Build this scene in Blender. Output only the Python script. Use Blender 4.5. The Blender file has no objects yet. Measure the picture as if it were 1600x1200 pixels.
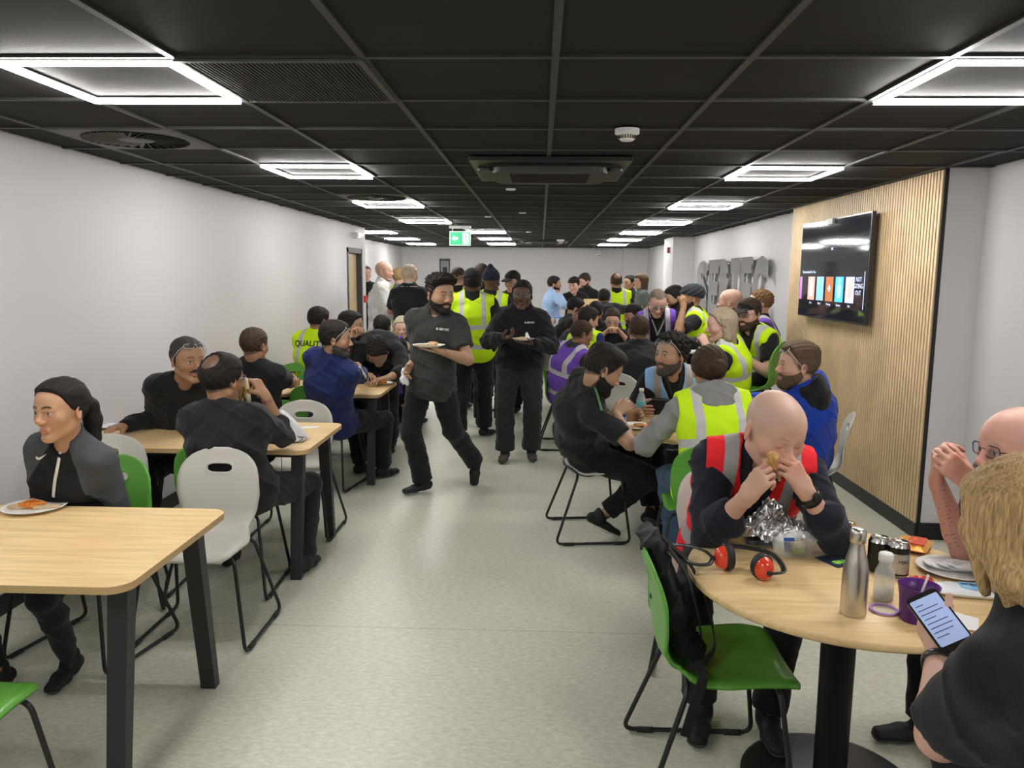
import bpy, bmesh, math, random
import numpy as np
from mathutils import Vector, Matrix, Quaternion
from mathutils.bvhtree import BVHTree

S = bpy.context.scene
COL = S.collection
PI = math.pi
def R(a): return math.radians(a)

# ---------------------------------------------------------------- camera
cam_d = bpy.data.cameras.new('camera')
cam = bpy.data.objects.new('camera', cam_d); COL.objects.link(cam)
CAM_H = 1.68
_f, _pitch, _yaw, _roll = 1220.5, .1392, -.0355, .0088
cam_d.sensor_fit = 'HORIZONTAL'; cam_d.sensor_width = 36.0
cam_d.lens = 36.0 * _f / 1600.0
cam_d.clip_start = .05; cam_d.clip_end = 100
fw = Vector((math.sin(_yaw)*math.cos(_pitch), math.cos(_yaw)*math.cos(_pitch), -math.sin(_pitch)))
rt = Vector((math.cos(_yaw), -math.sin(_yaw), 0)); up = rt.cross(fw)
rt2 = rt*math.cos(_roll) + up*math.sin(_roll); up2 = -rt*math.sin(_roll) + up*math.cos(_roll)
cam.matrix_world = Matrix(((rt2.x, up2.x, -fw.x, 0), (rt2.y, up2.y, -fw.y, 0), (rt2.z, up2.z, -fw.z, CAM_H), (0, 0, 0, 1)))
S.camera = cam

# ---------------------------------------------------------------- world, exposure
W = bpy.data.worlds.new('world'); S.world = W; W.use_nodes = True
W.node_tree.nodes['Background'].inputs[0].default_value = (.8, .85, .9, 1)
W.node_tree.nodes['Background'].inputs[1].default_value = .0
S.view_settings.view_transform = 'Standard'; S.view_settings.look = 'None'
S.view_settings.gamma = 1.0; S.view_settings.exposure = 0.0
LAMP_STRENGTH = 120.0
S.cycles.max_bounces = 8
S.cycles.diffuse_bounces = 4
S.cycles.sample_clamp_indirect = 6
CEIL = 2.348

# ---------------------------------------------------------------- materials
MATS = {}
def mat(name, col, rough=.6, metal=0., spec=.5, bump=0., bscale=60., var=0., vscale=8., emit=None, estr=1., alpha=None, trans=0., ior=1.45, sheen=0., coat=0., sss=0.):
    if name in MATS: return MATS[name]
    m = bpy.data.materials.new(name); m.use_nodes = True
    nt = m.node_tree; b = nt.nodes['Principled BSDF']
    b.inputs['Base Color'].default_value = (*col, 1)
    b.inputs['Roughness'].default_value = rough; b.inputs['Metallic'].default_value = metal
    b.inputs['Specular IOR Level'].default_value = spec
    b.inputs['Transmission Weight'].default_value = trans; b.inputs['IOR'].default_value = ior
    if alpha is not None: b.inputs['Alpha'].default_value = alpha
    if sheen: b.inputs['Sheen Weight'].default_value = sheen; b.inputs['Sheen Roughness'].default_value = .5
    if coat: b.inputs['Coat Weight'].default_value = coat; b.inputs['Coat Roughness'].default_value = .1
    if emit: b.inputs['Emission Color'].default_value = (*emit, 1); b.inputs['Emission Strength'].default_value = estr
    if var or bump:
        tc = nt.nodes.new('ShaderNodeTexCoord')
    if var:
        n = nt.nodes.new('ShaderNodeTexNoise'); n.inputs['Scale'].default_value = vscale; n.inputs['Detail'].default_value = 5
        nt.links.new(tc.outputs['Object'], n.inputs['Vector'])
        r = nt.nodes.new('ShaderNodeValToRGB')
        r.color_ramp.elements[0].position = .3; r.color_ramp.elements[1].position = .7
        r.color_ramp.elements[0].color = (*[max(0, c*(1-var)) for c in col], 1); r.color_ramp.elements[1].color = (*[min(1, c*(1+var)) for c in col], 1)
        nt.links.new(n.outputs['Fac'], r.inputs[0]); nt.links.new(r.outputs[0], b.inputs['Base Color'])
    if bump:
        n2 = nt.nodes.new('ShaderNodeTexNoise'); n2.inputs['Scale'].default_value = bscale; n2.inputs['Detail'].default_value = 4
        nt.links.new(tc.outputs['Object'], n2.inputs['Vector'])
        bp = nt.nodes.new('ShaderNodeBump'); bp.inputs['Strength'].default_value = bump; bp.inputs['Distance'].default_value = .01
        nt.links.new(n2.outputs['Fac'], bp.inputs['Height']); nt.links.new(bp.outputs[0], b.inputs['Normal'])
    MATS[name] = m
    return m

def cloth(name, col, rough=.9): return mat(name, col, rough=rough, spec=.15, sheen=.12, bump=.25, bscale=350, var=.12, vscale=5)

def wood_mat(name, ang=0., axis=0):
    m = bpy.data.materials.new(name); m.use_nodes = True; nt = m.node_tree; b = nt.nodes['Principled BSDF']
    b.inputs['Roughness'].default_value = .42; b.inputs['Specular IOR Level'].default_value = .4
    tc = nt.nodes.new('ShaderNodeTexCoord'); mp = nt.nodes.new('ShaderNodeMapping')
    mp.inputs['Rotation'].default_value = (0, 0, ang); mp.inputs['Scale'].default_value = (1.6, 22, 22)
    nt.links.new(tc.outputs['Object'], mp.inputs['Vector'])
    n = nt.nodes.new('ShaderNodeTexNoise'); n.inputs['Scale'].default_value = 2.2; n.inputs['Detail'].default_value = 8; n.inputs['Distortion'].default_value = .6
    nt.links.new(mp.outputs[0], n.inputs['Vector'])
    r = nt.nodes.new('ShaderNodeValToRGB'); e = r.color_ramp.elements
    e[0].position = .3; e[0].color = (.64, .44, .205, 1); e[1].position = .68; e[1].color = (.81, .60, .315, 1)
    nt.links.new(n.outputs['Fac'], r.inputs[0]); nt.links.new(r.outputs[0], b.inputs['Base Color'])
    return m
WOOD = wood_mat('oak_laminate'); WOOD2 = wood_mat('oak_laminate_diagonal', R(-38))
WOODE = mat('oak_edge', (.50, .34, .17), .5)
BLACKM = mat('black_powder_metal', (.012, .012, .013), .38, spec=.5)
DARKM = mat('charcoal_powder_metal', (.028, .029, .032), .5, spec=.4)
CHROME = mat('steel', (.62, .61, .6), .22, metal=1)
WHITEP = mat('white_plastic', (.75, .75, .74), .4)
GREENP = mat('green_plastic', (.10, .33, .04), .38, coat=.1)
GREYP = mat('warm_grey_plastic', (.52, .50, .455), .42)
BLACKP = mat('black_plastic', (.012, .012, .012), .35)
RUBBER = mat('rubber', (.02, .02, .02), .8)
PAPERW = mat('paper', (.78, .78, .80), .7, var=.03)
PLATEW = mat('paper_plate', (.80, .79, .76), .6)

# ---------------------------------------------------------------- object helpers
def newobj(name, me, m=None, parent=None, smooth=False):
    o = bpy.data.objects.new(name, me); COL.objects.link(o)
    if m is not None and not me.materials: me.materials.append(m)
    if parent: o.parent = parent
    if smooth:
        me.polygons.foreach_set('use_smooth', [True]*len(me.polygons))
    return o
def tag(o, label=None, cat=None, group=None, kind=None):
    if label: o['label'] = label
    if cat: o['category'] = cat
    if group: o['group'] = group
    if kind: o['kind'] = kind
    return o
def empty(name, loc, rz=0., label=None, cat=None, group=None):
    o = bpy.data.objects.new(name, None); COL.objects.link(o); o.empty_display_size = .1
    o.location = loc; o.rotation_euler = (0, 0, rz)
    return tag(o, label, cat, group)
def copy_tree(o, parent=None, depth=0):
    c = o.copy(); COL.objects.link(c); c.parent = parent
    for ch in list(o.children): copy_tree(ch, c, depth+1)
    return c
class MB:
    def __init__(s): s.bm = bmesh.new(); s.mats = []
    def mi(s, m):
        if m is None: return 0
        if m not in s.mats: s.mats.append(m)
        return s.mats.index(m)
    def box(s, x0, x1, y0, y1, z0, z1, m=None, M=None):
        vs = [s.bm.verts.new(v) for v in ((x0,y0,z0),(x1,y0,z0),(x1,y1,z0),(x0,y1,z0),(x0,y0,z1),(x1,y0,z1),(x1,y1,z1),(x0,y1,z1))]
        if M is not None:
            for v in vs: v.co = M @ v.co
        k = s.mi(m)
        for f in ((0,3,2,1),(4,5,6,7),(0,1,5,4),(1,2,6,5),(2,3,7,6),(3,0,4,7)):
            s.bm.faces.new([vs[i] for i in f]).material_index = k
        return s
    def tube(s, pts, r, n=8, m=None, cap=True, closed=False, flat=None):
        pts = [Vector(p) for p in pts]; k = s.mi(m); rings = []; N = len(pts)
        rr = r if isinstance(r, (list, tuple)) else [r]*N
        prev = None
        for i, p in enumerate(pts):
            a = pts[(i-1) % N] if (closed or i > 0) else p; b = pts[(i+1) % N] if (closed or i < N-1) else p
            t = (b-a)
            if t.length < 1e-9: t = Vector((0,0,1))
            t.normalize()
            if prev is None:
                u = t.cross(Vector((0,0,1)))
                if u.length < .1: u = t.cross(Vector((1,0,0)))
            else: u = prev - t*prev.dot(t)
            u.normalize(); prev = u; w = t.cross(u)
            fl = flat if flat else 1.
            rings.append([s.bm.verts.new(p + (u*math.cos(2*PI*j/n) + w*math.sin(2*PI*j/n)*fl)*rr[i]) for j in range(n)])
        L = N if closed else N-1
        for i in range(L):
            A = rings[i]; B = rings[(i+1) % N]
            for j in range(n):
                f = s.bm.faces.new((A[j], A[(j+1)%n], B[(j+1)%n], B[j])); f.material_index = k; f.smooth = True
        if cap and not closed:
            s.bm.faces.new(rings[0][::-1]).material_index = k; s.bm.faces.new(rings[-1]).material_index = k
        return s
    def lathe(s, prof, n=32, m=None, M=None, cap0=False, cap1=False):
        k = s.mi(m); rings = []
        for (r_, z_) in prof:
            ring = []
            for j in range(n):
                v = Vector((r_*math.cos(2*PI*j/n), r_*math.sin(2*PI*j/n), z_))
                if M is not None: v = M @ v
                ring.append(s.bm.verts.new(v))
            rings.append(ring)
        for A, B in zip(rings[:-1], rings[1:]):
            for j in range(n):
                f = s.bm.faces.new((A[j], A[(j+1)%n], B[(j+1)%n], B[j])); f.material_index = k; f.smooth = True
        if cap0: s.bm.faces.new(rings[0][::-1]).material_index = k
        if cap1: s.bm.faces.new(rings[-1]).material_index = k
        return s
    def prism(s, pts, z0, z1, m=None, M=None, mside=None):
        A = [Vector((x, y, z0)) for x, y in pts]; B = [Vector((x, y, z1)) for x, y in pts]
        if M is not None: A = [M @ v for v in A]; B = [M @ v for v in B]
        A = [s.bm.verts.new(v) for v in A]; B = [s.bm.verts.new(v) for v in B]; k = s.mi(m); ks = s.mi(mside) if mside else k
        s.bm.faces.new(A[::-1]).material_index = k; s.bm.faces.new(B).material_index = k
        n = len(A)
        for i in range(n): s.bm.faces.new((A[i], A[(i+1)%n], B[(i+1)%n], B[i])).material_index = ks
        return s
    def grid(s, P, m=None, closed=False, flip=False):
        k = s.mi(m); V = [[s.bm.verts.new(p) for p in row] for row in P]
        for i in range(len(V)-1):
            n = len(V[i]); L = n if closed else n-1
            for j in range(L):
                q = (V[i][j], V[i][(j+1)%n], V[i+1][(j+1)%n], V[i+1][j])
                f = s.bm.faces.new(q[::-1] if flip else q); f.material_index = k; f.smooth = True
        return s
    def build(s, name, m=None, parent=None, bevel=0., smooth=None):
        if bevel:
            bmesh.ops.bevel(s.bm, geom=[e for e in s.bm.edges if len(e.link_faces) == 2 and e.calc_face_angle(0) > .6], offset=bevel, segments=2, affect='EDGES', profile=.6)
        bmesh.ops.recalc_face_normals(s.bm, faces=s.bm.faces)
        me = bpy.data.meshes.new(name); s.bm.to_mesh(me); s.bm.free()
        ms = s.mats if s.mats else ([m] if m else [])
        if m and s.mats and m not in s.mats: pass
        for x in ms: me.materials.append(x)
        o = newobj(name, me, None, parent)
        if smooth: me.polygons.foreach_set('use_smooth', [True]*len(me.polygons))
        return o
def rrect(w, d, r, n=6, cx=0, cy=0):
    out = []
    for sx, sy, a0 in ((1,1,0),(-1,1,90),(-1,-1,180),(1,-1,270)):
        for i in range(n+1):
            a = R(a0 + 90*i/n); out.append((cx+sx*(w/2-r)+r*math.cos(a), cy+sy*(d/2-r)+r*math.sin(a)))
    return out
def smoothpath(pts, r=.03, n=5):
    pts = [Vector(p) for p in pts]; out = [pts[0]]
    for i in range(1, len(pts)-1):
        p = pts[i]; a = (pts[i-1]-p); b = (pts[i+1]-p); ra = min(r, a.length*.45, b.length*.45); a.normalize(); b.normalize()
        p0 = p+a*ra; p2 = p+b*ra
        for j in range(n+1):
            t = j/n; out.append(p0*(1-t)**2 + p*2*t*(1-t) + p2*t*t)
    out.append(pts[-1]); return out
def text_mesh(txt, size, ext=.0005, offset=0., align='CENTER', name='lettering', space=1.):
    cu = bpy.data.curves.new('txt', 'FONT'); cu.body = txt; cu.size = size; cu.extrude = ext; cu.offset = offset
    cu.align_x = align; cu.align_y = 'CENTER'; cu.space_character = space; cu.resolution_u = 3
    o = bpy.data.objects.new('txt', cu); COL.objects.link(o)
    dg = bpy.context.evaluated_depsgraph_get(); me = bpy.data.meshes.new_from_object(o.evaluated_get(dg))
    bpy.data.objects.remove(o); bpy.data.curves.remove(cu); me.name = name; me.materials.clear()
    return me
def frameM(o, x, y, z):
    x, y, z = Vector(x), Vector(y), Vector(z)
    return Matrix(((x.x,y.x,z.x,o[0]),(x.y,y.y,z.y,o[1]),(x.z,y.z,z.z,o[2]),(0,0,0,1)))
def text_obj(txt, size, M, m, parent=None, name='lettering', **kw):
    me = text_mesh(txt, size, name=name, **kw); me.transform(M); return newobj(name, me, m, parent)
def text_cyl(txt, size, rad, z, ang, m, parent, name='lettering', vertical=False, **kw):
    me = text_mesh(txt, size, ext=.0, name=name, **kw)
    for v in me.vertices:
        x, y = v.co.x, v.co.y
        if vertical: x, y = -y, x
        a = ang + x/rad; v.co = ((rad+.0006)*math.cos(a), (rad+.0006)*math.sin(a), z+y)
    return newobj(name, me, m, parent)
# ================================================================ ROOM
WALLM = mat('painted_wall', (.55, .54, .555), .55, spec=.35, bump=.03, bscale=120)
def floor_mat():
    m = bpy.data.materials.new('grey_vinyl_floor'); m.use_nodes = True; nt = m.node_tree; b = nt.nodes['Principled BSDF']
    b.inputs['Roughness'].default_value = .36; b.inputs['Specular IOR Level'].default_value = .45
    tc = nt.nodes.new('ShaderNodeTexCoord'); n1 = nt.nodes.new('ShaderNodeTexNoise'); mp = nt.nodes.new('ShaderNodeMapping')
    mp.inputs['Scale'].default_value = (18, 40, 1); nt.links.new(tc.outputs['Object'], mp.inputs[0]); nt.links.new(mp.outputs[0], n1.inputs['Vector'])
    n1.inputs['Scale'].default_value = 1.6; n1.inputs['Detail'].default_value = 8; n1.inputs['Roughness'].default_value = .65
    r = nt.nodes.new('ShaderNodeValToRGB'); e = r.color_ramp.elements
    e[0].position = .34; e[0].color = (.48, .482, .40, 1); e[1].position = .68; e[1].color = (.67, .668, .57, 1)
    n2 = nt.nodes.new('ShaderNodeTexNoise'); n2.inputs['Scale'].default_value = 1.5; n2.inputs['Detail'].default_value = 3
    nt.links.new(tc.outputs['Object'], n2.inputs['Vector'])
    mx = nt.nodes.new('ShaderNodeMix'); mx.data_type = 'RGBA'; mx.blend_type = 'MULTIPLY'; mx.inputs[0].default_value = .35
    r2 = nt.nodes.new('ShaderNodeValToRGB'); e2 = r2.color_ramp.elements; e2[0].position = .35; e2[0].color = (.86, .87, .82, 1); e2[1].position = .65; e2[1].color = (1, .97, .95, 1)
    nt.links.new(n2.outputs['Fac'], r2.inputs[0]); nt.links.new(n1.outputs['Fac'], r.inputs[0])
    nt.links.new(r.outputs[0], mx.inputs[6]); nt.links.new(r2.outputs[0], mx.inputs[7])
    # fine dark specks and sheet seams
    v = nt.nodes.new('ShaderNodeTexVoronoi'); v.inputs['Scale'].default_value = 26; nt.links.new(tc.outputs['Object'], v.inputs['Vector'])
    lt = nt.nodes.new('ShaderNodeMath'); lt.operation = 'LESS_THAN'; lt.inputs[1].default_value = .045; nt.links.new(v.outputs['Distance'], lt.inputs[0])
    sep = nt.nodes.new('ShaderNodeSeparateXYZ'); nt.links.new(tc.outputs['Object'], sep.inputs[0])
    sub = nt.nodes.new('ShaderNodeMath'); sub.operation = 'SUBTRACT'; sub.inputs[1].default_value = 3.52
    nt.links.new(sep.outputs[1], sub.inputs[0])
    md = nt.nodes.new('ShaderNodeMath'); md.operation = 'PINGPONG'; md.inputs[1].default_value = 1.0; nt.links.new(sub.outputs[0], md.inputs[0])
    sl = nt.nodes.new('ShaderNodeMath'); sl.operation = 'LESS_THAN'; sl.inputs[1].default_value = .0022; nt.links.new(md.outputs[0], sl.inputs[0])
    m1 = nt.nodes.new('ShaderNodeMath'); m1.operation = 'MULTIPLY'; m1.inputs[1].default_value = .25; nt.links.new(lt.outputs[0], m1.inputs[0])
    m2 = nt.nodes.new('ShaderNodeMath'); m2.operation = 'MULTIPLY'; m2.inputs[1].default_value = .55; nt.links.new(sl.outputs[0], m2.inputs[0])
    mm = nt.nodes.new('ShaderNodeMath'); mm.operation = 'MAXIMUM'; nt.links.new(m1.outputs[0], mm.inputs[0]); nt.links.new(m2.outputs[0], mm.inputs[1])
    m3 = nt.nodes.new('ShaderNodeMix'); m3.data_type = 'RGBA'; nt.links.new(mm.outputs[0], m3.inputs[0]); nt.links.new(mx.outputs[2], m3.inputs[6]); m3.inputs[7].default_value = (.08, .08, .07, 1)
    nt.links.new(m3.outputs[2], b.inputs['Base Color'])
    bp = nt.nodes.new('ShaderNodeBump'); bp.inputs['Strength'].default_value = .08; bp.inputs['Distance'].default_value = .003
    nt.links.new(n1.outputs['Fac'], bp.inputs['Height']); nt.links.new(bp.outputs[0], b.inputs['Normal'])
    return m
def struct(name, mb, m=None, **kw): return tag(mb.build(name, m, **kw), kind='structure')
XL, XR, YB, YF, YOP = -2.63, 2.71, -4.2, 19.8, 11.75
struct('floor', MB().box(-6.2, 3.2, YB-.2, YF+.2, -.1, 0), floor_mat())
TILE = mat('black_ceiling_tile', (.021, .020, .020), .8, spec=.25, bump=.12, bscale=240, var=.12, vscale=3)
struct('ceiling', MB().box(-6.2, 3.2, YB-.2, YF+.2, CEIL+.004, CEIL+.1), TILE)
g = MB(); GX0, GY0 = .036, 2.53
for i in range(-10, 6):
    x = GX0+.6*i
    g.box(x-.012, x+.012, YB, YF, CEIL-.006, CEIL+.006)
for j in range(-12, 30):
    y = GY0+.6*j
    if y < YF: g.box(-6.1, 3.1, y-.012, y+.012, CEIL-.0055, CEIL+.006)
struct('trim_1', g, mat('ceiling_grid_bar', (.055, .054, .053), .5, spec=.4))
DOORM = mat('door_veneer', (.50, .38, .22), .45, var=.12, vscale=6)
DFR = mat('door_frame_grey', (.05, .052, .057), .5)
# left wall with the door opening
w = MB(); DY0, DY1, DZ = 10.62, 11.5, 2.02
w.box(XL-.15, XL, YB, DY0, 0, CEIL+.004).box(XL-.15, XL, DY0, DY1, DZ, CEIL+.004).box(XL-.15, XL, DY1, YOP, 0, CEIL+.004)
struct('wall_left', w, WALLM)
struct('wall_left_2', MB().box(-3.62, XL-.15, YOP-.12, YOP, 0, CEIL+.004), WALLM)
struct('wall_left_3', MB().box(-3.62, -3.5, YOP, YF, 0, CEIL+.004), WALLM)
struct('wall_back', MB().box(-3.6, 3.0, YF, YF+.12, 0, CEIL+.004), WALLM)
struct('wall_front', MB().box(-3.6, 3.0, YB-.12, YB, 0, CEIL+.004), WALLM)
struct('wall_right', MB().box(XR, XR+.12, YB, 4.99, 0, CEIL+.004), WALLM)
struct('wall_right_2', MB().box(2.475, XR+.12, 4.985, 7.9, 0, CEIL+.004), mat('painted_return_wall', (.60, .585, .60), .5, spec=.35))
struct('wall_right_3', MB().box(2.62, 2.74, 7.9, YF, 0, CEIL+.004), WALLM)
struct('wall_right_4', MB().box(2.27, 2.62, 13.76, 14.75, 0, CEIL+.004), WALLM)
struct('wall_back_2', MB().box(2.02, 2.62, 19.62, YF, 0, CEIL+.004), WALLM)
struct('baseboard_left', MB().box(XL, XL+.012, YB, DY0-.05, 0, .1), BLACKM)
struct('baseboard_right', MB().box(XR-.012, XR, YB, 4.98, 0, .1).box(2.462, XR, 4.972, 4.985, 0, .11), BLACKM)
struct('baseboard_right_2', MB().box(2.448, 2.475, 4.985, 7.9, 0, .105).box(2.606, 2.62, 7.9, 13.76, 0, .1), BLACKM)
struct('baseboard_back', MB().box(-3.5, 2.6, YF-.012, YF, 0, .1), BLACKM)
# door 1 (in the left wall) and door 2 (in the back wall)
d = empty('door_1', (XL, 0, 0)); tag(d, kind='structure')
MB().box(-.15, .012, DY0, DY0+.06, 0, DZ).box(-.15, .012, DY1-.06, DY1, 0, DZ).box(-.15, .012, DY0, DY1, DZ-.06, DZ+.01).build('door_frame', DFR, d)
MB().box(-.11, -.065, DY0+.062, DY1-.062, .01, DZ-.062).build('door_leaf', DOORM, d)
MB().tube([(-.06, DY1-.14, 1.0), (-.01, DY1-.14, 1.0), (-.01, DY1-.26, 1.0)], .01).build('door_handle', CHROME, d)
d = empty('door_2', (-2.42, YF, 0)); tag(d, kind='structure')
MB().box(-.13, -.10, -.03, 0, 0, 2.04).box(.10, .13, -.03, 0, 0, 2.04).box(-.13, .13, -.03, 0, 2.0, 2.06).build('door_frame', DFR, d)
MB().box(-.10, .10, -.02, .0, .01, 2.0).build('door_leaf', mat('grey_door', (.22, .22, .23), .5), d)
MB().box(-.05, .06, -.024, -.02, .5, 1.85).build('door_glass', mat('dark_glass', (.01, .012, .014), .1), d)
# slatted oak panel on the right
sl = empty('slat_panel', (2.465, 4.985, 0), 0, 'tall panel of thin vertical oak slats on the right wall', 'wall panel')
MB().box(-.004, .012, 0, 2.91, .105, CEIL-.004).build('backing', mat('black_felt', (.01, .01, .01), .95), sl)
SLM = mat('slat_oak', (.66, .49, .29), .5, var=.14, vscale=3.2)
s_ = MB(); k = 0; y = .010
while y+.026 < 2.91:
    s_.box(-.018, -.003, y, y+.026, .105, CEIL-.01); y += .040
s_.build('slats', SLM, sl)
MB().box(-.012, .012, -.005, 0, .0, CEIL-.004).build('edge_strip', BLACKM, sl)
# LED frames in the ceiling
LED = mat('led_strip', (1, 1, 1), .5, emit=(1., .972, .925), estr=LAMP_STRENGTH)
LFR = mat('led_frame_metal', (.6, .6, .6), .4)
def led(x0, y0, src=None, label='', grp=None):
    if src is None:
        t = empty('led_frame_light', (x0, y0, CEIL), 0)
        a, b_, wd = .008, .592, .0275
        m = MB(); h = MB()
        for (X0, X1, Y0, Y1) in ((a, b_, a, a+wd), (a, b_, b_-wd, b_), (a, a+wd, a+wd, b_-wd), (b_-wd, b_, a+wd, b_-wd)):
            m.box(X0+.004, X1-.004, Y0, Y1, -.020, -.010)
            h.box(X0, X1, Y0-.002, Y1+.002, -.010, -.002)
        m.build('diffuser', LED, t); h.build('housing', LFR, t)
    else:
        t = copy_tree(src); t.location = (x0, y0, CEIL)
    tag(t, label, 'ceiling light', grp); return t
xa, xe = GX0-.6*3, GX0+.6*2
ordn = ['nearest', 'second', 'third', 'fourth']
first = None
for i in range(4):
    yy = GY0+2.4*i
    L_ = led(xa, yy, first, f'square LED outline in the left row of the ceiling, {ordn[i]} from the viewer', 'left row of ceiling lights'); first = first or L_
for i in range(7):
    yy = GY0+2.4*i + (.0)
    nm = ['nearest to the viewer', 'second from the viewer', 'third from the viewer', 'fourth from the viewer', 'fifth from the viewer', 'sixth, small and far away', 'farthest, just before the back wall'][i]
    led(xe, yy, first, f'square LED outline in the right row, {nm}', 'right row of ceiling lights')
for i in range(4, 8):
    yy = GY0+2.4*i
    if yy > YF-.6: continue
    nm = {4: 'nearest of that row', 5: 'second of that row', 6: 'third of that row', 7: 'last of that row'}[i]
    led(GX0-1.2, yy, first, f'small LED outline just right of the exit sign, {nm}', 'far middle row of ceiling lights')
for i in range(4, 7):
    yy = GY0+2.4*i+.3
    nm = {4: 'nearest', 5: 'middle', 6: 'farthest'}[i]
    led(GX0-3.0, yy, first, f'small LED outline over the left alcove, {nm} one', 'alcove ceiling lights')
for i in (-1, -2):
    for x in (xa, xe):
        led(x, GY0+2.4*i, first, ('square LED outline just behind the viewer on the ' if i == -1 else 'square LED outline farthest behind the viewer on the ') + ('left' if x < 0 else 'right'), 'ceiling lights behind the viewer')
# swirl vents
def vent(x0, y0, label):
    t = empty('swirl_air_vent', (x0, y0, CEIL-.007), 0, label, 'air vent', 'round swirl vents')
    VM = mat('vent_paint', (.10, .098, .095), .5)
    m = MB(); cx = cy = .3; n = 48; out = []; inn = []
    for i in range(n):
        a = 2*PI*i/n; c, s2 = math.cos(a), math.sin(a); q = .288/max(abs(c), abs(s2)); out.append((cx+c*q, cy+s2*q)); inn.append((cx+c*.25, cy+s2*.25))
    for i in range(n):
        j = (i+1) % n
        f = [m.bm.verts.new((*out[i], 0)), m.bm.verts.new((*out[j], 0)), m.bm.verts.new((*inn[j], 0)), m.bm.verts.new((*inn[i], 0))]
        m.bm.faces.new(f)
    m.build('face_plate', VM, t)
    MB().lathe([(.0, .012), (.25, .012), (.25, 0)], 40, M=Matrix.Translation((cx, cy, -.006))).build('dark_throat', mat('vent_dark', (.004, .004, .004), .9), t)
    b_ = MB()
    for i in range(30):
        a = 2*PI*i/30
        Mx = Matrix.Translation((cx, cy, 0)) @ Matrix.Rotation(a, 4, 'Z') @ Matrix.Translation((.17, 0, -.001)) @ Matrix.Rotation(R(14), 4, 'Z') @ Matrix.Rotation(R(38), 4, 'X')
        b_.box(-.085, .085, -.009, .009, -.0008, .0008, M=Mx)
    b_.build('swirl_blades', VM, t)
    MB().lathe([(.0, -.004), (.08, -.004), (.09, 0), (.09, .004)], 32, M=Matrix.Translation((cx, cy, 0))).build('hub', VM, t)
vent(GX0-.6*4+.0, GY0+1.2, 'round swirl air vent in the ceiling near the left wall, close to the viewer')
vent(GX0-.6*3, GY0+4.2, 'smaller looking swirl vent in the ceiling beside the third left light')
# linear grille next to first light
t = empty('eggcrate_grille', (GX0-1.2, GY0, CEIL-.007), 0, 'black ribbed return air grille in the ceiling beside the nearest left light', 'air grille')
MB().box(.012, .588, .012, .588, -.001, .008).build('dark_backing', mat('vent_dark', (.004, .004, .004), .9), t)
m = MB(); GR = mat('grille_paint', (.07, .068, .066), .5)
for i in range(40): m.box(.022+i*.014, .026+i*.014, .02, .58, -.006, -.001)
m.build('ribs', GR, t)
f_ = MB(); f_.box(.0, .6, 0, .022, -.007, 0).box(0, .6, .578, .6, -.007, 0).box(0, .022, .022, .578, -.007, 0).box(.578, .6, .022, .578, -.007, 0); f_.build('rim', GR, t)
# cassette air conditioners
def ac(x, y, w_, d_, label):
    t = empty('air_conditioner_cassette', (x, y, CEIL-.006), 0, label, 'air conditioner', 'black ceiling air conditioners')
    A1 = mat('ac_black', (.022, .022, .021), .35); A2 = mat('ac_grey', (.05, .05, .047), .5)
    MB().prism(rrect(w_, d_, .01), -.022, .0, A1).build('panel', A1, t, bevel=.004)
    MB().prism(rrect(w_*.86, d_*.80, .14), -.030, -.0225, mat('vent_dark', (.004, .004, .004), .9)).build('air_slot', None, t)
    MB().prism(rrect(w_*.74, d_*.66, .10), -.062, -.024, A2).build('intake_cover', None, t, bevel=.006)
    m = MB()
    for i in range(16): m.box(-w_*.26, w_*.26, -d_*.22+i*d_*.028, -d_*.22+i*d_*.028+.006, -.0655, -.062)
    m.build('intake_grille', mat('ac_brown', (.035, .028, .02), .6), t)
    for sx in (-1, 1):
        MB().prism(rrect(.09, d_*.5, .04, cx=sx*w_*.42), -.045, -.0305).build('louvre', A2, t, bevel=.004)
ac(.045, 5.05, .93, 1.0, 'wide black air conditioner cassette in the middle of the ceiling, nearest the viewer')
ac(.05, 15.6, .93, .95, 'distant black air conditioner cassette in the ceiling near the back wall')
# smoke detectors, sensors
def smoke(x, y, s, label, cat='smoke detector'):
    t = empty('smoke_detector', (x, y, CEIL-.005), 0, label, cat)
    MB().lathe([(0, -.022*s), (.055*s, -.022*s), (.056*s, -.018*s), (.056*s, 0)], 32).build('base', WHITEP, t)
    MB().lathe([(0, -.052*s), (.028*s, -.052*s), (.034*s, -.046*s), (.042*s, -.026*s), (.046*s, -.0225*s)], 32).build('dome', WHITEP, t)
    m = MB()
    for i in range(20):
        a = 2*PI*i/20; m.box(.036*s, .0425*s, -.0025*s, .0025*s, -.044*s, -.028*s, M=Matrix.Rotation(a, 4, 'Z'))
    m.build('vent_slots', mat('slot_brown', (.10, .07, .05), .8), t)
smoke(.385, 3.715, 1.0, 'white round smoke detector on the ceiling near the viewer')
smoke(.36, 15.0, 1.3, 'small white smoke detector beside the far air conditioner')
for x, y, l in ((-.245, 6.25, 'small white oval sensor on the ceiling behind the near air conditioner'), (-.21, 8.6, 'second small sensor plate in the middle of the ceiling'), (-.2, 12.4, 'third tiny sensor plate in the middle of the ceiling, farther back'), (-.62, 9.2, 'slim white sprinkler plate beside a ceiling grid line')):
    tag(MB().lathe([(0, -.012), (.035, -.012), (.04, -.006), (.04, 0)], 24, M=Matrix.Translation((x, y, CEIL-.004))).build('ceiling_sensor', WHITEP), l, 'sensor', 'ceiling sensors')
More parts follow.
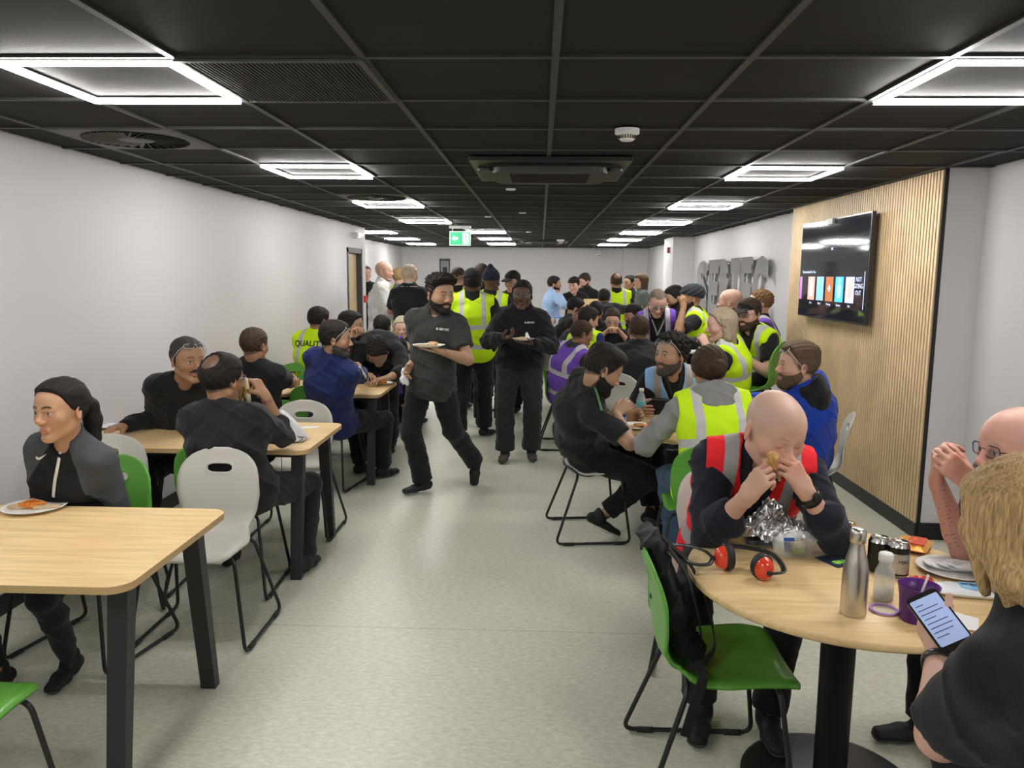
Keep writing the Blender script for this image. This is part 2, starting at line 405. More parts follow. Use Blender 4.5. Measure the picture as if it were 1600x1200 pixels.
# exit sign
t = empty('exit_sign', (-1.13, 11.0, CEIL-.006), 0, 'green and white hanging fire exit sign with a left arrow', 'exit sign')
MB().box(-.15, .15, -.04, .04, -.035, 0).box(-.11, -.10, -.005, .005, -.08, -.035).box(.10, .11, -.005, .005, -.08, -.035).build('bracket', WHITEP, t)
MB().box(-.145, .145, -.018, .018, -.27, -.075).build('sign_box', mat('sign_white', (.8, .8, .8), .4, emit=(.8, 1, .9), estr=.5), t)
GS = mat('exit_green', (.0, .30, .12), .4, emit=(.0, .5, .2), estr=.8); WS = mat('exit_white', (.8, .9, .85), .4, emit=(.9, 1, .95), estr=1.)
MB().box(-.135, .022, -.021, -.018, -.26, -.085).box(.022, .135, -.0205, -.018, -.26, -.085).build('green_panel', GS, t)
MB().prism([(-.115, -.172), (-.075, -.135), (-.075, -.158), (-.03, -.158), (-.03, -.186), (-.075, -.186), (-.075, -.209)], .0, .002, M=frameM((0, -.0215, 0), (1,0,0), (0,0,1), (0,-1,0))).build('arrow', WS, t)
MB().prism(rrect(.085, .15, .004, cx=.078, cy=-.172), .0, .0012, M=frameM((0, -.0206, 0), (1,0,0), (0,0,1), (0,-1,0))).build('doorway_symbol', WS, t)
m = MB(); Mx = frameM((.078, -.0232, -.172), (1,0,0), (0,0,1), (0,-1,0))
m.lathe([(0, .0), (.012, .0)], 12, M=Mx @ Matrix.Translation((-.008, .05, 0)))
for a, b_ in (((0, .03), (.004, -.01)), ((.002, .028), (-.026, .012)), ((.002, .03), (.024, .01)), ((.004, -.01), (-.022, -.03)), ((-.022, -.03), (-.034, -.05)), ((.004, -.01), (.02, -.035)), ((.02, -.035), (.014, -.062))):
    m.tube([Mx @ Vector((*a, 0)), Mx @ Vector((*b_, 0))], .005, 6)
m.build('running_figure', GS, t)
# emergency light above the door, switch, alarm items, camera
tag(MB().box(XL, XL+.07, 10.93, 11.22, 2.17, 2.24).box(XL+.07, XL+.085, 10.95, 11.2, 2.18, 2.225).build('emergency_light', mat('clear_housing', (.55, .55, .54), .25), bevel=.006), 'small clear emergency light box on the left wall above the wooden door', 'emergency light')
tag(MB().box(XL, XL+.012, 10.33, 10.42, 1.10, 1.19).build('light_switch', WHITEP, bevel=.003), 'white square light switch on the left wall beside the wooden door', 'light switch')
tag(MB().box(XL, XL+.03, 11.6, 11.7, 1.25, 1.35).build('call_point', mat('alarm_red', (.55, .02, .02), .4), bevel=.004), 'small red fire call point on the end of the left wall', 'fire alarm')
t = empty('alarm_beacon', (2.268, 14.1, 2.13), 0, 'dark red alarm beacon high on the white column', 'alarm beacon')
MB().box(-.05, 0, -.06, .06, -.05, .05).build('beacon_body', mat('dark_red', (.20, .015, .02), .4), t, bevel=.01)
MB().box(-.006, 0, -.07, .07, -.07, .07).build('back_plate', WHITEP, t)
t = empty('security_camera', (1.42, YF-.02, 2.2), 0, 'small white dome security camera at the top of the back wall', 'security camera')
MB().tube([(0, 0, .08), (0, -.12, .06)], .045, 12).build('mount', WHITEP, t)
MB().lathe([(0, -.085), (.05, -.07), (.075, -.02), (.07, .03), (.0, .05)], 20, M=Matrix.Translation((0, -.14, .0))).build('camera_head', WHITEP, t)
MB().lathe([(0, 0), (.03, .0), (.035, .02)], 16, M=Matrix.Translation((0, -.205, -.02)) @ Matrix.Rotation(R(90), 4, 'X')).build('lens', BLACKP, t)
# chrome letters on the wall
MIR = mat('mirror_polished_steel', (.60, .60, .61), .04, metal=1)
t = empty('wall_letters', (2.62, 11.0, 1.5), 0, 'large mirror polished SERTEC letters standing off the right wall', 'sign')
edges = [(12.95, 12.12), (12.02, 11.38), (11.30, 10.72), (10.66, 10.16), (10.12, 9.62), (9.55, 8.98)]
for ch, (ya, yb) in zip('SERTEC', edges):
    me = text_mesh(ch, 1.0, ext=.010, offset=.048, name='letter')
    xs = [v.co.x for v in me.vertices]; ys = [v.co.y for v in me.vertices]
    x0, x1, y0, y1 = min(xs), max(xs), min(ys), max(ys)
    for v in me.vertices:
        u_ = (v.co.x-x0)/(x1-x0); h_ = (v.co.y-y0)/(y1-y0); d_ = v.co.z
        v.co = (-.075-d_, (ya+(yb-ya)*u_)-11.0, -.42+h_*.84)
    me.update(); newobj('letter', me, MIR, t)
m = MB()
for ya, yb in edges:
    yc = (ya+yb)/2-11
    for z in (-.36, .36): m.tube([(-.06, yc, z), (0, yc, z)], .008, 8)
m.build('standoff_pins', CHROME, t)
# TV
t = empty('television', (2.40, 6.56, 1.745), 0, 'large black wall mounted television showing a row of programme tiles', 'television')
TW, TH = 1.50, .82
MB().box(-.03, .0, -TW/2, TW/2, -TH/2, TH/2).build('casing', mat('tv_casing', (.02, .02, .022), .3), t, bevel=.004)
MB().box(0, .05, -.3, .3, -.2, .2).build('wall_bracket', BLACKM, t)
SCR = mat('tv_screen', (.004, .004, .006), .06, spec=.6, emit=(.03, .035, .045), estr=.4)
MB().box(-.032, -.030, -TW/2+.012, TW/2-.012, -TH/2+.014, TH/2-.012).build('screen', SCR, t)
def tvm(y, z): return frameM((-.0335, y, z), (0, -1, 0), (0, 0, 1), (-1, 0, 0))
TXT = mat('tv_text', (.5, .55, .7), .5, emit=(.6, .68, .95), estr=.9)
text_obj('Pick of the Pops', .055, tvm(-.02, .22), TXT, t, 'screen_title'); text_obj('BBC', .03, tvm(-.02, .165), TXT, t, 'screen_subtitle')
text_obj('Recommended For You', .034, tvm(.50, -.02), TXT, t, 'screen_heading')
cols = [(.40, .15, .5), (.75, .35, .30), (.25, .45, .95), (.42, .13, .03), (.05, .50, .85), (.50, .55, 1.)]
caps = ['', 'Arts', 'Film 4', 'Morning', 'Summer', 'Hot']
for i in range(6):
    w0 = .165; yc = .62 - i*.215 + (.02 if i else .06)
    if i == 0: w0 = .06; yc = .70
    tm = mat(f'tv_tile_{i}', cols[i], .4, emit=cols[i], estr=.9, var=.0)
    MB().box(-.0335, -.032, yc-w0/2, yc+w0/2, -.26, -.06).build('programme_tile', tm, t)
    if i:
        a_ = mat(f'tv_tile_inner_{i}', cols[-i], .4, emit=[(c+.3)*.8 for c in cols[-i]], estr=.9)
        if i == 3:
            MB().prism([(0, .03), (.03, 0), (0, -.03), (-.03, 0)], 0, .0006, M=tvm(yc, -.155)).build('tile_picture', mat('tvw', (.8, .8, .9), .4, emit=(.8, .8, 1), estr=.9), t)
        else:
            MB().prism(rrect(.08, .12, .035), 0, .0006, M=tvm(yc, -.17)).prism([(.022*math.cos(q*PI/8), .022*math.sin(q*PI/8)) for q in range(16)], 0, .0007, M=tvm(yc, -.09)).build('tile_picture', a_, t)
        text_obj(caps[i], .028, tvm(yc, -.285), TXT, t, 'tile_caption')
text_obj('NOT\nGOING\nOUT', .05, tvm(-.60, -.13), TXT, t, 'tile_title')
MB().box(-.034, -.032, -.705, -.699, -.30, -.02).build('scroll_bar', TXT, t)
tag(MB().box(2.35, 2.40, 6.53, 6.65, 2.11, 2.155).build('tv_sensor', mat('grey_box', (.3, .3, .3), .4), bevel=.004), 'small grey webcam clipped to the top edge of the television', 'webcam')
# ================================================================ FURNITURE
def bez(P, n):
    """Catmull-Rom through points"""
    P = [Vector(p) for p in P]; P = [P[0]*2-P[1]] + P + [P[-1]*2-P[-2]]; out = []
    for i in range(1, len(P)-2):
        for j in range(n):
            t = j/n; a, b, c, d = P[i-1], P[i], P[i+1], P[i+2]
            out.append(.5*((2*b) + (c-a)*t + (2*a-5*b+4*c-d)*t*t + (3*b-a-3*c+d)*t*t*t))
    out.append(P[-2]); return out
def shell_mesh(m):
    # side profile (y,z) from seat front edge to back top; width along it; dish depth
    prof = bez([(0, .215, .425), (0, .19, .447), (0, .10, .452), (0, -.03, .440), (0, -.13, .437), (0, -.185, .462), (0, -.207, .52), (0, -.212, .60), (0, -.228, .70), (0, -.252, .785), (0, -.266, .835)], 6)
    n = len(prof); L = [0.]
    for a, b in zip(prof, prof[1:]): L.append(L[-1]+(b-a).length)
    T = [l/L[-1] for l in L]
    wk = [(0, .17), (.04, .205), (.12, .215), (.30, .212), (.40, .19), (.475, .165), (.53, .163), (.62, .185), (.72, .202), (.82, .198), (.88, .186), (.92, .166), (.95, .142), (.975, .108), (.99, .072), (1.0, .035)]
    def wid(t): return np.interp(t, [a for a, _ in wk], [b for _, b in wk])
    def P(t, v, off=0.):
        i = min(max(np.searchsorted(T, t)-1, 0), n-2); q = (t-T[i])/(T[i+1]-T[i]); p = prof[i].lerp(prof[i+1], q)
        tg = (prof[i+1]-prof[i]).normalized(); nr = Vector((0, tg.z, -tg.y))   # normal towards the sitter side
        if nr.z < 0 and t < .4: nr = -nr
        w = wid(t); dish = .018*(w*v/.2)**2*(1 if t > .45 else .5)
        if .38 < t < .62: dish += .030*v*v*(1-abs(t-.5)/.12)
        lip = -.010*max(0, (abs(v)-.86)/.14)**2*min(1, max(0, (.80-t)/.1))
        nr = Vector((0, -tg.z*-1, tg.y*-1)) if False else nr
        sgn = 1 if t < .4 else 1
        nn = Vector((0, -(-tg.z), -tg.y)) if False else nr
        return p + Vector((w*v, 0, 0)) + nn*(dish+lip+off)
    # consistent normal: for the seat it must point up, for the back it must point forward (+y)
    def side(t, v, o): return P(t, v, o)
    nt, nv = 64, 20; TT = [i/nt for i in range(nt+1)]; VV = [-1+2*j/nv for j in range(nv+1)]
    i0, i1, j0, j1 = 52, 60, 6, 14          # block replaced by the ring round the handle slot
    for layer in (.0045, -.0045):
        pass
    bm = m.bm; k = 0
    def make(off):
        V = {}
        for i in range(nt+1):
            for j in range(nv+1):
                if i0 < i < i1 and j0 < j < j1: continue
                V[i, j] = bm.verts.new(side(TT[i], VV[j], off))
        F = []
        for i in range(nt):
            for j in range(nv):
                if i0 <= i < i1 and j0 <= j < j1: continue
                F.append((V[i, j], V[i, j+1], V[i+1, j+1], V[i+1, j]))
        per = [(i0, j) for j in range(j0, j1)] + [(i, j1) for i in range(i0, i1)] + [(i1, j) for j in range(j1, j0, -1)] + [(i, j0) for i in range(i1, i0, -1)]
        ct, hw, hh = (TT[i0]+TT[i1])/2, .062, .020
        tc = ct; N = len(per); rings = [[V[q] for q in per]]
        wc = float(wid(tc))
        for s_ in (.5, .8, 1.0):
            ring = []
            for (i, j) in per:
                t0, x0 = TT[i], VV[j]*wc
                dz, dx = (t0-tc)*L[-1], x0
                # slot boundary point in the same direction
                ang = math.atan2(dz/ (hh*1.0), dx/(hw*1.0)); ca, sa = math.cos(ang), math.sin(ang)
                e_ = 3.2; q_ = (abs(ca)**e_+abs(sa)**e_)**(-1/e_)
                bx, bz = hw*ca*q_, hh*sa*q_
                X = dx*(1-s_)+bx*s_; Z = dz*(1-s_)+bz*s_
                tt = tc+Z/L[-1]; ring.append(bm.verts.new(side(tt, X/float(wid(tt)), off + (.003*(1 if off > 0 else -1) if s_ >= .8 else 0))))
            rings.append(ring)
        for A, B in zip(rings, rings[1:]):
            for q in range(N): F.append((A[q], A[(q+1)%N], B[(q+1)%N], B[q]))
        border = [V[0, j] for j in range(nv)] + [V[i, nv] for i in range(nt)] + [V[nt, j] for j in range(nv, 0, -1)] + [V[i, 0] for i in range(nt, 0, -1)]
        return F, rings[-1], border
    FA, sa_, ba = make(.0045); FB, sb_, bb = make(-.0045)
    for f in FA: bm.faces.new(f).smooth = True
    for f in FB: bm.faces.new(f[::-1]).smooth = True
    for A, B in ((sa_, sb_), (ba, bb)):
        N = len(A)
        for q in range(N): bm.faces.new((A[q], A[(q+1)%N], B[(q+1)%N], B[q])).smooth = True
def make_chair(name, m, wide=1.0):
    t = empty(name, (0, 0, 0))
    s_ = MB(); shell_mesh(s_)
    bmesh.ops.recalc_face_normals(s_.bm, faces=s_.bm.faces)
    s_.build('seat_shell', m, t)
    f = MB()
    for sx in (-1, 1):
        f.tube(smoothpath([(sx*.10, -.12, .425), (sx*.19, -.13, .425), (sx*.262, -.275, .012), (sx*.262, .20, .012), (sx*.205, .145, .430), (sx*.10, .14, .432)], .045, 5), .0085, 10)
    f.tube([(-.12, -.12, .425), (.12, -.12, .425)], .0085, 8).tube([(-.12, .14, .432), (.12, .14, .432)], .0085, 8)
    f.build('sled_frame', BLACKM, t)
    for sx in (-1, 1):
        for y in (-.19, .13):
            MB().tube([(sx*.262, y-.03, .0105), (sx*.262, y+.03, .0105)], .0112, 10).build('glide', RUBBER, t)
    return t
CH = {}
def chair(kind, x, y, rz, label, cat='chair', group=None):
    if kind not in CH:
        CH[kind] = make_chair(kind, GREENP if kind.startswith('green') else GREYP); t = CH[kind]
    else: t = copy_tree(CH[kind])
    t.location = (x, y, 0); t.rotation_euler = (0, 0, R(rz)); tag(t, label, cat, group); return t
def rect_table(src, x0, y0, label):
    if src: t = copy_tree(src)
    else:
        t = empty('rectangular_table', (0, 0, 0)); Wd, Dp = 1.36, .80
        tp = MB(); tp.prism(rrect(Wd, Dp, .07, 8, Wd/2, Dp/2), .711, .735, WOOD, mside=WOODE); tp.build('tabletop', None, t)
        u = MB(); u.box(.08, Wd-.08, .14, .19, .665, .7105).box(.08, Wd-.08, Dp-.19, Dp-.14, .665, .7105).build('underframe', DARKM, t)
        for sx in (0, 1):
            X = .09 if sx == 0 else Wd-.09
            MB().box(X-.03, X+.03, .13, Dp-.13, .668, .7100).build('end_rail', DARKM, t)
            for sy in (0, 1):
                yt, yb_ = (.15, .05) if sy == 0 else (Dp-.15, Dp-.05)
                xt, xb = X, X
                l_ = MB(); hw = .03
                q = [(-hw, -hw*.72), (hw, -hw*.72), (hw, hw*.72), (-hw, hw*.72)]
                A = [l_.bm.verts.new((xb+a, yb_+b, 0)) for a, b in q]; B = [l_.bm.verts.new((xt+a*1.1, yt+b*1.3, .711)) for a, b in q]
                l_.bm.faces.new(A[::-1]); l_.bm.faces.new(B)
                for i in range(4): l_.bm.faces.new((A[i], A[(i+1)%4], B[(i+1)%4], B[i]))
                l_.build('leg', DARKM, t, bevel=.004)
    t.location = (x0, y0, 0); tag(t, label, 'table', 'rectangular tables along the left wall'); return t
rt1 = rect_table(None, -2.60, 2.20, 'rectangular oak topped table nearest the viewer at bottom left with black splayed legs')
rect_table(rt1, -2.60, 4.045, 'second rectangular oak table on the left, with the drinks can and white bag on it')
rect_table(rt1, -2.61, 6.00, 'third rectangular oak table on the left, where the man in the navy track jacket eats')
rect_table(rt1, -2.61, 7.9, 'fourth rectangular oak table along the left wall, mostly hidden behind diners')
def round_table(src, x, y, r_, label, m=None):
    if src: t = copy_tree(src)
    else:
        t = empty('round_table', (0, 0, 0))
        MB().lathe([(0, .709), (r_-.006, .709), (r_, .715), (r_, .729), (r_-.003, .735), (0, .735)], 96).build('tabletop', m or WOOD2, t)
        MB().lathe([(0, .708), (.20, .708), (.20, .700), (.055, .690), (.052, .016)], 40).build('column', BLACKM, t)
        MB().lathe([(.0, .018), (.06, .018), (.27, .012), (.285, .008), (.285, 0), (0, 0)], 64).build('base_disc', BLACKM, t)
    t.location = (x, y, 0); tag(t, label, 'table', 'round pedestal tables'); return t
rd1 = round_table(None, .985, 2.44, .49, 'round oak table nearest the viewer at right, covered with bottle, cans and foil')
rd2 = round_table(rd1, .97, 4.93, .5, 'second round oak table where the man in the light blue vest sits')
rd3 = round_table(rd1, .86, 8.3, .5, 'third round oak table behind the large man in the black sweater')
# chairs: left side
chair('grey_chair', -1.545, 3.41, 180, 'pale grey empty chair with its back to the table of the man eating a banana')
chair('grey_chair', -2.17, 3.70, 203, 'pale grey chair right behind the ponytail of the woman in the sports top')
chair('green_chair', -1.66, 4.02, 3, 'green plastic chair under the balding man holding the banana')
chair('green_chair', -2.0, 3.23, 168, 'green plastic chair the woman with the ponytail sits on')
chair('green_chair', -1.70, 1.96, -5, 'green plastic chair cut by the bottom left corner of the photo')
chair('grey_chair', -1.57, 4.86, 180, 'pale grey empty chair at the far side of the second table beside the white bag')
chair('grey_chair', -2.27, 4.98, 204, 'pale grey chair under the moustached man in the black jacket')
chair('green_chair', -1.70, 6.08, -10, 'green plastic chair the man in the navy track jacket sits on')
chair('green_chair', -2.22, 5.95, 0, 'green chair under the man seen from behind in the black polo shirt')
chair('green_chair', -2.30, 6.98, 180, 'green empty chair at the far side of the third table by the left wall')
# chairs: right side
chair('green_chair', .60, 2.45, -90, 'green plastic chair at the near round table with a black bag hung over its back')
chair('grey_chair', .78, 3.24, 166, 'pale grey chair under the bald man in the red vest')
chair('grey_chair', 1.12, 1.12, 25, 'pale grey chair under the blonde woman at bottom right')
chair('grey_chair', 1.86, 2.66, 90, 'grey chair under the pink faced bald man with the tattooed arm')
chair('green_chair', .90, 4.16, -4, 'green chair under the woman in the grey hoodie and yellow vest')
chair('grey_chair', .355, 5.0, -83, 'pale grey chair under the bearded man in black eating at the second round table')
chair('grey_chair', 1.02, 5.82, 170, 'pale grey chair under the man in the light blue vest')
chair('grey_chair', .86, 7.02, -40, 'pale grey chair back showing left of the man in the light blue vest')
chair('grey_chair', 1.74, 5.02, 72, 'grey chair under the man in the blue hooded sweatshirt')
chair('green_chair', .27, 7.62, -92, 'green chair just right of the legs of the standing man in glasses')
chair('green_chair', .25, 15.2, 200, 'green chair far back below the man in the denim shirt')
chair('grey_chair', .16, 10.3, -20, 'pale grey empty chair in front of the serving table')
# high stools
def stool(x, y, rz, label, seat_m):
    t = empty('bar_stool', (x, y, 0), R(rz), label, 'stool', 'high stools by the slatted panel')
    s_ = MB(); shell_mesh(s_)
    for v in s_.bm.verts: v.co.z += .33
    s_.build('seat_shell', seat_m, t)
    f = MB()
    for sx in (-1, 1):
        f.tube(smoothpath([(sx*.1, -.12, .755), (sx*.19, -.13, .755), (sx*.25, -.22, .012), (sx*.25, .22, .012), (sx*.20, .145, .76), (sx*.1, .14, .762)], .045, 5), .0095, 8)
        f.tube([(sx*.215, -.17, .45), (sx*.215, .175, .45)], .008, 8)
    for z in (.22, .45): f.tube([(-.225, .18+.0, z), (.225, .18, z)], .009, 8).tube([(-.225, -.18, z), (.225, -.18, z)], .009, 8)
    f.build('sled_frame', BLACKM, t); return t
stool(1.74, 6.5, 60, 'green high stool with a black frame under the bearded man in the black cap', GREENP)
stool(1.93, 7.35, 80, 'green high stool standing close to the slatted panel, behind the man in the cap', GREENP)
stool(1.42, 6.66, 120, 'high stool under the long haired woman in the yellow vest', GREYP)
# high table beside them
t = empty('high_table', (1.43, 7.42, 0), 0, 'tall round table beside the stools', 'table')
MB().lathe([(0, .98), (.30, .98), (.305, 1.0), (0, 1.005)], 48).build('tabletop', mat('white_laminate', (.62, .61, .58), .4), t)
MB().tube([(0, 0, .02), (0, 0, .98)], .04, 20).build('column', BLACKM, t)
MB().lathe([(0, .016), (.27, .01), (.27, 0)], 48).build('base_disc', BLACKM, t)
# serving table at the back
t = empty('serving_table', (.65, 12.6, 0), 0, 'long white topped serving table in front of the back wall, loaded with food boxes', 'table')
MB().prism(rrect(2.9, .8, .03), .88, .905, mat('white_laminate', (.62, .61, .58), .4)).build('tabletop', None, t)
for sx in (-1, 1):
    for sy in (-1, 1): MB().box(sx*1.35-.025, sx*1.35+.025, sy*.33-.025, sy*.33+.025, 0, .88).build('leg', DARKM, t)
# ================================================================ PEOPLE
# every figure is grown as a smooth surface round its own skeleton
F32 = np.float32
def V(*a): return np.array(a, dtype=float)
def nrm(v):
    v = np.asarray(v, float); l = np.linalg.norm(v); return v/l if l > 1e-9 else v
def seen(px, py, Y):
    """a point of the room at distance Y, from where it was measured in the photograph"""
    d = fw + rt2*((px-800)/_f) - up2*((py-600)/_f); k = Y/d.y
    return V(d.x*k, Y, CAM_H+d.z*k)
class Vol:
    def __init__(s, lo, hi, v):
        s.v = v; s.lo = np.asarray(lo, float); n = np.ceil((np.asarray(hi)-s.lo)/v).astype(int)+1
        s.ax = [(s.lo[i]+v*np.arange(n[i])).astype(F32) for i in range(3)]
        s.D = np.full(n, .3, F32)
    def sub(s, lo, hi):
        sl = []
        for i in range(3):
            a = int(max(0, np.floor((lo[i]-s.lo[i])/s.v))); b = int(min(len(s.ax[i]), np.ceil((hi[i]-s.lo[i])/s.v)+1))
            if b <= a: return None
            sl.append(slice(a, b))
        return tuple(sl)
    def pts(s, sl):
        return s.ax[0][sl[0]][:, None, None], s.ax[1][sl[1]][None, :, None], s.ax[2][sl[2]][None, None, :]
    def put(s, sl, d, k, cut):
        A = s.D[sl]
        if cut:
            d = -d
            if k > 0:
                h = np.clip(.5-.5*(A-d)/k, 0, 1); s.D[sl] = A*(1-h)+d*h+k*h*(1-h)
            else: s.D[sl] = np.maximum(A, d)
        else:
            if k > 0:
                h = np.clip(.5+.5*(A-d)/k, 0, 1); s.D[sl] = A*(1-h)+d*h-k*h*(1-h)
            else: s.D[sl] = np.minimum(A, d)
    def seg(s, a, b, ra, rb, k=.02, u=None, cut=False, m=.0):
        a = np.asarray(a, float); b = np.asarray(b, float)
        ra = (ra, ra) if np.isscalar(ra) else ra; rb = (rb, rb) if np.isscalar(rb) else rb
        mg = max(2.5*s.v, k)+m
        R0 = max(ra)+mg; R1 = max(rb)+mg
        sl = s.sub(np.minimum(a-R0, b-R1), np.maximum(a+R0, b+R1))
        if sl is None: return
        X, Y, Z = s.pts(sl); X = X-F32(a[0]); Y = Y-F32(a[1]); Z = Z-F32(a[2]); d = (b-a).astype(F32); dd = float(d@d)
        if dd > 1e-10: t = np.clip((X*d[0]+Y*d[1]+Z*d[2])/dd, 0, 1)
        else: t = np.zeros((X.shape[0], Y.shape[1], Z.shape[2]), F32)
        ox, oy, oz = X-t*d[0], Y-t*d[1], Z-t*d[2]
        if ra[0] == ra[1] and rb[0] == rb[1]:
            D = np.sqrt(ox*ox+oy*oy+oz*oz)-(ra[0]+(rb[0]-ra[0])*t)
        else:
            u = np.asarray(u, F32); l = ox*u[0]+oy*u[1]+oz*u[2]; w2 = np.maximum(ox*ox+oy*oy+oz*oz-l*l, 0)
            ru = ra[0]+(rb[0]-ra[0])*t; rw = ra[1]+(rb[1]-ra[1])*t
            k0 = np.sqrt((l/ru)**2+w2/rw**2); k1 = np.sqrt((l/ru**2)**2+w2/rw**4)+1e-6
            D = k0*(k0-1)/k1; D = np.where(k0 < .3, -np.minimum(ru, rw)*.7, D)
        s.put(sl, D.astype(F32), k, cut)
    def ell(s, c, M, r, k=.02, cut=False, m=.0):
        mg = max(2.5*s.v, k)+m; R0 = max(r)+mg; c = np.asarray(c, float); sl = s.sub(c-R0, c+R0)
        if sl is None: return
        X, Y, Z = s.pts(sl); X = X-F32(c[0]); Y = Y-F32(c[1]); Z = Z-F32(c[2])
        q = [X*F32(M[0, i])+Y*F32(M[1, i])+Z*F32(M[2, i]) for i in range(3)]
        k0 = np.sqrt(sum((q[i]/r[i])**2 for i in range(3))); k1 = np.sqrt(sum((q[i]/r[i]**2)**2 for i in range(3)))+1e-6
        D = k0*(k0-1)/k1; D = np.where(k0 < .3, -min(r)*.7, D)
        s.put(sl, D.astype(F32), k, cut)
    def all(s): return s.ax[0][:, None, None], s.ax[1][None, :, None], s.ax[2][None, None, :]
    def wrinkle(s, amp, f=1., ph=0.):
        X, Y, Z = s.all()
        n = np.sin(34*f*X+2.2*np.sin(13*f*Z+ph)+ph)*np.sin(41*f*Z+2.4*np.sin(17*f*X+9*f*Y)+1.3*ph)+.6*np.sin(57*f*Y+3*np.sin(19*f*Z+ph)+2*ph)*np.sin(25*f*Z+20*f*X)
        r = 1-np.abs(np.sin(15*f*X+19*f*Z+2.6*np.sin(9*f*Y+4*f*Z+ph)+ph))
        r2 = 1-np.abs(np.sin(-17*f*X+14*f*Z+12*f*Y+2.2*np.sin(8*f*X+ph)+2*ph))
        s.D += (amp*(.7*n-1.5*(r**4+.8*r2**5)+.5)).astype(F32)
    def mesh(s):
        D = s.D; neg = D < 0
        if not neg.any(): return np.zeros((0, 3)), np.zeros((0, 4), int)
        ids = [np.where(neg.any(axis=tuple(j for j in range(3) if j != i)))[0] for i in range(3)]
        sl = tuple(slice(max(0, i[0]-2), min(D.shape[q], i[-1]+3)) for q, i in enumerate(ids))
        D = D[sl]; neg = neg[sl]; off = s.lo+s.v*np.array([q.start for q in sl])
        n8 = neg.astype(np.uint8); c = n8[:-1]+n8[1:]; c = c[:, :-1]+c[:, 1:]; c = c[:, :, :-1]+c[:, :, 1:]
        act = (c > 0) & (c < 8); I = np.argwhere(act); N = len(I)
        acc = np.zeros((N, 3)); cnt = np.zeros(N)
        cor = [(a, b, e) for a in (0, 1) for b in (0, 1) for e in (0, 1)]
        val = {q: D[I[:, 0]+q[0], I[:, 1]+q[1], I[:, 2]+q[2]] for q in cor}
        for q in cor:
            for x in range(3):
                if q[x] == 0:
                    q2 = tuple(1 if i == x else q[i] for i in range(3)); d0, d1 = val[q], val[q2]
                    cr = (d0 < 0) != (d1 < 0); t = np.where(cr, d0/np.where(cr, d0-d1, 1), 0)
                    p = np.tile(np.array(q, float), (N, 1)); p[:, x] += t
                    acc += p*cr[:, None]; cnt += cr
        P = off+(I+acc/cnt[:, None])*s.v
        vid = np.full(act.shape, -1, np.int32); vid[act] = np.arange(N)
        Q = []
        a0 = neg[:-1, 1:-1, 1:-1] != neg[1:, 1:-1, 1:-1]; E = np.argwhere(a0)
        if len(E):
            i, j, k = E[:, 0], E[:, 1]+1, E[:, 2]+1; q = np.stack([vid[i, j-1, k-1], vid[i, j, k-1], vid[i, j, k], vid[i, j-1, k]], 1)
            f = neg[i, j, k]; q[~f] = q[~f][:, ::-1]; Q.append(q)
        a0 = neg[1:-1, :-1, 1:-1] != neg[1:-1, 1:, 1:-1]; E = np.argwhere(a0)
        if len(E):
            i, j, k = E[:, 0]+1, E[:, 1], E[:, 2]+1; q = np.stack([vid[i-1, j, k-1], vid[i-1, j, k], vid[i, j, k], vid[i, j, k-1]], 1)
            f = neg[i, j, k]; q[~f] = q[~f][:, ::-1]; Q.append(q)
        a0 = neg[1:-1, 1:-1, :-1] != neg[1:-1, 1:-1, 1:]; E = np.argwhere(a0)
        if len(E):
            i, j, k = E[:, 0]+1, E[:, 1]+1, E[:, 2]; q = np.stack([vid[i-1, j-1, k], vid[i, j-1, k], vid[i, j, k], vid[i-1, j, k]], 1)
            f = neg[i, j, k]; q[~f] = q[~f][:, ::-1]; Q.append(q)
        Q = np.concatenate(Q) if Q else np.zeros((0, 4), int)
        Q = Q[(Q >= 0).all(1)]
        # two light smoothing passes
        for _ in range(2):
            S_ = np.zeros_like(P); n_ = np.zeros(len(P))
            for a, b in ((0, 1), (1, 2), (2, 3), (3, 0)):
                for k_ in range(3): S_[:, k_] += np.bincount(Q[:, a], P[Q[:, b], k_], len(P))+np.bincount(Q[:, b], P[Q[:, a], k_], len(P))
                n_ += np.bincount(Q[:, a], minlength=len(P))+np.bincount(Q[:, b], minlength=len(P))
            w = n_ > 0; P[w] = .55*P[w]+.45*S_[w]/n_[w][:, None]
        return P, Q
def np_mesh(name, P, Q, m, parent, col=None, rest=None):
    me = bpy.data.meshes.new(name)
    me.vertices.add(len(P)); me.vertices.foreach_set('co', P.astype(F32).ravel())
    me.loops.add(len(Q)*4); me.polygons.add(len(Q))
    me.loops.foreach_set('vertex_index', Q.astype(np.int32).ravel()); me.polygons.foreach_set('loop_start', np.arange(0, len(Q)*4, 4, dtype=np.int32))
    try: me.polygons.foreach_set('loop_total', np.full(len(Q), 4, np.int32))
    except Exception: pass
    me.polygons.foreach_set('use_smooth', np.ones(len(Q), bool)); me.update(calc_edges=True)
    if col is not None:
        a = me.attributes.new('Col', 'FLOAT_COLOR', 'POINT'); c4 = np.ones((len(P), 4), F32); c4[:, :3] = col; a.data.foreach_set('color', c4.ravel())
    if rest is not None:
        a = me.attributes.new('rest', 'FLOAT_VECTOR', 'POINT'); a.data.foreach_set('vector', rest.astype(F32).ravel())
    me.materials.append(m)
    return newobj(name, me, None, parent)
def ss(a, b, x): t = np.clip((x-a)/(b-a), 0, 1); return t*t*(3-2*t)

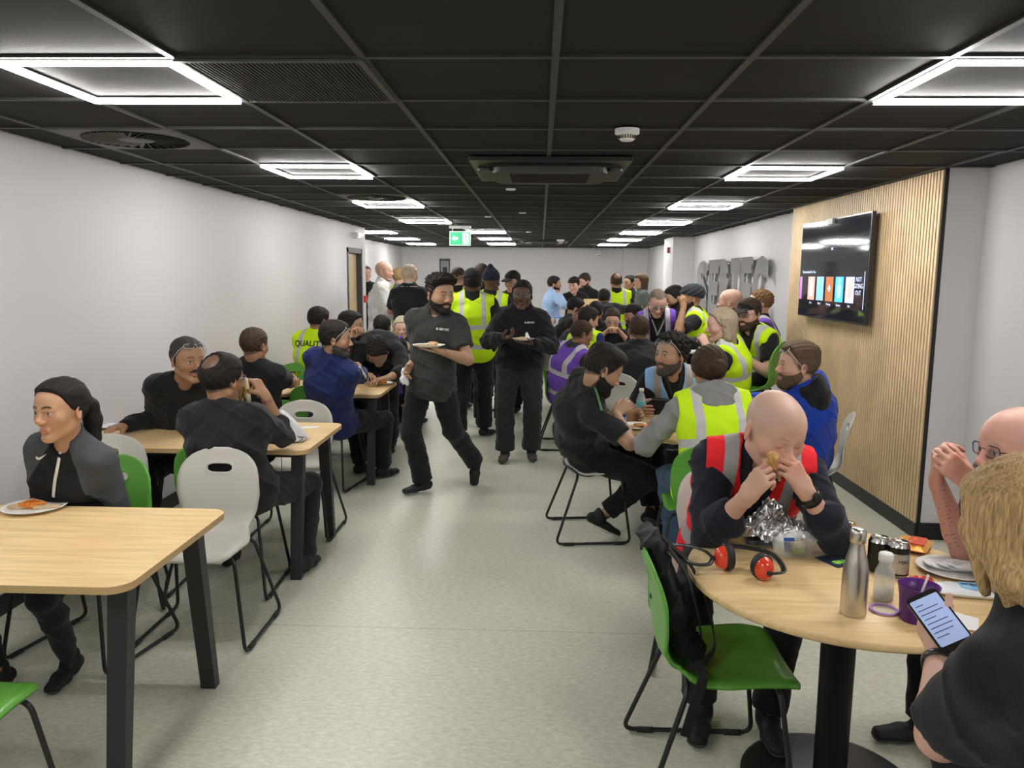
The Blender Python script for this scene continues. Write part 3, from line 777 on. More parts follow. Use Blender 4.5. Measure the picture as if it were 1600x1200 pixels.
def attr_mat(name, rough, spec=.4, bump=.15, bs=300., sss=0.):
    if name in MATS: return MATS[name]
    m = bpy.data.materials.new(name); m.use_nodes = True; nt = m.node_tree; b = nt.nodes['Principled BSDF']
    a = nt.nodes.new('ShaderNodeAttribute'); a.attribute_name = 'Col'; nt.links.new(a.outputs['Color'], b.inputs['Base Color'])
    b.inputs['Roughness'].default_value = rough; b.inputs['Specular IOR Level'].default_value = spec
    if sss: b.inputs['Subsurface Weight'].default_value = sss; b.inputs['Subsurface Radius'].default_value = (.012, .004, .002)
    tc = nt.nodes.new('ShaderNodeTexCoord'); n = nt.nodes.new('ShaderNodeTexNoise'); n.inputs['Scale'].default_value = bs; n.inputs['Detail'].default_value = 3
    bp = nt.nodes.new('ShaderNodeBump'); bp.inputs['Strength'].default_value = bump; bp.inputs['Distance'].default_value = .004
    nt.links.new(tc.outputs['Object'], n.inputs['Vector']); nt.links.new(n.outputs['Fac'], bp.inputs['Height']); nt.links.new(bp.outputs[0], b.inputs['Normal'])
    MATS[name] = m; return m
SKIN = attr_mat('skin', .48, .35, .10, 260.)
def hair_mat(name, col, rough=.68):
    if name in MATS: return MATS[name]
    m = bpy.data.materials.new(name); m.use_nodes = True; nt = m.node_tree; b = nt.nodes['Principled BSDF']
    b.inputs['Roughness'].default_value = rough; b.inputs['Specular IOR Level'].default_value = .18
    tc = nt.nodes.new('ShaderNodeTexCoord'); mp = nt.nodes.new('ShaderNodeMapping'); mp.inputs['Scale'].default_value = (260, 260, 30)
    n = nt.nodes.new('ShaderNodeTexNoise'); n.inputs['Scale'].default_value = 1; n.inputs['Detail'].default_value = 3
    nt.links.new(tc.outputs['Object'], mp.inputs[0]); nt.links.new(mp.outputs[0], n.inputs['Vector'])
    r = nt.nodes.new('ShaderNodeValToRGB'); r.color_ramp.elements[0].position = .3; r.color_ramp.elements[1].position = .7
    r.color_ramp.elements[0].color = (*[c*.55 for c in col], 1); r.color_ramp.elements[1].color = (*[min(1, c*1.45) for c in col], 1)
    nt.links.new(n.outputs['Fac'], r.inputs[0]); nt.links.new(r.outputs[0], b.inputs['Base Color'])
    bp = nt.nodes.new('ShaderNodeBump'); bp.inputs['Strength'].default_value = .6; bp.inputs['Distance'].default_value = .004
    nt.links.new(n.outputs['Fac'], bp.inputs['Height']); nt.links.new(bp.outputs[0], b.inputs['Normal'])
    MATS[name] = m; return m
def vest_mat(name, col, band=(.50, .50, .50), h=(.06, .24), bw=.05, vert=True, rag=None, side=None):
    """high-visibility cloth with reflective tape sewn across and over the shoulders (garment coordinates)"""
    if name in MATS: return MATS[name]
    m = bpy.data.materials.new(name); m.use_nodes = True; nt = m.node_tree; b = nt.nodes['Principled BSDF']
    b.inputs['Roughness'].default_value = .75; b.inputs['Specular IOR Level'].default_value = .2
    a = nt.nodes.new('ShaderNodeAttribute'); a.attribute_name = 'rest'; sx = nt.nodes.new('ShaderNodeSeparateXYZ'); nt.links.new(a.outputs['Vector'], sx.inputs[0])
    def M(op, x, y=None):
        n = nt.nodes.new('ShaderNodeMath'); n.operation = op
        for i, q in enumerate((x, y)):
            if q is None: continue
            if isinstance(q, (int, float)): n.inputs[i].default_value = q
            else: nt.links.new(q, n.inputs[i])
        return n.outputs[0]
    ax = M('ABSOLUTE', sx.outputs[0]); z = sx.outputs[2]
    def inb(v, lo, hi): return M('MULTIPLY', M('GREATER_THAN', v, lo), M('LESS_THAN', v, hi))
    if rag is not None:
        f = M('GREATER_THAN', ax, M('ADD', .070, M('MULTIPLY', M('SUBTRACT', .50, z), .42))); band = rag
    else:
        f = inb(z, h[0], h[0]+bw)
        if len(h) > 1: f = M('MAXIMUM', f, inb(z, h[1], h[1]+bw))
        if vert: f = M('MAXIMUM', f, M('MULTIPLY', inb(ax, .085, .132), M('GREATER_THAN', z, h[-1])))
    tc = nt.nodes.new('ShaderNodeTexCoord'); n = nt.nodes.new('ShaderNodeTexNoise'); n.inputs['Scale'].default_value = 400
    bp = nt.nodes.new('ShaderNodeBump'); bp.inputs['Strength'].default_value = .2; bp.inputs['Distance'].default_value = .003
    nt.links.new(tc.outputs['Object'], n.inputs['Vector']); nt.links.new(n.outputs['Fac'], bp.inputs['Height']); nt.links.new(bp.outputs[0], b.inputs['Normal'])
    mx = nt.nodes.new('ShaderNodeMix'); mx.data_type = 'RGBA'; nt.links.new(f, mx.inputs[0]); mx.inputs[6].default_value = (*col, 1); mx.inputs[7].default_value = (*band, 1)
    nt.links.new(mx.outputs[2], b.inputs['Base Color']); MATS[name] = m; return m
YEL = (.56, .86, .012)
VM = {'yellow': vest_mat('hivis_yellow', YEL), 'purple': vest_mat('hivis_purple', (.17, .075, .46)), 'red': vest_mat('hivis_red', (.72, .02, .028), (.30, .29, .29)),
      'blue': vest_mat('hivis_light_blue', (.27, .50, .82), (.34, .33, .32)), 'yellow_jacket': vest_mat('hivis_yellow_jacket', YEL, h=(.06, .24)),
      'sport': vest_mat('sport_raglan', (.012, .013, .015), rag=(.060, .066, .074))}

def basis(yaw, pitch=0., roll=0.):
    """columns right, forward, up; yaw CCW about z, pitch forward-down, roll towards the right"""
    y, p, r_ = R(yaw), R(pitch), R(roll)
    Rz = np.array([[math.cos(y), -math.sin(y), 0], [math.sin(y), math.cos(y), 0], [0, 0, 1]])
    Rx = np.array([[1, 0, 0], [0, math.cos(p), math.sin(p)], [0, -math.sin(p), math.cos(p)]])
    Ry = np.array([[math.cos(r_), 0, math.sin(r_)], [0, 1, 0], [-math.sin(r_), 0, math.cos(r_)]])
    return Rz@Rx@Ry
def ik(a, t, l1, l2, hint):
    d = t-a; L = np.linalg.norm(d)
    if L > (l1+l2)*.995: t = a+d/L*(l1+l2)*.995; d = t-a; L = np.linalg.norm(d)
    if L < .1: L = .1
    c = (l1*l1+L*L-l2*l2)/(2*l1*L); c = max(-1, min(1, c)); e = d/np.linalg.norm(d)
    h = hint-e*(hint@e); h = nrm(h)
    return a+e*(l1*c)+h*(l1*math.sqrt(1-c*c)), t
CURL = {'relax': (22, 30, 15, 20), 'fist': (65, 80, 50, 60), 'grip': (50, 60, 35, 45), 'pinch': (48, 50, 25, 55), 'flat': (4, 8, 5, 5), 'hold': (32, 42, 25, 35), 'phone': (40, 55, 35, 10), 'bite': (58, 62, 28, 62)}
def hand(v, W_, d, n, right, pose, s, cols=None):
    d = nrm(d); n = nrm(n-d*(n@d)); t = np.cross(d, n) if right else np.cross(n, d)
    c = CURL[pose]
    v.seg(W_-d*.02*s, W_+d*.02*s, (.030*s, .020*s), (.032*s, .019*s), .01, t)
    offs = (.029, .0098, -.0095, -.0275); KL = (.090, .093, .088, .080)
    FL = ((.041, .025, .020), (.046, .029, .021), (.042, .027, .020), (.033, .021, .018)); FR = (.0093, .0094, .0088, .0078)
    for i in range(4):
        K = W_+d*KL[i]*s+t*offs[i]*s
        v.seg(W_+d*.012*s+t*offs[i]*.6*s, K, .0145*s, .0118*s, .012)
    for i in range(4):
        K = W_+d*KL[i]*s+t*offs[i]*s; p = K; ang = 0.; ex = (0, 4, 8, 12)[i] if pose not in ('flat',) else 0
        sp = (.10, .03, -.03, -.10)[i]*(1.5 if pose == 'flat' else .6)
        for j in range(3):
            ang += R(c[j]+(ex if j == 0 else 0)); dr = nrm(d*math.cos(ang)+n*math.sin(ang)+t*sp)
            q = p+dr*FL[i][j]*s; v.seg(p, q, FR[i]*s*(1-.07*j), FR[i]*s*(1-.07*(j+1)), .0035); p = q
    cl = c[3]/60.
    p = W_+d*.024*s+t*.024*s+n*.006*s
    for j, (L, r0, r1) in enumerate(((.046, .0155, .0122), (.034, .0118, .0102), (.027, .0102, .0085))):
        dr = nrm(d*(.70+.1*j)+t*(.62-.38*cl*(j+1)*.6)+n*(.28+.42*cl+.18*j*cl)); q = p+dr*L*s
        v.seg(p, q, r0*s, r1*s, .006 if j else .012); p = q

def head_prims(v, P, sk, nose=True, grow=0., k=1.):
    M, c, hs = sk['HM'], sk['head'], sk['hs']; fat = P.get('fat', 1.)
    def L(x, y, z): return c+M@(V(x, y, z)*hs)
    def E(x, y, z, r, kk, cut=False, m=0.): v.ell(L(x, y, z), M, [q*hs+grow for q in r], kk*hs, cut, m)
    def G(a, b, ra, rb, kk, cut=False, u=None): v.seg(L(*a), L(*b), ra*hs+grow, rb*hs+grow, kk*hs, u, cut)
    m = .045
    E(0, -.012, .028, (.0765, .098, .088), .03, m=m); E(0, .030, .028, (.067, .060, .066), .03, m=m)
    E(0, .026, -.034, (.0615*fat, .064, .074), .03, m=m)
    for s_ in (-1, 1):
        G((s_*.050*fat, -.002, -.058), (s_*.018, .068, -.099), .019*fat, .016, .02)
        E(s_*.043*fat, .056, -.022, (.024*fat, .025, .026), .02)
    E(0, .076, -.099, (.022, .018, .018), .016)
    if not nose: return
    for s_ in (-1, 1):
        E(s_*.031, .096, .001, (.019, .013, .012), .014, True)
        G((s_*.042, .074, .020), (s_*.013, .088, .017), .0085, .0080, .012)
        E(s_*.0315, .0775, .0005, (.0145, .0118, .0118), .003)
        E(s_*.0315, .0775, .0068, (.0165, .0125, .0062), .004); E(s_*.0315, .0770, -.0068, (.0155, .0118, .0050), .004)
        E(s_*.0125, .099, -.033, (.0095, .011, .008), .006)
        G((s_*.021, .084, -.0625), (0, .0945, -.0600), .0048, .0056, .004); G((s_*.018, .085, -.0700), (0, .0935, -.0722), .0052, .0066, .004)
        ec = L(s_*.0775*fat**.5, -.010, -.010); Me = M@basis(s_*-22, 0, 0)@basis(0, -12, 0)
        v.ell(ec, Me, [.0075*hs, .0195*hs, .031*hs], .006*hs); v.ell(ec+M@V(s_*.0095, .004, .002)*hs, Me, [.006*hs, .011*hs, .019*hs], .004, True)
    nz = P.get('nose', 1.)
    G((0, .086, .014), (0, .1065*1., -.024), .0078, .0102*nz, .010); E(0, .1085+.004*(nz-1), -.027, (.0108*nz, .0105*nz, .0095*nz), .008)
HZY = [-.12, -.09, -.065, -.045, -.02, .0, .02, .04, .055, .07, .085, .10]
HZZ = [-.075, -.072, -.055, -.045, -.035, -.022, -.010, .020, .052, .066, .074, .080]
def hairline(q, up=0., temple=0.):
    z = np.interp(q[1], HZY, HZZ) if isinstance(q, tuple) else np.interp(q[:, 1], HZY, HZZ)
    return z+up
def skin_colour(Pp, P, sk):
    c = np.tile(np.array(P['skin'], float), (len(Pp), 1)); hs = sk['hs']
    q = ((Pp-sk['head'])@sk['HM'])/hs; x, y, z = np.abs(q[:, 0]), q[:, 1], q[:, 2]
    near = (np.linalg.norm(q, axis=1) < .17) & (z > -.13)
    red = np.array([1.06, .84, .80])
    w = near*(np.exp(-((x-.04)**2+(z+.03)**2)/.0009)*(y > .03)*.55+np.exp(-(x**2+(z+.028)**2)/.0003)*(y > .09)*.6+ss(.074, .084, x)*.6*(np.abs(z+.01) < .04))
    c *= 1+(red-1)*np.clip(w, 0, 1)[:, None]*P.get('flush', 1.)
    hc = np.array(P.get('haircol', (.02, .016, .013)))
    def mix(w, col): c[:] = c*(1-w[:, None])+np.asarray(col)*w[:, None]
    bz = P.get('buzz', 0.)
    if bz: mix(near*bz*ss(-.006, .006, z-np.interp(y, HZY, HZZ)-P.get('hl', 0.)+.004)*(x < .078*1.05)*(1 if not P.get('crown') else 1-P['crown']*ss(.060, .025, np.sqrt(x**2+(y+.078)**2+(z-.082)**2))), hc)
    st = P.get('stubble', 0.)
    if st:
        zl = np.interp(y, [-.02, .0, .03, .07, .095], [-.03, -.035, -.042, -.047, -.046])
        m = ss(0, .008, zl-z)*(z > -.145)*ss(-.02, -.008, y)*near
        m = m*(1-.95*np.exp(-((x/.022)**2+((z+.0665)/.010)**2)**2)*(y > .07)); m = m*(x < .08)
        mix(m*st, hc)
    lip = np.exp(-(((x/.0225)**2+((z+.0655)/.0085)**2)**3))*(y > .077)*near; mix(lip*.6, np.array(P['skin'])*np.array(P.get('lip', (1.0, .52, .52))))
    lin = np.exp(-(((x/.021)**2+((z+.0660)/.0016)**2)**2))*(y > .077)*near; mix(lin*.7, np.array(P['skin'])*.25)
    br = P.get('brow', .85); zb = .0235+.004*np.sin(np.clip((x-.012)/.036, 0, 1)*PI)
    mix(near*br*np.exp(-((z-zb)/.0042)**4)*ss(.008, .014, x)*ss(.050, .042, x)*(y > .05), P.get('browcol', hc))
    if P.get('moustache'): mix(near*.95*np.exp(-(((x/.030)**2+((z+.050+.12*x)/.0075)**2)**2))*(y > .075), hc)
    dx = x-.0315; open_ = P.get('eyes', 1.)
    if open_:
        eye = np.exp(-(((dx/.0125)**2+((z-.0005)/(.0058*open_))**2)**3))*(y > .06)*near; mix(eye, (.62, .58, .55))
        ir = np.exp(-(((q[:, 0]*np.sign(q[:, 0])-.0315-P.get('gaze', 0)*np.sign(q[:, 0])*.005)/.0062)**2+((z-.001)/(.0058*open_))**2)**4)*(y > .06)*near; mix(ir, (.018, .010, .007))
        lid = np.exp(-(((dx/.0150)**2+((z-.0066)/.0020)**2)**2))*(y > .06)*near; mix(lid*.75, (.03, .02, .018))
    else:
        lid = np.exp(-(((dx/.0150)**2+((z+.004)/.0020)**2)**2))*(y > .06)*near; mix(lid*.75, np.array(P['skin'])*.25)
    return c
LODS = {0: (.008, .0032, .0030, .0065), 1: (.010, .0045, .0045, .008), 2: (.014, .0075, .008, .012), 3: (.02, .012, .014, .018)}
def person(label, head, hip, heading, sit=0., **P):
    """one person: head centre (world), hip centre xy, facing; legs, arms and clothes follow"""
    head = np.asarray(head, float); lod = P.get('lod', 1); vb, vh, vd, vc = LODS[lod]
    s = P.get('s', 1.); g = P.get('girth', 1.); fem = P.get('fem', False); sw = P.get('sw', .172 if not fem else .152)*s
    HB = basis(heading); org = V(hip[0], hip[1], 0.)
    def loc(x, y, z): return HB@V(x, y, z)
    hz = (sit+.095) if sit else .925*s+P.get('dz', 0.)
    S0 = V(0, 0, hz); C = head-org
    yaw, pit, rol = P.get('face', (0, 0, 0)); HM = basis(heading+yaw, pit, rol)
    sp = nrm(C-S0); N = C-.135*s*nrm(.62*sp+.38*HM[:, 2])+HM@V(0, -.018, 0)
    tw = P.get('twist', 0.); CB = basis(heading+tw); ux = CB[:, 0]
    sp = nrm(N-S0); ux = nrm(ux-sp*(ux@sp)); fwd = np.cross(sp, ux)            # chest forward
    cu = P.get('curve', .03); Bz = (S0+N)/2-fwd*cu*2
    def bz(t): return S0*(1-t)**2+2*Bz*t*(1-t)+N*t*t
    S1, S2, S3 = bz(.30), bz(.64), N; up3 = nrm(N-S2); u0 = HB[:, 0]; u1 = nrm(u0*.6+ux*.4)
    sk = dict(head=C, HM=HM, hs=P.get('hs', 1.01 if fem else 1.07)*s**.3)
    shr = P.get('shrug', 0.)
    SH = [S3-up3*(.078-shr)*s+ux*q*sw*.94+fwd*P.get('shf', .005) for q in (-1, 1)]   # left, right
    # arms
    arms = []
    for q, key in ((-1, 'L'), (1, 'R')):
        A = P.get(key); sh = SH[0 if q < 0 else 1]
        if A is None: A = dict(at=org+sh+loc(q*.06, .02, -.52*s), pose='relax', n=loc(-q, 0, 0))
        t = np.asarray(A['at'], float)-org; hint = A.get('hint'); hint = loc(*hint) if hint is not None else loc(q*.45, -.45, -1.)
        el, wr = ik(sh, t, .285*s, .255*s, hint); fd = nrm(wr-el)
        d = nrm(loc(*A['d'])) if 'd' in A else fd
        n = loc(*A['n']) if 'n' in A and not isinstance(A['n'], np.ndarray) else A.get('n', loc(-q, 0, 0))
        arms.append(dict(sh=sh, el=el, wr=wr, d=nrm(d*.8+fd*.2) if 'd' in A else d, n=n, pose=A.get('pose', 'relax'), fd=fd))
    # legs
    legs = []
    hw = .092*s*(1+.5*(g-1))
    for q, key in ((-1, 'lf'), (1, 'rf')):
        hp = S0+loc(q*hw, 0, -.005); F = P.get(key)
        if isinstance(F, dict):
            an = np.asarray(F['at'], float)-org; an = an if 'z' not in F else V(an[0], an[1], F['z'])
            kh = loc(q*P.get('splay', .25), 1, .55 if sit else 0); kn, an = ik(hp, an, .43*s, .42*s, kh)
            legs.append(dict(hp=hp, kn=kn, an=an, fb=basis(heading+F.get('yaw', 0), F.get('pitch', 0)))); continue
        if F is None: F = (q*.12, .44, .085) if sit else (q*.11, .0, .085)
        an = loc(*F[:3]); an[2] = F[2]
        kh = loc(q*P.get('splay', .25), 1, .55 if sit else 0); kn, an = ik(hp, an, .43*s, .42*s, kh)
        if sit and kn[2] < hz-.06: pass
        yw = F[3] if len(F) > 3 else -q*8; fp = F[4] if len(F) > 4 else 0
        fb = basis(heading+yw, fp); legs.append(dict(hp=hp, kn=kn, an=an, fb=fb))
    lo = np.minimum.reduce([C-.25, S0-.3]+[a[k] - .2 for a in arms for k in ('sh', 'el', 'wr')]+[l[k]-.16 for l in legs for k in ('kn', 'an')]); hi = np.maximum.reduce([C+.25, S0+.3]+[a[k]+.2 for a in arms for k in ('sh', 'el', 'wr')]+[l[k]+.16 for l in legs for k in ('kn', 'an')])
    root = empty('person', tuple(org), 0, label, 'person'); root['group'] = P['group'] if 'group' in P else None
    if not P.get('group'): del root['group']
    def torso(v, e, k=.05, up_=True, hips=True):
        b = P.get('belly', 0.)
        if hips: v.seg(S0-loc(.058, 0, .0)*s, S0+loc(.058, 0, .0)*s, .102*s*g+e*1.6, .102*s*g+e*1.6, k)
        v.seg(S0+sp*.02, S1, ((.155 if not fem else .150)*s*g+e, .105*s*g+e), ((.142 if not fem else .125)*s*g+e, .098*s*g+e), k, u1)
        v.seg(S1, S2, ((.142 if not fem else .125)*s*g+e, .098*s*g+e), ((.158 if not fem else .138)*s*g+e, .108*s*g**.6+e), k, ux)
        v.seg(S2, S3-up3*.085*s, ((.160 if not fem else .138)*s*g**.7+e, .108*s*g**.6+e), (.140*s*g**.5+e, .080*s+e), k, ux)
        if b: v.ell(S0+sp*.13+fwd*.05*b, np.stack([ux, fwd, sp], 1), [.135*g+e, .10+.03*b+e, .13+e], k)
        if fem and P.get('bust', 1):
            for q in (-1, 1): v.ell(S2+up3*.0+ux*q*.068+fwd*.075, np.stack([ux, fwd, up3], 1), [.058+e, .052+e, .058+e], .035)
        if up_:
            for i, q in enumerate((-1, 1)):
                v.seg(SH[i]-ux*q*.02, S3+up3*.012, .047*s+e, .040*s+e, k)
    def skirt(v, e):
        if not sit and P['top'].get('hem', -.09) < -.12: v.seg(S0-loc(.058, 0, .08)*s, S0+loc(.058, 0, -.08)*s, .106*s*g+e*1.7, .106*s*g+e*1.7, .04)
    def arm(v, a, e0, e1, to, k=.03, flare=0.):
        """upper arm then forearm, down to fraction `to` (0..1 upper arm, 1..2 forearm)"""
        sh, el, wr = a['sh'], a['el'], a['wr']; m = P.get('armr', 1.)*s*(1 if not fem else .86)
        t = min(to, 1.); v.seg(sh, sh+(el-sh)*t, .056*m+e0, (.056-.013*t)*m+e0+flare*(to <= 1), k)
        if to > 1:
            t = to-1; mid = el+(wr-el)*.28
            v.seg(el, mid if t > .28 else el+(wr-el)*t, .0420*m+e1, .0435*m+e1, .02)
            if t > .28: v.seg(mid, el+(wr-el)*t, .0435*m+e1, (.0435-(.0435-.0275)*(t-.28)/.72)*m+e1+flare, .015)
    def leg(v, l, e, to=1., k=.03, hem=0., cuff=0.):
        r0, r1, r2 = (.088*s*g**.6, .058*s, .040*s); r0 *= P.get('thigh', 1.)
        v.seg(l['hp'], l['kn'], r0+e, r1+e, k)
        cm = l['kn']+(l['an']-l['kn'])*.3; back = -loc(0, 1, 0)*.012 if not sit else -nrm(np.cross(l['an']-l['kn'], HB[:, 0]))*-.010
        v.seg(l['kn'], cm+back, r1*.95+e, .055*s+e, .02)
        v.seg(cm+back, cm+(l['an']-cm)*to, .055*s+e, r2+e+hem, .02)
    # ---- skin: whole body, finer round head and hands
    fine = []
    fine.append((C-.155*V(1, 1, 1)-V(0, 0, .0), C+.155*V(1, 1, 1), vh))
    for a in arms:
        hc_ = a['wr']+a['d']*.085; fine.append((hc_-.115, hc_+.115, vd))
    def body(v):
        torso(v, -.004 if P['top'].get('fit') else 0., .04)
        v.seg(S3-up3*.02, C+HM@(V(0, -.022, -.06)*sk['hs']), (.058 if not fem else .049)*s*P.get('neck', 1.), (.053 if not fem else .044)*s*P.get('neck', 1.), .02)
        for a in arms: arm(v, a, -.004, -.001, 2.)
        for l in legs: leg(v, l, -.014)
        for i, a in enumerate(arms): hand(v, a['wr'], a['d'], a['n'], i == 1, a['pose'], s*(.92 if fem else 1.))
        head_prims(v, P, sk)
    parts = []; base = 0
    vv = Vol(lo, hi, vb); body(vv); Pm, Q = vv.mesh(); cen = Pm[Q].mean(1)
    keep = np.ones(len(Q), bool)
    for (a, b, _) in fine:
        if vh < vb: keep &= ~((cen > a+vb*1.2) & (cen < b-vb*1.2)).all(1)
    parts.append((Pm, Q[keep])); del vv
    if vh < vb:
        for i, (a, b, v_) in enumerate(fine):
            w = Vol(a, b, v_); body(w); p_, q_ = w.mesh(); cen = p_[q_].mean(1) if len(q_) else np.zeros((0, 3)); kp = np.ones(len(q_), bool)
            for (a2, b2, _) in fine[:i]: kp &= ~((cen > a2+v_*1.2) & (cen < b2-v_*1.2)).all(1)
            parts.append((p_, q_[kp]))
    PP = []; QQ = []; n0 = 0
    for p_, q_ in parts:
        used = np.unique(q_); mp = np.full(len(p_), -1); mp[used] = np.arange(len(used)); PP.append(p_[used]); QQ.append(mp[q_]+n0); n0 += len(used)
    PP = np.concatenate(PP); QQ = np.concatenate(QQ)
    bo = np_mesh('body', PP, QQ, SKIN, root, skin_colour(PP, P, sk))
    # ---- garment coordinates
    SP = [S0, S1, S2, S3]; LN = [0, np.linalg.norm(S1-S0), np.linalg.norm(S1-S0)+np.linalg.norm(S2-S1)]
    kz = .56/(LN[2]+np.linalg.norm(S3-S2))
    def restc(X, Y, Z):
        best = None
        for i in range(3):
            a, b = SP[i], SP[i+1]; d = b-a; L2 = d@d; t = ((X-a[0])*d[0]+(Y-a[1])*d[1]+(Z-a[2])*d[2])/L2
            tc = np.clip(t, -9 if i == 0 else 0, 9 if i == 2 else 1)
            ox, oy, oz = X-a[0]-tc*d[0], Y-a[1]-tc*d[1], Z-a[2]-tc*d[2]; dist = ox*ox+oy*oy+oz*oz
            z = LN[i]+tc*math.sqrt(L2); u = (u1 if i == 0 else ux); f = fwd
            xx = ox*u[0]+oy*u[1]+oz*u[2]; yy = ox*f[0]+oy*f[1]+oz*f[2]
            if best is None: best = [dist, xx, yy, z]
            else:
                w = dist < best[0]; best = [np.where(w, n_, o_) for n_, o_ in zip((dist, xx, yy, z), best)]
        return best[1], best[2], best[3]*kz
    def rest_of(p_):
        x, y, z = restc(p_[:, 0], p_[:, 1], p_[:, 2]); return np.stack([x, y, z], 1)
    Tp = P['top']; sl_ = Tp.get('sleeve', .62); e = Tp.get('loose', .012); ph = P.get('seed', len(label)*.7)
    tl = np.minimum.reduce([S0-.26, S3-.2]+[np.minimum(a['sh'], a['el'])-.1 for a in arms]+([a['wr']-.08 for a in arms] if sl_ > 1 else [])); th = np.maximum.reduce([S0+.26, S3+.2]+[np.maximum(a['sh'], a['el'])+.1 for a in arms]+([a['wr']+.08 for a in arms] if sl_ > 1 else []))
    v = Vol(tl, th, vc); torso(v, e, .055); skirt(v, e)
    for a in arms:
        arm(v, a, e*.9+.002, e*.8, sl_, .045, Tp.get('flare', .006 if sl_ < 1 else .0))
        if sl_ < 1:   # flat sleeve opening with the arm emerging
            d = nrm(a['el']-a['sh']); pe = a['sh']+(a['el']-a['sh'])*sl_
            slx = v.sub(pe-.12, pe+.12)
            if slx:
                X, Y, Z = v.pts(slx); q = (X-pe[0])*d[0]+(Y-pe[1])*d[1]+(Z-pe[2])*d[2]
                rad = np.sqrt(np.maximum((X-pe[0])**2+(Y-pe[1])**2+(Z-pe[2])**2-q*q, 0))
                v.D[slx] = np.where(rad < .095, np.maximum(v.D[slx], q.astype(F32)), v.D[slx])
    v.wrinkle(Tp.get('wr', .0032), 1., ph)
    X, Y, Z = v.all(); rx, ry, rz = restc(X, Y, Z)
    near_ = (np.abs(rx) < .26)
    hem = Tp.get('hem', -.09); v.D = np.where(near_ & (rz < .1), np.maximum(v.D, (hem-rz)), v.D).astype(F32)
    # neck opening
    if Tp.get('collar') in ('polo', 'stand', 'hood', 'zip'):
        ch = Tp.get('colh', .052); v.seg(S3-up3*.01, S3+nrm(C-S3)*(ch+.03), (.070 if not fem else .060)*s*P.get('neck', 1.)+.004, (.064 if not fem else .055)*s*P.get('neck', 1.)+.004, .010)
        pl = nrm(C-S3); pc = S3+pl*(ch+.006)-fwd*.0; tilt = nrm(pl+fwd*.55)
        q = (X-pc[0])*tilt[0]+(Y-pc[1])*tilt[1]+(Z-pc[2])*tilt[2]
        nearn = ((X-S3[0])**2+(Y-S3[1])**2+(Z-S3[2])**2) < .125**2
        v.D = np.where(nearn, np.maximum(v.D, q), v.D).astype(F32)
    vn = Tp.get('vneck', 0)
    if vn:
        a_ = S3+fwd*.075+up3*.03; b_ = S3+fwd*.135-up3*vn; v.seg(a_, b_, .040, .006, .006, cut=True)
        v.seg(S3+fwd*.05, S3+fwd*.10+up3*.05, .035, .05, .005, cut=True)
    p_, q_ = v.mesh(); sho = np_mesh(Tp.get('name', 'shirt'), p_, q_, Tp['m'], root, None, rest_of(p_)); shp, shq = p_, q_
    bvh = BVHTree.FromPolygons([tuple(a) for a in p_], [tuple(int(i) for i in a) for a in q_]); surf = bvh
    if Tp.get('hood'):
        v = Vol(S3-.26, S3+.26, vc); Mh = np.stack([ux, fwd, up3], 1)
        v.ell(S3-fwd*.075-up3*.035, Mh, [.125, .055, .10], .02); v.ell(S3-fwd*.11-up3*.09, Mh, [.085, .04, .085], .04)
        for q in (-1, 1): v.seg(S3-fwd*.07+ux*q*.09+up3*.02, S3+fwd*.07+ux*q*.045-up3*.01, .032, .022, .03)
        v.seg(S3-fwd*.02+up3*.03, C, .058, .066, .004, cut=True); v.wrinkle(.005, 1., 2.)
        p_, q_ = v.mesh(); np_mesh('hood', p_, q_, Tp['hood'], root)
    if P.get('vest'):
        v = Vol(S0-.27, np.maximum(S3, S0)+.27, vc) if False else Vol(np.minimum(S0, S3)-.27, np.maximum(S0, S3)+.27, vc)
        ev = e+.012; torso(v, ev, .055)
        for i, q in enumerate((-1, 1)): v.seg(SH[i]-ux*q*.03, SH[i]+ux*q*.03, .054*s+ev, .052*s+ev, .04)
        v.wrinkle(.003, 1., ph); X, Y, Z = v.all(); rx, ry, rz = restc(X, Y, Z); ax = np.abs(rx); D = v.D
        wv = np.interp(rz, [-.3, .26, .33, .42, .7], [.40, .34, .205*(sw/.172), .190*(sw/.172), .195*(sw/.172)]); D = np.maximum(D, ax-wv)
        vz = P.get('vneckv', .30); vf = np.interp(rz, [vz, .56, .75], [-.01, .075, .085]); D = np.where(ry > -.01, np.maximum(D, vf-ax), D)
        vb_ = np.interp(rz, [.50, .545, .75], [-.01, .07, .08]); D = np.where(ry <= -.01, np.maximum(D, vb_-ax), D)
        if P.get('vopen'): D = np.where(ry > 0, np.maximum(D, P['vopen']-ax), D)
        D = np.maximum(D, P.get('vhem', -.10)-rz)
        v.D = D.astype(F32); p_, q_ = v.mesh()
        if len(q_):
            np_mesh('high_visibility_vest', p_, q_, VM[P['vest']], root, None, rest_of(p_))
            surf = BVHTree.FromPolygons([tuple(a) for a in np.concatenate([shp, p_])], [tuple(int(i) for i in a) for a in np.concatenate([shq, q_+len(shp)])])
    # ---- trousers
    if P.get('legs', True):
        v = Vol(np.minimum.reduce([S0-.2]+[np.minimum(l['kn'], l['an'])-.12 for l in legs]), np.maximum.reduce([S0+.2]+[np.maximum(l['kn'], l['an'])+.12 for l in legs]), vc)
        te = P.get('tloose', .012)
        v.seg(S0-loc(.05, 0, .02)*s, S0+loc(.05, 0, -.02)*s, .098*s*g+te*.4, .098*s*g+te*.4, .04); v.seg(S0, S1*.5+S0*.5, (.140*s*g, .098*s*g), (.130*s*g, .090*s*g), .03, HB[:, 0])
        for l in legs: leg(v, l, te, P.get('tlen', .96), .035, P.get('them', .012))
        v.wrinkle(.0045, .85, ph+1)
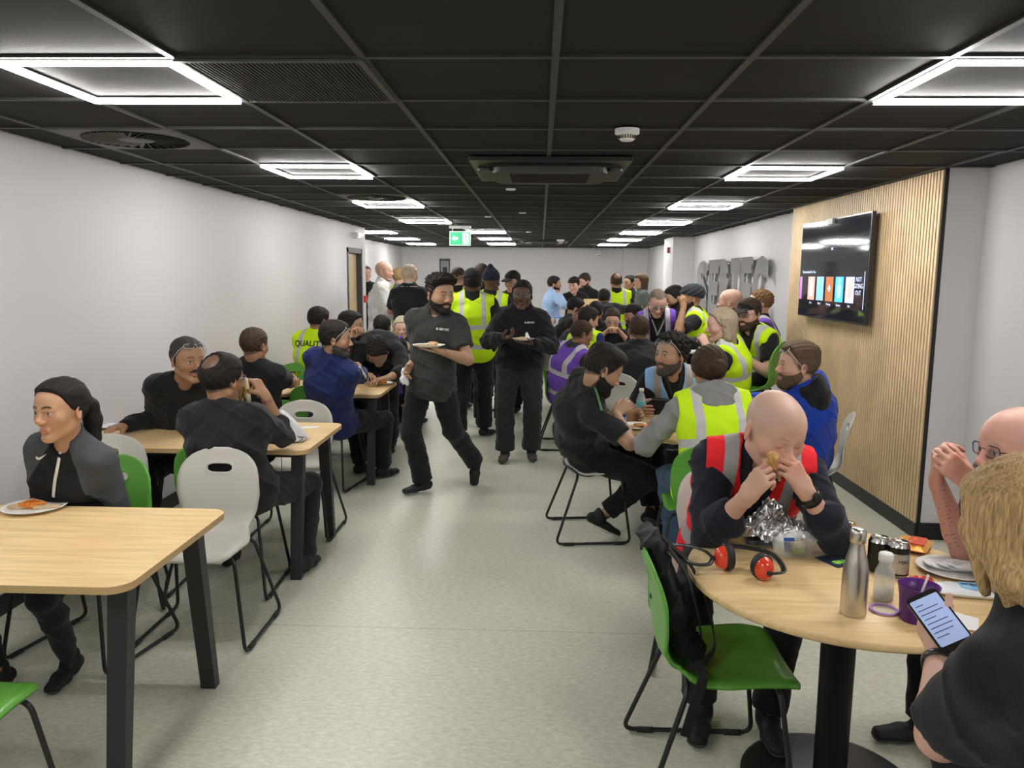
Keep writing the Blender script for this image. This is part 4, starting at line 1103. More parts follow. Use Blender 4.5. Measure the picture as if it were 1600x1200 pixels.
        for l in legs:
            d = nrm(l['an']-l['kn']); pe = l['kn']+(l['an']-l['kn'])*P.get('tlen', .96); slx = v.sub(pe-.11, pe+.11)
            if slx:
                X, Y, Z = v.pts(slx); q = (X-pe[0])*d[0]+(Y-pe[1])*d[1]+(Z-pe[2])*d[2]
                v.D[slx] = np.maximum(v.D[slx], q.astype(F32))
        v.D = np.maximum(v.D, F32(0)*0+(.03-v.all()[2]*1.)).astype(F32)
        p_, q_ = v.mesh(); np_mesh('trousers', p_, q_, P.get('tm') or TROUS, root)
    if P.get('shoes', True):
        for l in legs:
            f = l['fb']; a = l['an']; sc = s*(.9 if fem else 1.)
            v = Vol(a-.24, a+.24, max(vc*.75, .0055))
            def L(x, y, z): return a+f@V(x, y, z)
            v.seg(L(0, -.045*sc, -.030), L(0, .075*sc, -.045), (.036*sc, .036*sc), (.040*sc, .026*sc), .02, f[:, 0]); v.seg(L(0, .075*sc, -.045), L(-.004, .155*sc, -.052), (.043*sc, .027*sc), (.036*sc, .022*sc), .02, f[:, 0])
            v.seg(L(0, -.005, .018), L(0, .0, -.02), .041*sc, .044*sc, .02); v.seg(L(0, .01, .03), L(0, .0, .10), .034*sc, .034*sc, .004, cut=True)
            q = ((v.all()[0]-a[0])*f[0, 2]+(v.all()[1]-a[1])*f[1, 2]+(v.all()[2]-a[2])*f[2, 2])
            D0 = v.D.copy(); v.D = np.maximum(np.maximum(D0, -.066-q), 0*q-9).astype(F32); p_, q_ = v.mesh(); so = np_mesh('shoe', p_, q_, P.get('sm') or SHOE, root)
            if lod < 2:
                v.D = np.maximum(np.maximum(D0-.0035, q+.058), -.080-q).astype(F32); p_, q_ = v.mesh(); np_mesh('sole', p_, q_, P.get('solem') or SOLE, so)
    # ---- hair, beard, headwear
    hc = P.get('haircol', (.02, .016, .013)); HMt = hair_mat(P.get('hairmat', 'hair_black'), hc); hst = P.get('hair', 'short'); hs = sk['hs']
    def hvol(ext=.17, dn=0.): return Vol(C-V(ext, ext, ext+dn), C+V(ext, ext, ext), max(vh, .0045))
    def loc_q(v):
        X, Y, Z = v.all(); X, Y, Z = X-C[0], Y-C[1], Z-C[2]
        return tuple((X*HM[0, i]+Y*HM[1, i]+Z*HM[2, i])/hs for i in range(3))
    if hst not in ('bald', 'none'):
        v = hvol(.19, .12 if hst in ('long', 'ponytail') else 0.); head_prims(v, P, sk, nose=False)
        q = loc_q(v); ax = np.abs(q[0]); hl = P.get('hl', 0.)
        line = np.interp(q[1], HZY, HZZ)+hl
        top = P.get('ht', .012); side = P.get('hside', .005)
        Tt = side+(top-side)*ss(.03, .105, q[2])
        if P.get('quiff'): Tt = Tt+P['quiff']*ss(.0, .07, q[1])*ss(.05, .09, q[2])
        ex = 0.
        if P.get('receding'): line = line+P['receding']*ss(.02, .05, ax)*(q[1] > .02)
        mask = ss(-.004, .009+.55*Tt*(q[1] > -.02), q[2]-line)
        if P.get('crown'): mask = mask*(1-ss(.062, .030, np.sqrt(ax**2+(q[1]+.078)**2+(q[2]-.082)**2)))
        t = -.008+(Tt+.008)*mask
        if hst == 'curly':
            X, Y, Z = v.all(); f = P.get('curl', 150.)
            t = t+mask*P.get('curla', .006)*(np.sin(f*X+2.4*np.sin(f*.5*Y+1))*np.sin(f*Y+2.2*np.sin(f*.6*Z))+.9*np.sin(1.3*f*Z+1.9*np.sin(f*.7*X+f*.4*Y))*np.sin(1.1*f*X+f*Y))*ss(-.01, .035, q[2]-line)
        elif lod < 2:
            t = t+mask*.0016*np.sin(190*q[0]+25*q[1]+3*np.sin(60*q[2]))
        v.D = (v.D-t*hs).astype(F32)
        if hst in ('long', 'ponytail', 'bun', 'bob'):
            Lh = lambda x, y, z: C+HM@(V(x, y, z)*hs)
            if hst == 'bun':
                v.ell(Lh(P.get('bunx', .0), -.120, .012), HM, [.046, .036, .042], .008); v.ell(Lh(0, -.095, .01), HM, [.055, .03, .05], .02)
            if hst == 'ponytail':
                v.ell(Lh(0, -.112, .028), HM, [.022, .022, .022], .01)
                v.ell(Lh(0, -.10, .02), HM, [.045, .03, .045], .02); p0 = Lh(0, -.118, .020); bk = -V(HM[0, 1], HM[1, 1], 0); pts = [p0, p0+bk*.022+V(0, 0, -.03), p0+bk*.030+V(0, 0, -.09), p0+bk*.026+V(0, 0, -.17), p0+bk*.02+V(0, 0, -.235)]
                for i, (a, b) in enumerate(zip(pts, pts[1:])): v.seg(a, b, (.022, .032, .036, .030)[i], (.032, .036, .030, .006)[i], .014)
            if hst in ('long', 'bob'):
                Lz = P.get('len', -.17)
                if P.get('cover'):
                    for q_ in (-1, 1):
                        v.seg(Lh(q_*.045, .045, .068), Lh(q_*.074, .042, .0), .022, .018, .03); v.seg(Lh(q_*.074, .042, .0), Lh(q_*.070, .046, Lz*.8), .018, .010, .02)
                        v.seg(Lh(q_*.065, .0, .05), Lh(q_*.076, .0, -.03), .024, .022, .03); v.seg(Lh(q_*.076, .0, -.03), Lh(q_*.068, .0, Lz), .022, .010, .02)
                for q_ in (-1, 1):
                    v.seg(Lh(q_*.062, -.02, .03), Lh(q_*.070, -.025, Lz*.6), .030, .027, .03); v.seg(Lh(q_*.070, -.025, Lz*.6), Lh(q_*.060, -.04, Lz), .027, .012, .02)
                    v.seg(Lh(q_*.035, -.065, .03), Lh(q_*.035, -.070, Lz), .050, .018, .03)
                v.D += (.0011*np.sin(330*q[0]+120*q[1]+2*np.sin(40*q[2]))).astype(F32)
        p_, q_ = v.mesh()
        if len(q_): np_mesh('hair', p_, q_, HMt, root)
    bd = P.get('beard', 0.)
    if bd or P.get('moust3'):
        v = Vol(C-V(.16, .16, .2), C+V(.16, .16, .08), max(vh*.9, .004)); head_prims(v, P, sk, nose=False); q = loc_q(v); ax = np.abs(q[0])
        zl = np.interp(q[1], [-.03, -.01, .01, .04, .07, .1], [-.03, -.012, -.028, -.044, -.049, -.049])
        m = ss(-.001, .009, zl-q[2])*ss(-.022, -.010, q[1])*(q[2] > -.135)
        m = m*(1-ss(1.25, .9, np.sqrt((ax/.024)**2+((q[2]+.066)/.0085)**2))*(q[1] > .06))
        if not bd: m = np.zeros_like(m)
        mo = P.get('moust3', bd*.8); mm = ss(1.2, .85, np.sqrt((ax/.031)**2+((q[2]+.0505+.10*ax)/.0068)**2))*(q[1] > .07)
        bd_ = .0015+(bd-.0015)*ss(-.01, .055, q[1]) if bd else 0.
        t = np.maximum(-.006+(bd_+.006)*m, -.006+(mo+.009)*mm)
        t = t+.0015*np.sin(300*q[0])*np.sin(260*q[2])
        v.D = (v.D-t*hs).astype(F32); p_, q_ = v.mesh()
        if len(q_): np_mesh('beard' if bd else 'moustache', p_, q_, hair_mat(P.get('beardmat', P.get('hairmat', 'hair_black')), P.get('beardcol', hc)), root)
    hat = P.get('hat')
    if hat:
        v = hvol(.23); q = loc_q(v); hm_ = P.get('hatm') or cloth('hat_black', (.012, .012, .014)); Lh = lambda x, y, z: C+HM@(V(x, y, z)*hs)
        if hat == 'cap':
            v.ell(Lh(0, -.012, .034), HM, [.086*hs, .109*hs, .092*hs], .01); v.D = np.maximum(v.D, (.036-.10*(q[1]+.01)*(q[1] < 0)-q[2])*hs).astype(F32)
            Mb = HM@basis(0, 14, 0); s_b = -1 if P.get('backwards') else 1
            v.ell(Lh(0, s_b*.128, .038), Mb if s_b > 0 else HM@basis(0, -14, 0), [.070*hs, .062*hs, .0055], .008)
            v.ell(Lh(0, -.012, .127), HM, [.006, .006, .005], .003)
        elif hat == 'beanie':
            v.ell(Lh(0, -.014, .045), HM, [.088*hs, .110*hs, .098*hs], .01); v.D = np.maximum(v.D, (.012-.25*q[1]*0-q[2])*hs).astype(F32); v.seg(Lh(0, -.02, .10), Lh(0, -.035, .15), .05, .03, .03); v.wrinkle(.0015, 3.)
        elif hat == 'turban':
            v.ell(Lh(0, -.018, .052), HM, [.098*hs, .122*hs, .088*hs], .01); v.D = np.maximum(v.D, (.014-.25*(q[1]-.05)*-1-q[2])*hs).astype(F32)
            v.D += (.0035*np.sin(150*(q[2]-.5*q[1]*np.sign(q[0]))+1)).astype(F32); v.D = np.maximum(v.D, (.020+.30*q[1]-q[2])*hs).astype(F32)
        elif hat == 'visorcap':
            v.ell(Lh(0, -.012, .034), HM, [.086*hs, .109*hs, .085*hs], .01); v.D = np.maximum(v.D, (.05-q[2])*hs).astype(F32); v.ell(Lh(0, .10, .07), HM@basis(0, -15, 0), [.075*hs, .055*hs, .007], .01)
        p_, q_ = v.mesh(); np_mesh({'turban': 'turban', 'beanie': 'beanie'}.get(hat, 'cap'), p_, q_, hm_, root)
    gl = P.get('glasses')
    if gl:
        o_ = MB(); zt, yt, tilt = (.004, .098, 0) if gl == 'on' else (.088, .080, -48)
        Mg = C[:, None]*0; T = Matrix(((*HM[0], C[0]), (*HM[1], C[1]), (*HM[2], C[2]), (0, 0, 0, 1))) @ Matrix.Scale(hs, 4) @ Matrix.Translation((0, yt, zt)) @ Matrix.Rotation(R(-tilt) if gl != 'on' else 0, 4, 'X')
        gm = P.get('glm') or BLACKP; lm = P.get('lens') or LENS
        rr_ = rrect(.050, .034, .013, 4)
        for q in (-1, 1):
            o_.tube([T @ Vector((q*.0325+x, -.004*abs(q*.0325+x)/.03, z)) for x, z in rr_], .0016, 6, closed=True)
        o_.tube([T @ Vector((-.009, 0, .004)), T @ Vector((0, .002, .007)), T @ Vector((.009, 0, .004))], .0015, 6)
        for q in (-1, 1):
            if gl == 'on': pts = [T @ Vector((q*.057, -.006, .006)), T @ Vector((q*.076, -.02, .006)), T @ Vector((q*.082, -.100, .002)), T @ Vector((q*.080, -.118, -.018))]
            else: pts = [T @ Vector((q*.057, -.006, .004)), T @ Vector((q*.078, -.03, .0)), T @ Vector((q*.088, -.085, .0)), T @ Vector((q*.086, -.125, -.004))]
            o_.tube(pts, .0017, 6)
        go = o_.build('glasses', gm, root)
        l_ = MB()
        for q in (-1, 1):
            l_.prism([(q*.0325+x*.96, z*.96) for x, z in rr_], -.0007, .0007, M=T @ Matrix(((1, 0, 0, 0), (0, 0, 1, -.004), (0, 1, 0, 0), (0, 0, 0, 1))))
        l_.build('lenses', lm, go)
    info = dict(root=root, surf=surf, S=SP, ux=ux, fwd=fwd, up=up3, C=C, HM=HM, N=N, arms=arms, bodym=(PP, QQ), org=org, loc=loc, sk=sk, legs=legs)
    return info
def cast_px(info, px, py, tree=None):
    """where the line of sight through a measured point meets the clothing (root coordinates), with the cloth normal"""
    d = Vector(fw + rt2*((px-800)/_f) - up2*((py-600)/_f)).normalized(); o = Vector((0, 0, CAM_H))-Vector(info['org'])
    h, n, i, dd = (tree or info['surf']).ray_cast(o, d)
    if h is None: return None, None
    if n.dot(d) > 0: n = -n
    return np.array(h), np.array(n)
def lay_mesh(info, me, px, py, m, name='printed_logo', lift=.0022, rot=0., flat=None):
    """a flat print laid on the clothing round the measured point"""
    h, n = cast_px(info, px, py)
    if h is None: print('MISS', name, px, py); return None
    n = np.mean([q for q in (cast_px(info, px+a, py+b)[1] for a in (-6, 0, 6) for b in (-4, 0, 4)) if q is not None], axis=0); n = nrm(n)
    x = nrm(np.cross([0, 0, 1.], n)); y = np.cross(n, x); c_, s_ = math.cos(R(rot)), math.sin(R(rot)); x, y = x*c_+y*s_, y*c_-x*s_
    for v in me.vertices:
        p = h+x*v.co.x+y*v.co.y+n*.12
        q, n_, i_, d_ = info['surf'].ray_cast(Vector(p), Vector(-n))
        v.co = (Vector(q) if q is not None and (Vector(q)-Vector(p)).length < .2 else Vector(p-n*.12))+Vector(n)*lift
    return newobj(name, me, m, info['root'])
def band_px(info, pxs, w, m, name, lift=.004, tree=None, step=5.):
    """a band lying on the clothes through measured points"""
    P0 = [Vector((a, b, 0)) for a, b in pxs]; L = []
    for a, b in zip(P0, P0[1:]):
        n = max(1, int((b-a).length/step))
        for j in range(n): L.append(a.lerp(b, j/n))
    L.append(P0[-1]); pts = []; ns = []
    for q in L:
        h, n = cast_px(info, q.x, q.y, tree)
        if h is not None: pts.append(h); ns.append(n)
    if len(pts) < 2: print('MISS', name); return None
    for _ in range(2):
        pts = [pts[0]]+[(pts[i-1]+pts[i]*2+pts[i+1])/4 for i in range(1, len(pts)-1)]+[pts[-1]]; ns = [nrm(sum(ns[max(0, i-2):i+3])) for i in range(len(ns))]
    bm = bmesh.new(); rows = []
    for i, p in enumerate(pts):
        t = nrm(pts[min(i+1, len(pts)-1)]-pts[max(i-1, 0)]); sd = nrm(np.cross(t, ns[i]))
        rows.append([bm.verts.new(p+sd*w*k+ns[i]*(lift+z)) for k, z in ((-.5, -.002), (-.5, .001), (0, .0016), (.5, .001), (.5, -.002))])
    for a, b in zip(rows, rows[1:]):
        for j in range(4): bm.faces.new((a[j], a[j+1], b[j+1], b[j])).smooth = True
    me = bpy.data.meshes.new(name); bm.to_mesh(me); bm.free(); return newobj(name, me, m, info['root'])
def body_tree(info): return BVHTree.FromPolygons([tuple(a) for a in info['bodym'][0]], [tuple(int(i) for i in a) for a in info['bodym'][1]])
def wrist_band(info, k, m, name, off=.03, r=.030, w=.010, face=None):
    a = info['arms'][k]; c = a['wr']-a['fd']*off; z = Vector(a['fd']); x = z.orthogonal().normalized(); y = z.cross(x); Mx = frameM(c, x, y, z); b = MB()
    b.lathe([(r, -w), (r+.003, -w), (r+.003, w), (r, w), (r, -w)], 28, M=Mx); o = b.build(name, m, info['root'])
    if face: MB().lathe([(0, .012), (.017, .012), (.019, .0), (0, .0)], 24, M=frameM(c+nrm(np.asarray(face))*(r), *[Vector(q) for q in (np.cross(nrm(np.asarray(face)), a['fd']), a['fd'], nrm(np.asarray(face)))])).build('watch_face', BLACKP, o)
    return o
TROUS = cloth('trousers_black', (.013, .013, .015)); SHOE = mat('shoe_black', (.014, .014, .015), .6, spec=.3); SOLE = mat('sole_grey', (.045, .045, .045), .7)
LENS = mat('clear_lens', (.9, .95, 1.), .03, trans=.95, ior=1.1, spec=.8)
BLK = cloth('cloth_black', (.014, .014, .015)); BLK2 = cloth('cloth_soft_black', (.019, .019, .021)); CHAR = cloth('cloth_charcoal', (.036, .037, .036))
# ================================================================ THE PEOPLE IN THE ROOM
sk_brown = (.36, .195, .115); sk_light = (.55, .33, .25); sk_tan = (.44, .26, .165); sk_dark = (.105, .052, .033); sk_pink = (.62, .33, .265); sk_olive = (.46, .28, .18); sk_deep = (.22, .115, .07)
BLKH = dict(haircol=(.016, .013, .012), hairmat='hair_black'); DKB = dict(haircol=(.045, .028, .018), hairmat='hair_dark_brown')
NAVY = cloth('cloth_navy', (.017, .026, .105)); ROY = cloth('cloth_royal_blue', (.012, .048, .36)); GREYH = cloth('cloth_grey_marl', (.22, .22, .215)); WHT = cloth('cloth_white', (.66, .65, .64))
DEN = cloth('cloth_denim_light', (.28, .40, .62)); JEAN = cloth('cloth_jeans', (.06, .11, .20)); DNAV = cloth('cloth_dark_navy', (.017, .018, .030)); OLV = cloth('cloth_grey_green', (.12, .14, .13)); GYT = cloth('trousers_charcoal', (.024, .025, .026))
WTX = mat('print_white', (.75, .75, .74), .6); SILV = mat('tape_silver', (.5, .5, .5), .5); ZIPW = mat('zip_white', (.78, .78, .76), .5); BLKT = mat('print_black', (.01, .01, .01), .6)
def at(px, py, Y): return seen(px, py, Y)
def xy(p, dy=0): return (float(p[0]), float(p[1]+dy))
polo = lambda m, **k: dict(m=m, sleeve=.66, collar='polo', vneck=.07, hem=-.14, **k)
longs = lambda m, **k: dict(m=m, sleeve=1.97, hem=-.10, **k)
A_ = {}
# ---- left side, near to far
A_['woman'] = person('woman with a black ponytail and black and grey sports top at the nearest left table', at(96, 640, 3.0), (-1.99, 3.20), 172, sit=.45, lod=0, fem=True, skin=(.50, .29, .18), hair='ponytail', **BLKH, face=(-8, 2, 2), curve=.02, ht=.014, hside=.008, hl=.012,
    top=dict(m=VM['sport'], sleeve=1.97, collar='stand', colh=.035, vneck=.10, fit=True, loose=.010, name='sports_top'), L=dict(at=(-1.84, 2.90, .63), pose='relax', hint=(-.1, -.5, -1)), R=dict(at=(-2.10, 2.86, .63), pose='relax', hint=(.1, -.5, -1)), lf=dict(at=(-1.93, 2.98, .085), yaw=10), rf=dict(at=(-2.15, 2.86, .085), yaw=-5), tloose=-.002, them=.0, tlen=.93, lip=(1., .45, .45), brow=1., sw=.143)
A_['moust'] = person('man with a moustache and glasses on his head in a black work jacket', at(293, 562, 4.42), (-2.24, 4.78), 196, sit=.45, lod=0, skin=sk_brown, hair='short', haircol=(.05, .04, .035), hairmat='hair_greying', ht=.010, face=(36, 4, 0), moustache=True, moust3=.006, receding=.02, glasses='up', glm=SILV, flush=.6,
    top=dict(m=BLK, sleeve=1.97, collar='polo', colh=.028, vneck=.10, loose=.018, wr=.005, name='jacket'), L=dict(at=at(330, 652, 4.48), pose='relax', d=(0, 1, -.1), n=(0, 0, -1)), R=dict(at=(-2.42, 4.40, .785), pose='relax', d=(.6, .8, 0), n=(0, 0, -1)), girth=1.08)
A_['banana'] = person('balding man seen from behind in a black sweatshirt, holding a banana', at(347, 592, 3.82), (-1.57, 3.95), 0, sit=.45, lod=0, skin=sk_brown, hair='short', **BLKH, ht=.012, hside=.010, crown=.10, buzz=.72, face=(-24, 6, 0), girth=1.12, curve=.05, glasses='on', glm=SILV,
    top=longs(BLK2, collar='stand', colh=.02, loose=.020, wr=.006, name='sweatshirt') | dict(sleeve=1.35), R=dict(at=at(414, 618, 3.98), pose='grip', d=(-.55, .1, .8), n=(-1, .2, 0), hint=(.22, .1, -1)), L=dict(at=at(372, 628, 4.02), pose='grip', d=(.2, .1, 1), n=(1, 0, 0), hint=(-.6, .2, -1)), lf=(-.2, .30, .085), rf=(.26, .22, .085))
A_['polo_back'] = person('man in a black polo shirt seen from behind, left of the navy track jacket', at(397, 540, 5.55), (-2.12, 5.86), -4, sit=.45, lod=0, skin=sk_brown, hair='short', **DKB, ht=.010, hside=.004, buzz=.7, face=(-12, 4, 0), curve=.04,
    top=polo(BLK, loose=.018), L=dict(at=(-2.3, 6.2, .78)), R=dict(at=(-1.95, 6.22, .78)))
A_['navy'] = person('bearded man in a navy track jacket with a white sleeve stripe, glasses on his head', at(524, 530, 5.60), (-1.60, 5.93), -28, sit=.45, lod=0, skin=sk_tan, hair='short', **BLKH, ht=.018, hside=.006, buzz=.6, beard=.006, stubble=.8, beardmat='hair_salt', beardcol=(.07, .06, .055), face=(-52, 4, 0), glasses='up', glm=SILV, girth=1.12, curve=.05,
    top=longs(NAVY, collar='stand', colh=.035, loose=.022, wr=.006, name='track_jacket') | dict(hem=-.13), R=dict(at=at(566, 582, 6.15), pose='grip', d=(-.5, .3, .5), n=(-1, 0, 0), hint=(.9, .1, -.8)), L=dict(at=at(535, 590, 6.3), pose='relax'))
A_['mouth'] = person('dark haired man half hidden behind the navy track jacket, raising a hand to his mouth', at(548, 509, 7.0), (-1.98, 7.1), -100, sit=.45, lod=1, skin=sk_tan, hair='short', **BLKH, ht=.015, buzz=.5, face=(8, 4, 0), beard=.004, stubble=.7,
    top=longs(BLK), R=dict(at=at(549, 530, 6.75), pose='bite', d=(-.1, .2, 1), n=(0, 1, 0)), L=None)
A_['quality'] = person('man seen from behind in a yellow high visibility jacket reading QUALITY by the left wall', at(498, 501, 7.35), (-2.16, 7.5), -14, sit=.45, lod=1, skin=sk_brown, hair='short', **BLKH, ht=.012, buzz=.6, face=(-20, 10, 0), girth=1.1, curve=.06, top=dict(m=VM['yellow_jacket'], sleeve=1.97, collar='stand', loose=.03, name='high_visibility_jacket'), L=dict(at=(-2.35, 7.9, .8)), R=dict(at=(-1.95, 7.9, .8)))
A_['bend'] = person('man in black bending low over the end of the third left table, head down', at(590, 549, 6.72), (-1.52, 7.34), 176, lod=1, dz=-.04, skin=sk_tan, hair='curly', **BLKH, ht=.022, hside=.010, buzz=.6, curla=.004, face=(4, 58, 0), curve=.09, glasses='on', glm=SILV, girth=1.1,
    top=longs(BLK, collar='polo', loose=.022) | dict(sleeve=1.5), R=dict(at=at(566, 583, 6.55), pose='relax', d=(-.8, .5, -.1), n=(0, 0, -1), hint=(.8, -.3, -.5)), L=dict(at=at(606, 590, 6.5), pose='relax', d=(.9, .4, -.1), n=(0, 0, -1), hint=(-.8, -.3, -.5)), lf=(-.08, -.12, .085), rf=(.14, .20, .085))
A_['dark_back'] = person('man with cropped dark hair seen from behind just beyond the bending man', at(597, 511, 8.05), (-1.50, 8.15), -6, sit=.45, lod=1, skin=sk_tan, hair='short', **BLKH, ht=.008, hside=.004, buzz=.8, vest='purple', top=longs(BLK))
A_['old'] = person('pale haired older woman facing the viewer, left of the walking man', at(628, 512, 8.6), (-1.55, 8.8), 176, sit=.45, lod=1, fem=True, skin=(.60, .38, .31), hair='bob', len=-.11, haircol=(.50, .44, .34), hairmat='hair_pale_grey', face=(12, 12, 0), ht=.016, hside=.014, browcol=(.4, .33, .25), vest='purple', vopen=.05, top=longs(BLK), L=dict(at=at(640, 545, 8.3)), R=dict(at=at(618, 548, 8.3)))
# ---- standing in the aisle
A_['walker'] = person('bearded man in a charcoal polo shirt walking up the aisle with a plate of food', at(687, 460, 5.78), (at(673, 600, 5.82)[0], 5.84), 150, lod=0, s=1.0, hs=1.14, dz=-.02, skin=(.42, .25, .16), hair='curly', **BLKH, ht=.026, hside=.002, quiff=.016, curla=.0065, curl=150., buzz=.75, beard=.006, stubble=.85, face=(70, 6, 0), twist=24, curve=.0, neck=1.08,
    top=polo(CHAR, loose=.024, wr=.005) | dict(hem=-.17), L=dict(at=at(692, 550, 5.50), pose='flat', d=(.9, .35, .1), n=(0, 0, 1), hint=(-.6, -.6, -1)), R=dict(at=at(640, 573, 5.75), pose='relax', hint=(.3, -1, -.2)),
    rf=dict(at=at(661, 748, 5.86), z=.088, yaw=-22), lf=dict(at=at(742, 722, 6.12), yaw=20, pitch=58), tlen=.97, tloose=.020, them=.018, splay=.1)
A_['sweater'] = person('man in glasses and a loose black sweatshirt standing in the aisle holding a small plate', at(816, 461, 6.92), (at(812, 590, 7.05)[0], 7.05), 178, lod=0, s=.99, skin=sk_dark, flush=.2, hair='short', **BLKH, ht=.012, hside=.008, buzz=.7, face=(-3, 4, 0), glasses='on', glm=mat('glasses_grey', (.25, .22, .2), .3), girth=1.12, lip=(1.3, .8, .8), top=longs(BLK, collar='polo', loose=.032, wr=.007, name='sweatshirt') | dict(hem=-.07),
    R=dict(at=at(784, 528, 6.64), pose='hold', d=(-.85, .35, .1), n=(-.5, .3, .3), hint=(.9, -.4, -.8)), L=dict(at=at(833, 537, 6.66), pose='flat', d=(.85, .4, .1), n=(0, 0, 1), hint=(-.9, -.4, -.8)), lf=(-.115, .0, .085), rf=(.12, .10, .085), tm=GYT, tloose=.028, them=.022, sm=mat('shoe_suede', (.06, .055, .05), .9))
A_['white'] = person('bald man in a white shirt standing in front of the wooden door', at(600, 424, 10.0), (-2.06, 10.0), -78, lod=1, s=1.04, skin=sk_light, hair='bald', buzz=.25, haircol=(.25, .15, .1), stubble=.3, face=(-22, 2, 0), top=longs(WHT, collar='stand', loose=.025, wr=.006) | dict(sleeve=1.9), R=dict(at=(-1.72, 9.86, 1.08)), L=dict(at=(-1.75, 10.15, 1.1)))
A_['blond_vest'] = person('fair haired man in a yellow vest mostly hidden behind the black t-shirt', at(625, 433, 11.0), (at(628, 433, 11)[0], 11.0), -40, lod=2, skin=sk_light, hair='short', haircol=(.30, .19, .09), hairmat='hair_blond', vest='yellow', top=longs(OLV))
A_['tshirt_back'] = person('broad man with cropped grey hair in a black t-shirt seen from behind with folded arms', at(640, 430, 9.4), (at(641, 430, 9.4)[0], 9.4), -12, lod=1, s=1.03, skin=sk_light, hair='short', haircol=(.42, .33, .24), hairmat='hair_sandy', ht=.006, hside=.002, buzz=.5, girth=1.15, neck=1.12, face=(-14, 0, 0), top=dict(m=BLK, sleeve=.75, loose=.02, hem=-.15), R=dict(at=(-1.50, 9.70, 1.22), hint=(1, -.1, -.6), d=(-1, .1, 0)), L=dict(at=(-1.62, 9.72, 1.2), hint=(-1, -.1, -.6), d=(1, .1, 0)))
A_['hidden_arm'] = person('person in black with a bare arm showing at the end of the left wall', at(571, 428, 12.3), (at(572, 428, 12.3)[0], 12.3), -150, lod=2, skin=sk_light, hair='short', **DKB, top=dict(m=BLK, sleeve=.6))
A_['fade_vest'] = person('man with a shaved fade in a yellow vest just behind the walking man', at(716, 434, 9.6), (at(714, 434, 9.6)[0], 9.6), -8, lod=2, skin=sk_light, hair='short', **DKB, ht=.008, hside=.0, buzz=.3, vest='yellow', top=longs(BLK))
A_['cap_vest'] = person('heavy man in a black cap and yellow vest standing in the aisle, seen from behind', at(738, 441, 7.85), (at(738, 560, 7.9)[0], 7.9), 6, lod=1, s=1.0, hs=1.15, skin=sk_dark, flush=.2, hair='short', **BLKH, ht=.004, hat='cap', girth=1.22, vest='yellow', top=longs(BLK, loose=.02), sw=.195, R=dict(at=at(768, 545, 7.85)), L=dict(at=at(700, 560, 7.9)), lf=(-.13, -.1, .085), rf=(.13, .08, .085, -40), tloose=.022, them=.018)
A_['beanie'] = person('man in a black beanie and yellow vest standing beside the cap wearer, seen from behind', at(768, 440, 8.5), (at(765, 560, 8.5)[0], 8.5), -4, lod=1, s=1.02, skin=sk_dark, flush=.2, hair='none', hat='beanie', hatm=cloth('hat_navy', (.012, .015, .03)), face=(-12, 0, 0), girth=1.08, vest='yellow', top=longs(BLK, loose=.018))
A_['sliver'] = person('man whose dark hair just shows between the two yellow vests', at(752, 428, 10.0), (at(752, 428, 10)[0], 10.0), 20, lod=2, skin=sk_tan, hair='short', **DKB, top=longs(BLK))
A_['cap_dark'] = person('young man in a dark cap looking down, behind the shoulder of the man in glasses', at(801, 440, 9.5), (at(797, 440, 9.5)[0], 9.5), 160, lod=2, skin=sk_tan, hair='short', **BLKH, hat='cap', face=(-10, 10, 0), top=longs(BLK))
# ---- far group at the serving table
A_['denim'] = person('man in a pale denim shirt standing left of the food boxes, hand at chin', at(866, 444, 12.9), (at(864, 444, 12.9)[0], 12.9), -70, lod=2, skin=sk_brown, hair='short', **BLKH, ht=.012, beard=.006, face=(-20, 4, 0), top=longs(DEN, collar='polo', loose=.02), R=dict(at=at(874, 460, 12.7), pose='fist', hint=(.3, -.2, -1)))
A_['server'] = person('young server in a black shirt with sunglasses on dark hair, behind the open box', at(897, 446, 13.2), (at(899, 446, 13.3)[0], 13.35), 172, lod=2, skin=sk_light, hair='curly', **BLKH, ht=.022, face=(-18, 12, 0), hat='visorcap', top=polo(BLK), R=dict(at=at(866, 487, 12.85)), L=dict(at=at(912, 490, 12.9)))
A_['tall'] = person('tall bearded man in a black jacket looking down behind the server', at(914, 439, 13.9), (at(914, 439, 13.9)[0], 13.9), 150, lod=2, s=1.04, skin=sk_light, hair='short', **DKB, beard=.010, ht=.018, face=(-170+140, 24, 0), top=longs(BLK, collar='polo'))
A_['bald_vest'] = person('broad man with thinning hair in a yellow vest at the far table, seen from behind', at(963, 440, 11.9), (at(964, 440, 11.9)[0], 11.9), 2, lod=2, skin=sk_brown, hair='short', **DKB, ht=.005, buzz=.6, crown=.8, girth=1.25, sw=.20, vest='yellow', vert=False, top=longs(BLK))
A_['far_woman'] = person('dark haired woman in glasses at the far table, right of the broad yellow vest', at(984, 442, 12.6), (at(985, 442, 12.6)[0], 12.6), 120, lod=2, fem=True, skin=sk_tan, hair='bun', **BLKH, glasses='on', top=longs(BLK))
A_['long_hair_cap'] = person('woman with long brown hair under a black cap, standing by the back wall', at(1001, 440, 12.2), (at(1003, 440, 12.2)[0], 12.2), 98, lod=2, fem=True, skin=sk_light, hair='long', haircol=(.10, .06, .035), hairmat='hair_brown', len=-.26, hat='visorcap', top=dict(m=OLV, sleeve=.6))
A_['lean_back'] = person('man in a black sweatshirt seen from behind, leaning over the far serving table', at(944, 465, 11.2), (at(950, 500, 11.0)[0], 10.95), -18, lod=2, dz=-.05, skin=sk_brown, hair='short', **BLKH, ht=.008, hside=.003, buzz=.7, girth=1.15, curve=.06, top=longs(BLK, loose=.02), R=dict(at=at(1010, 487, 11.5), hint=(1, -.2, -.3)), L=dict(at=at(925, 492, 11.5)))
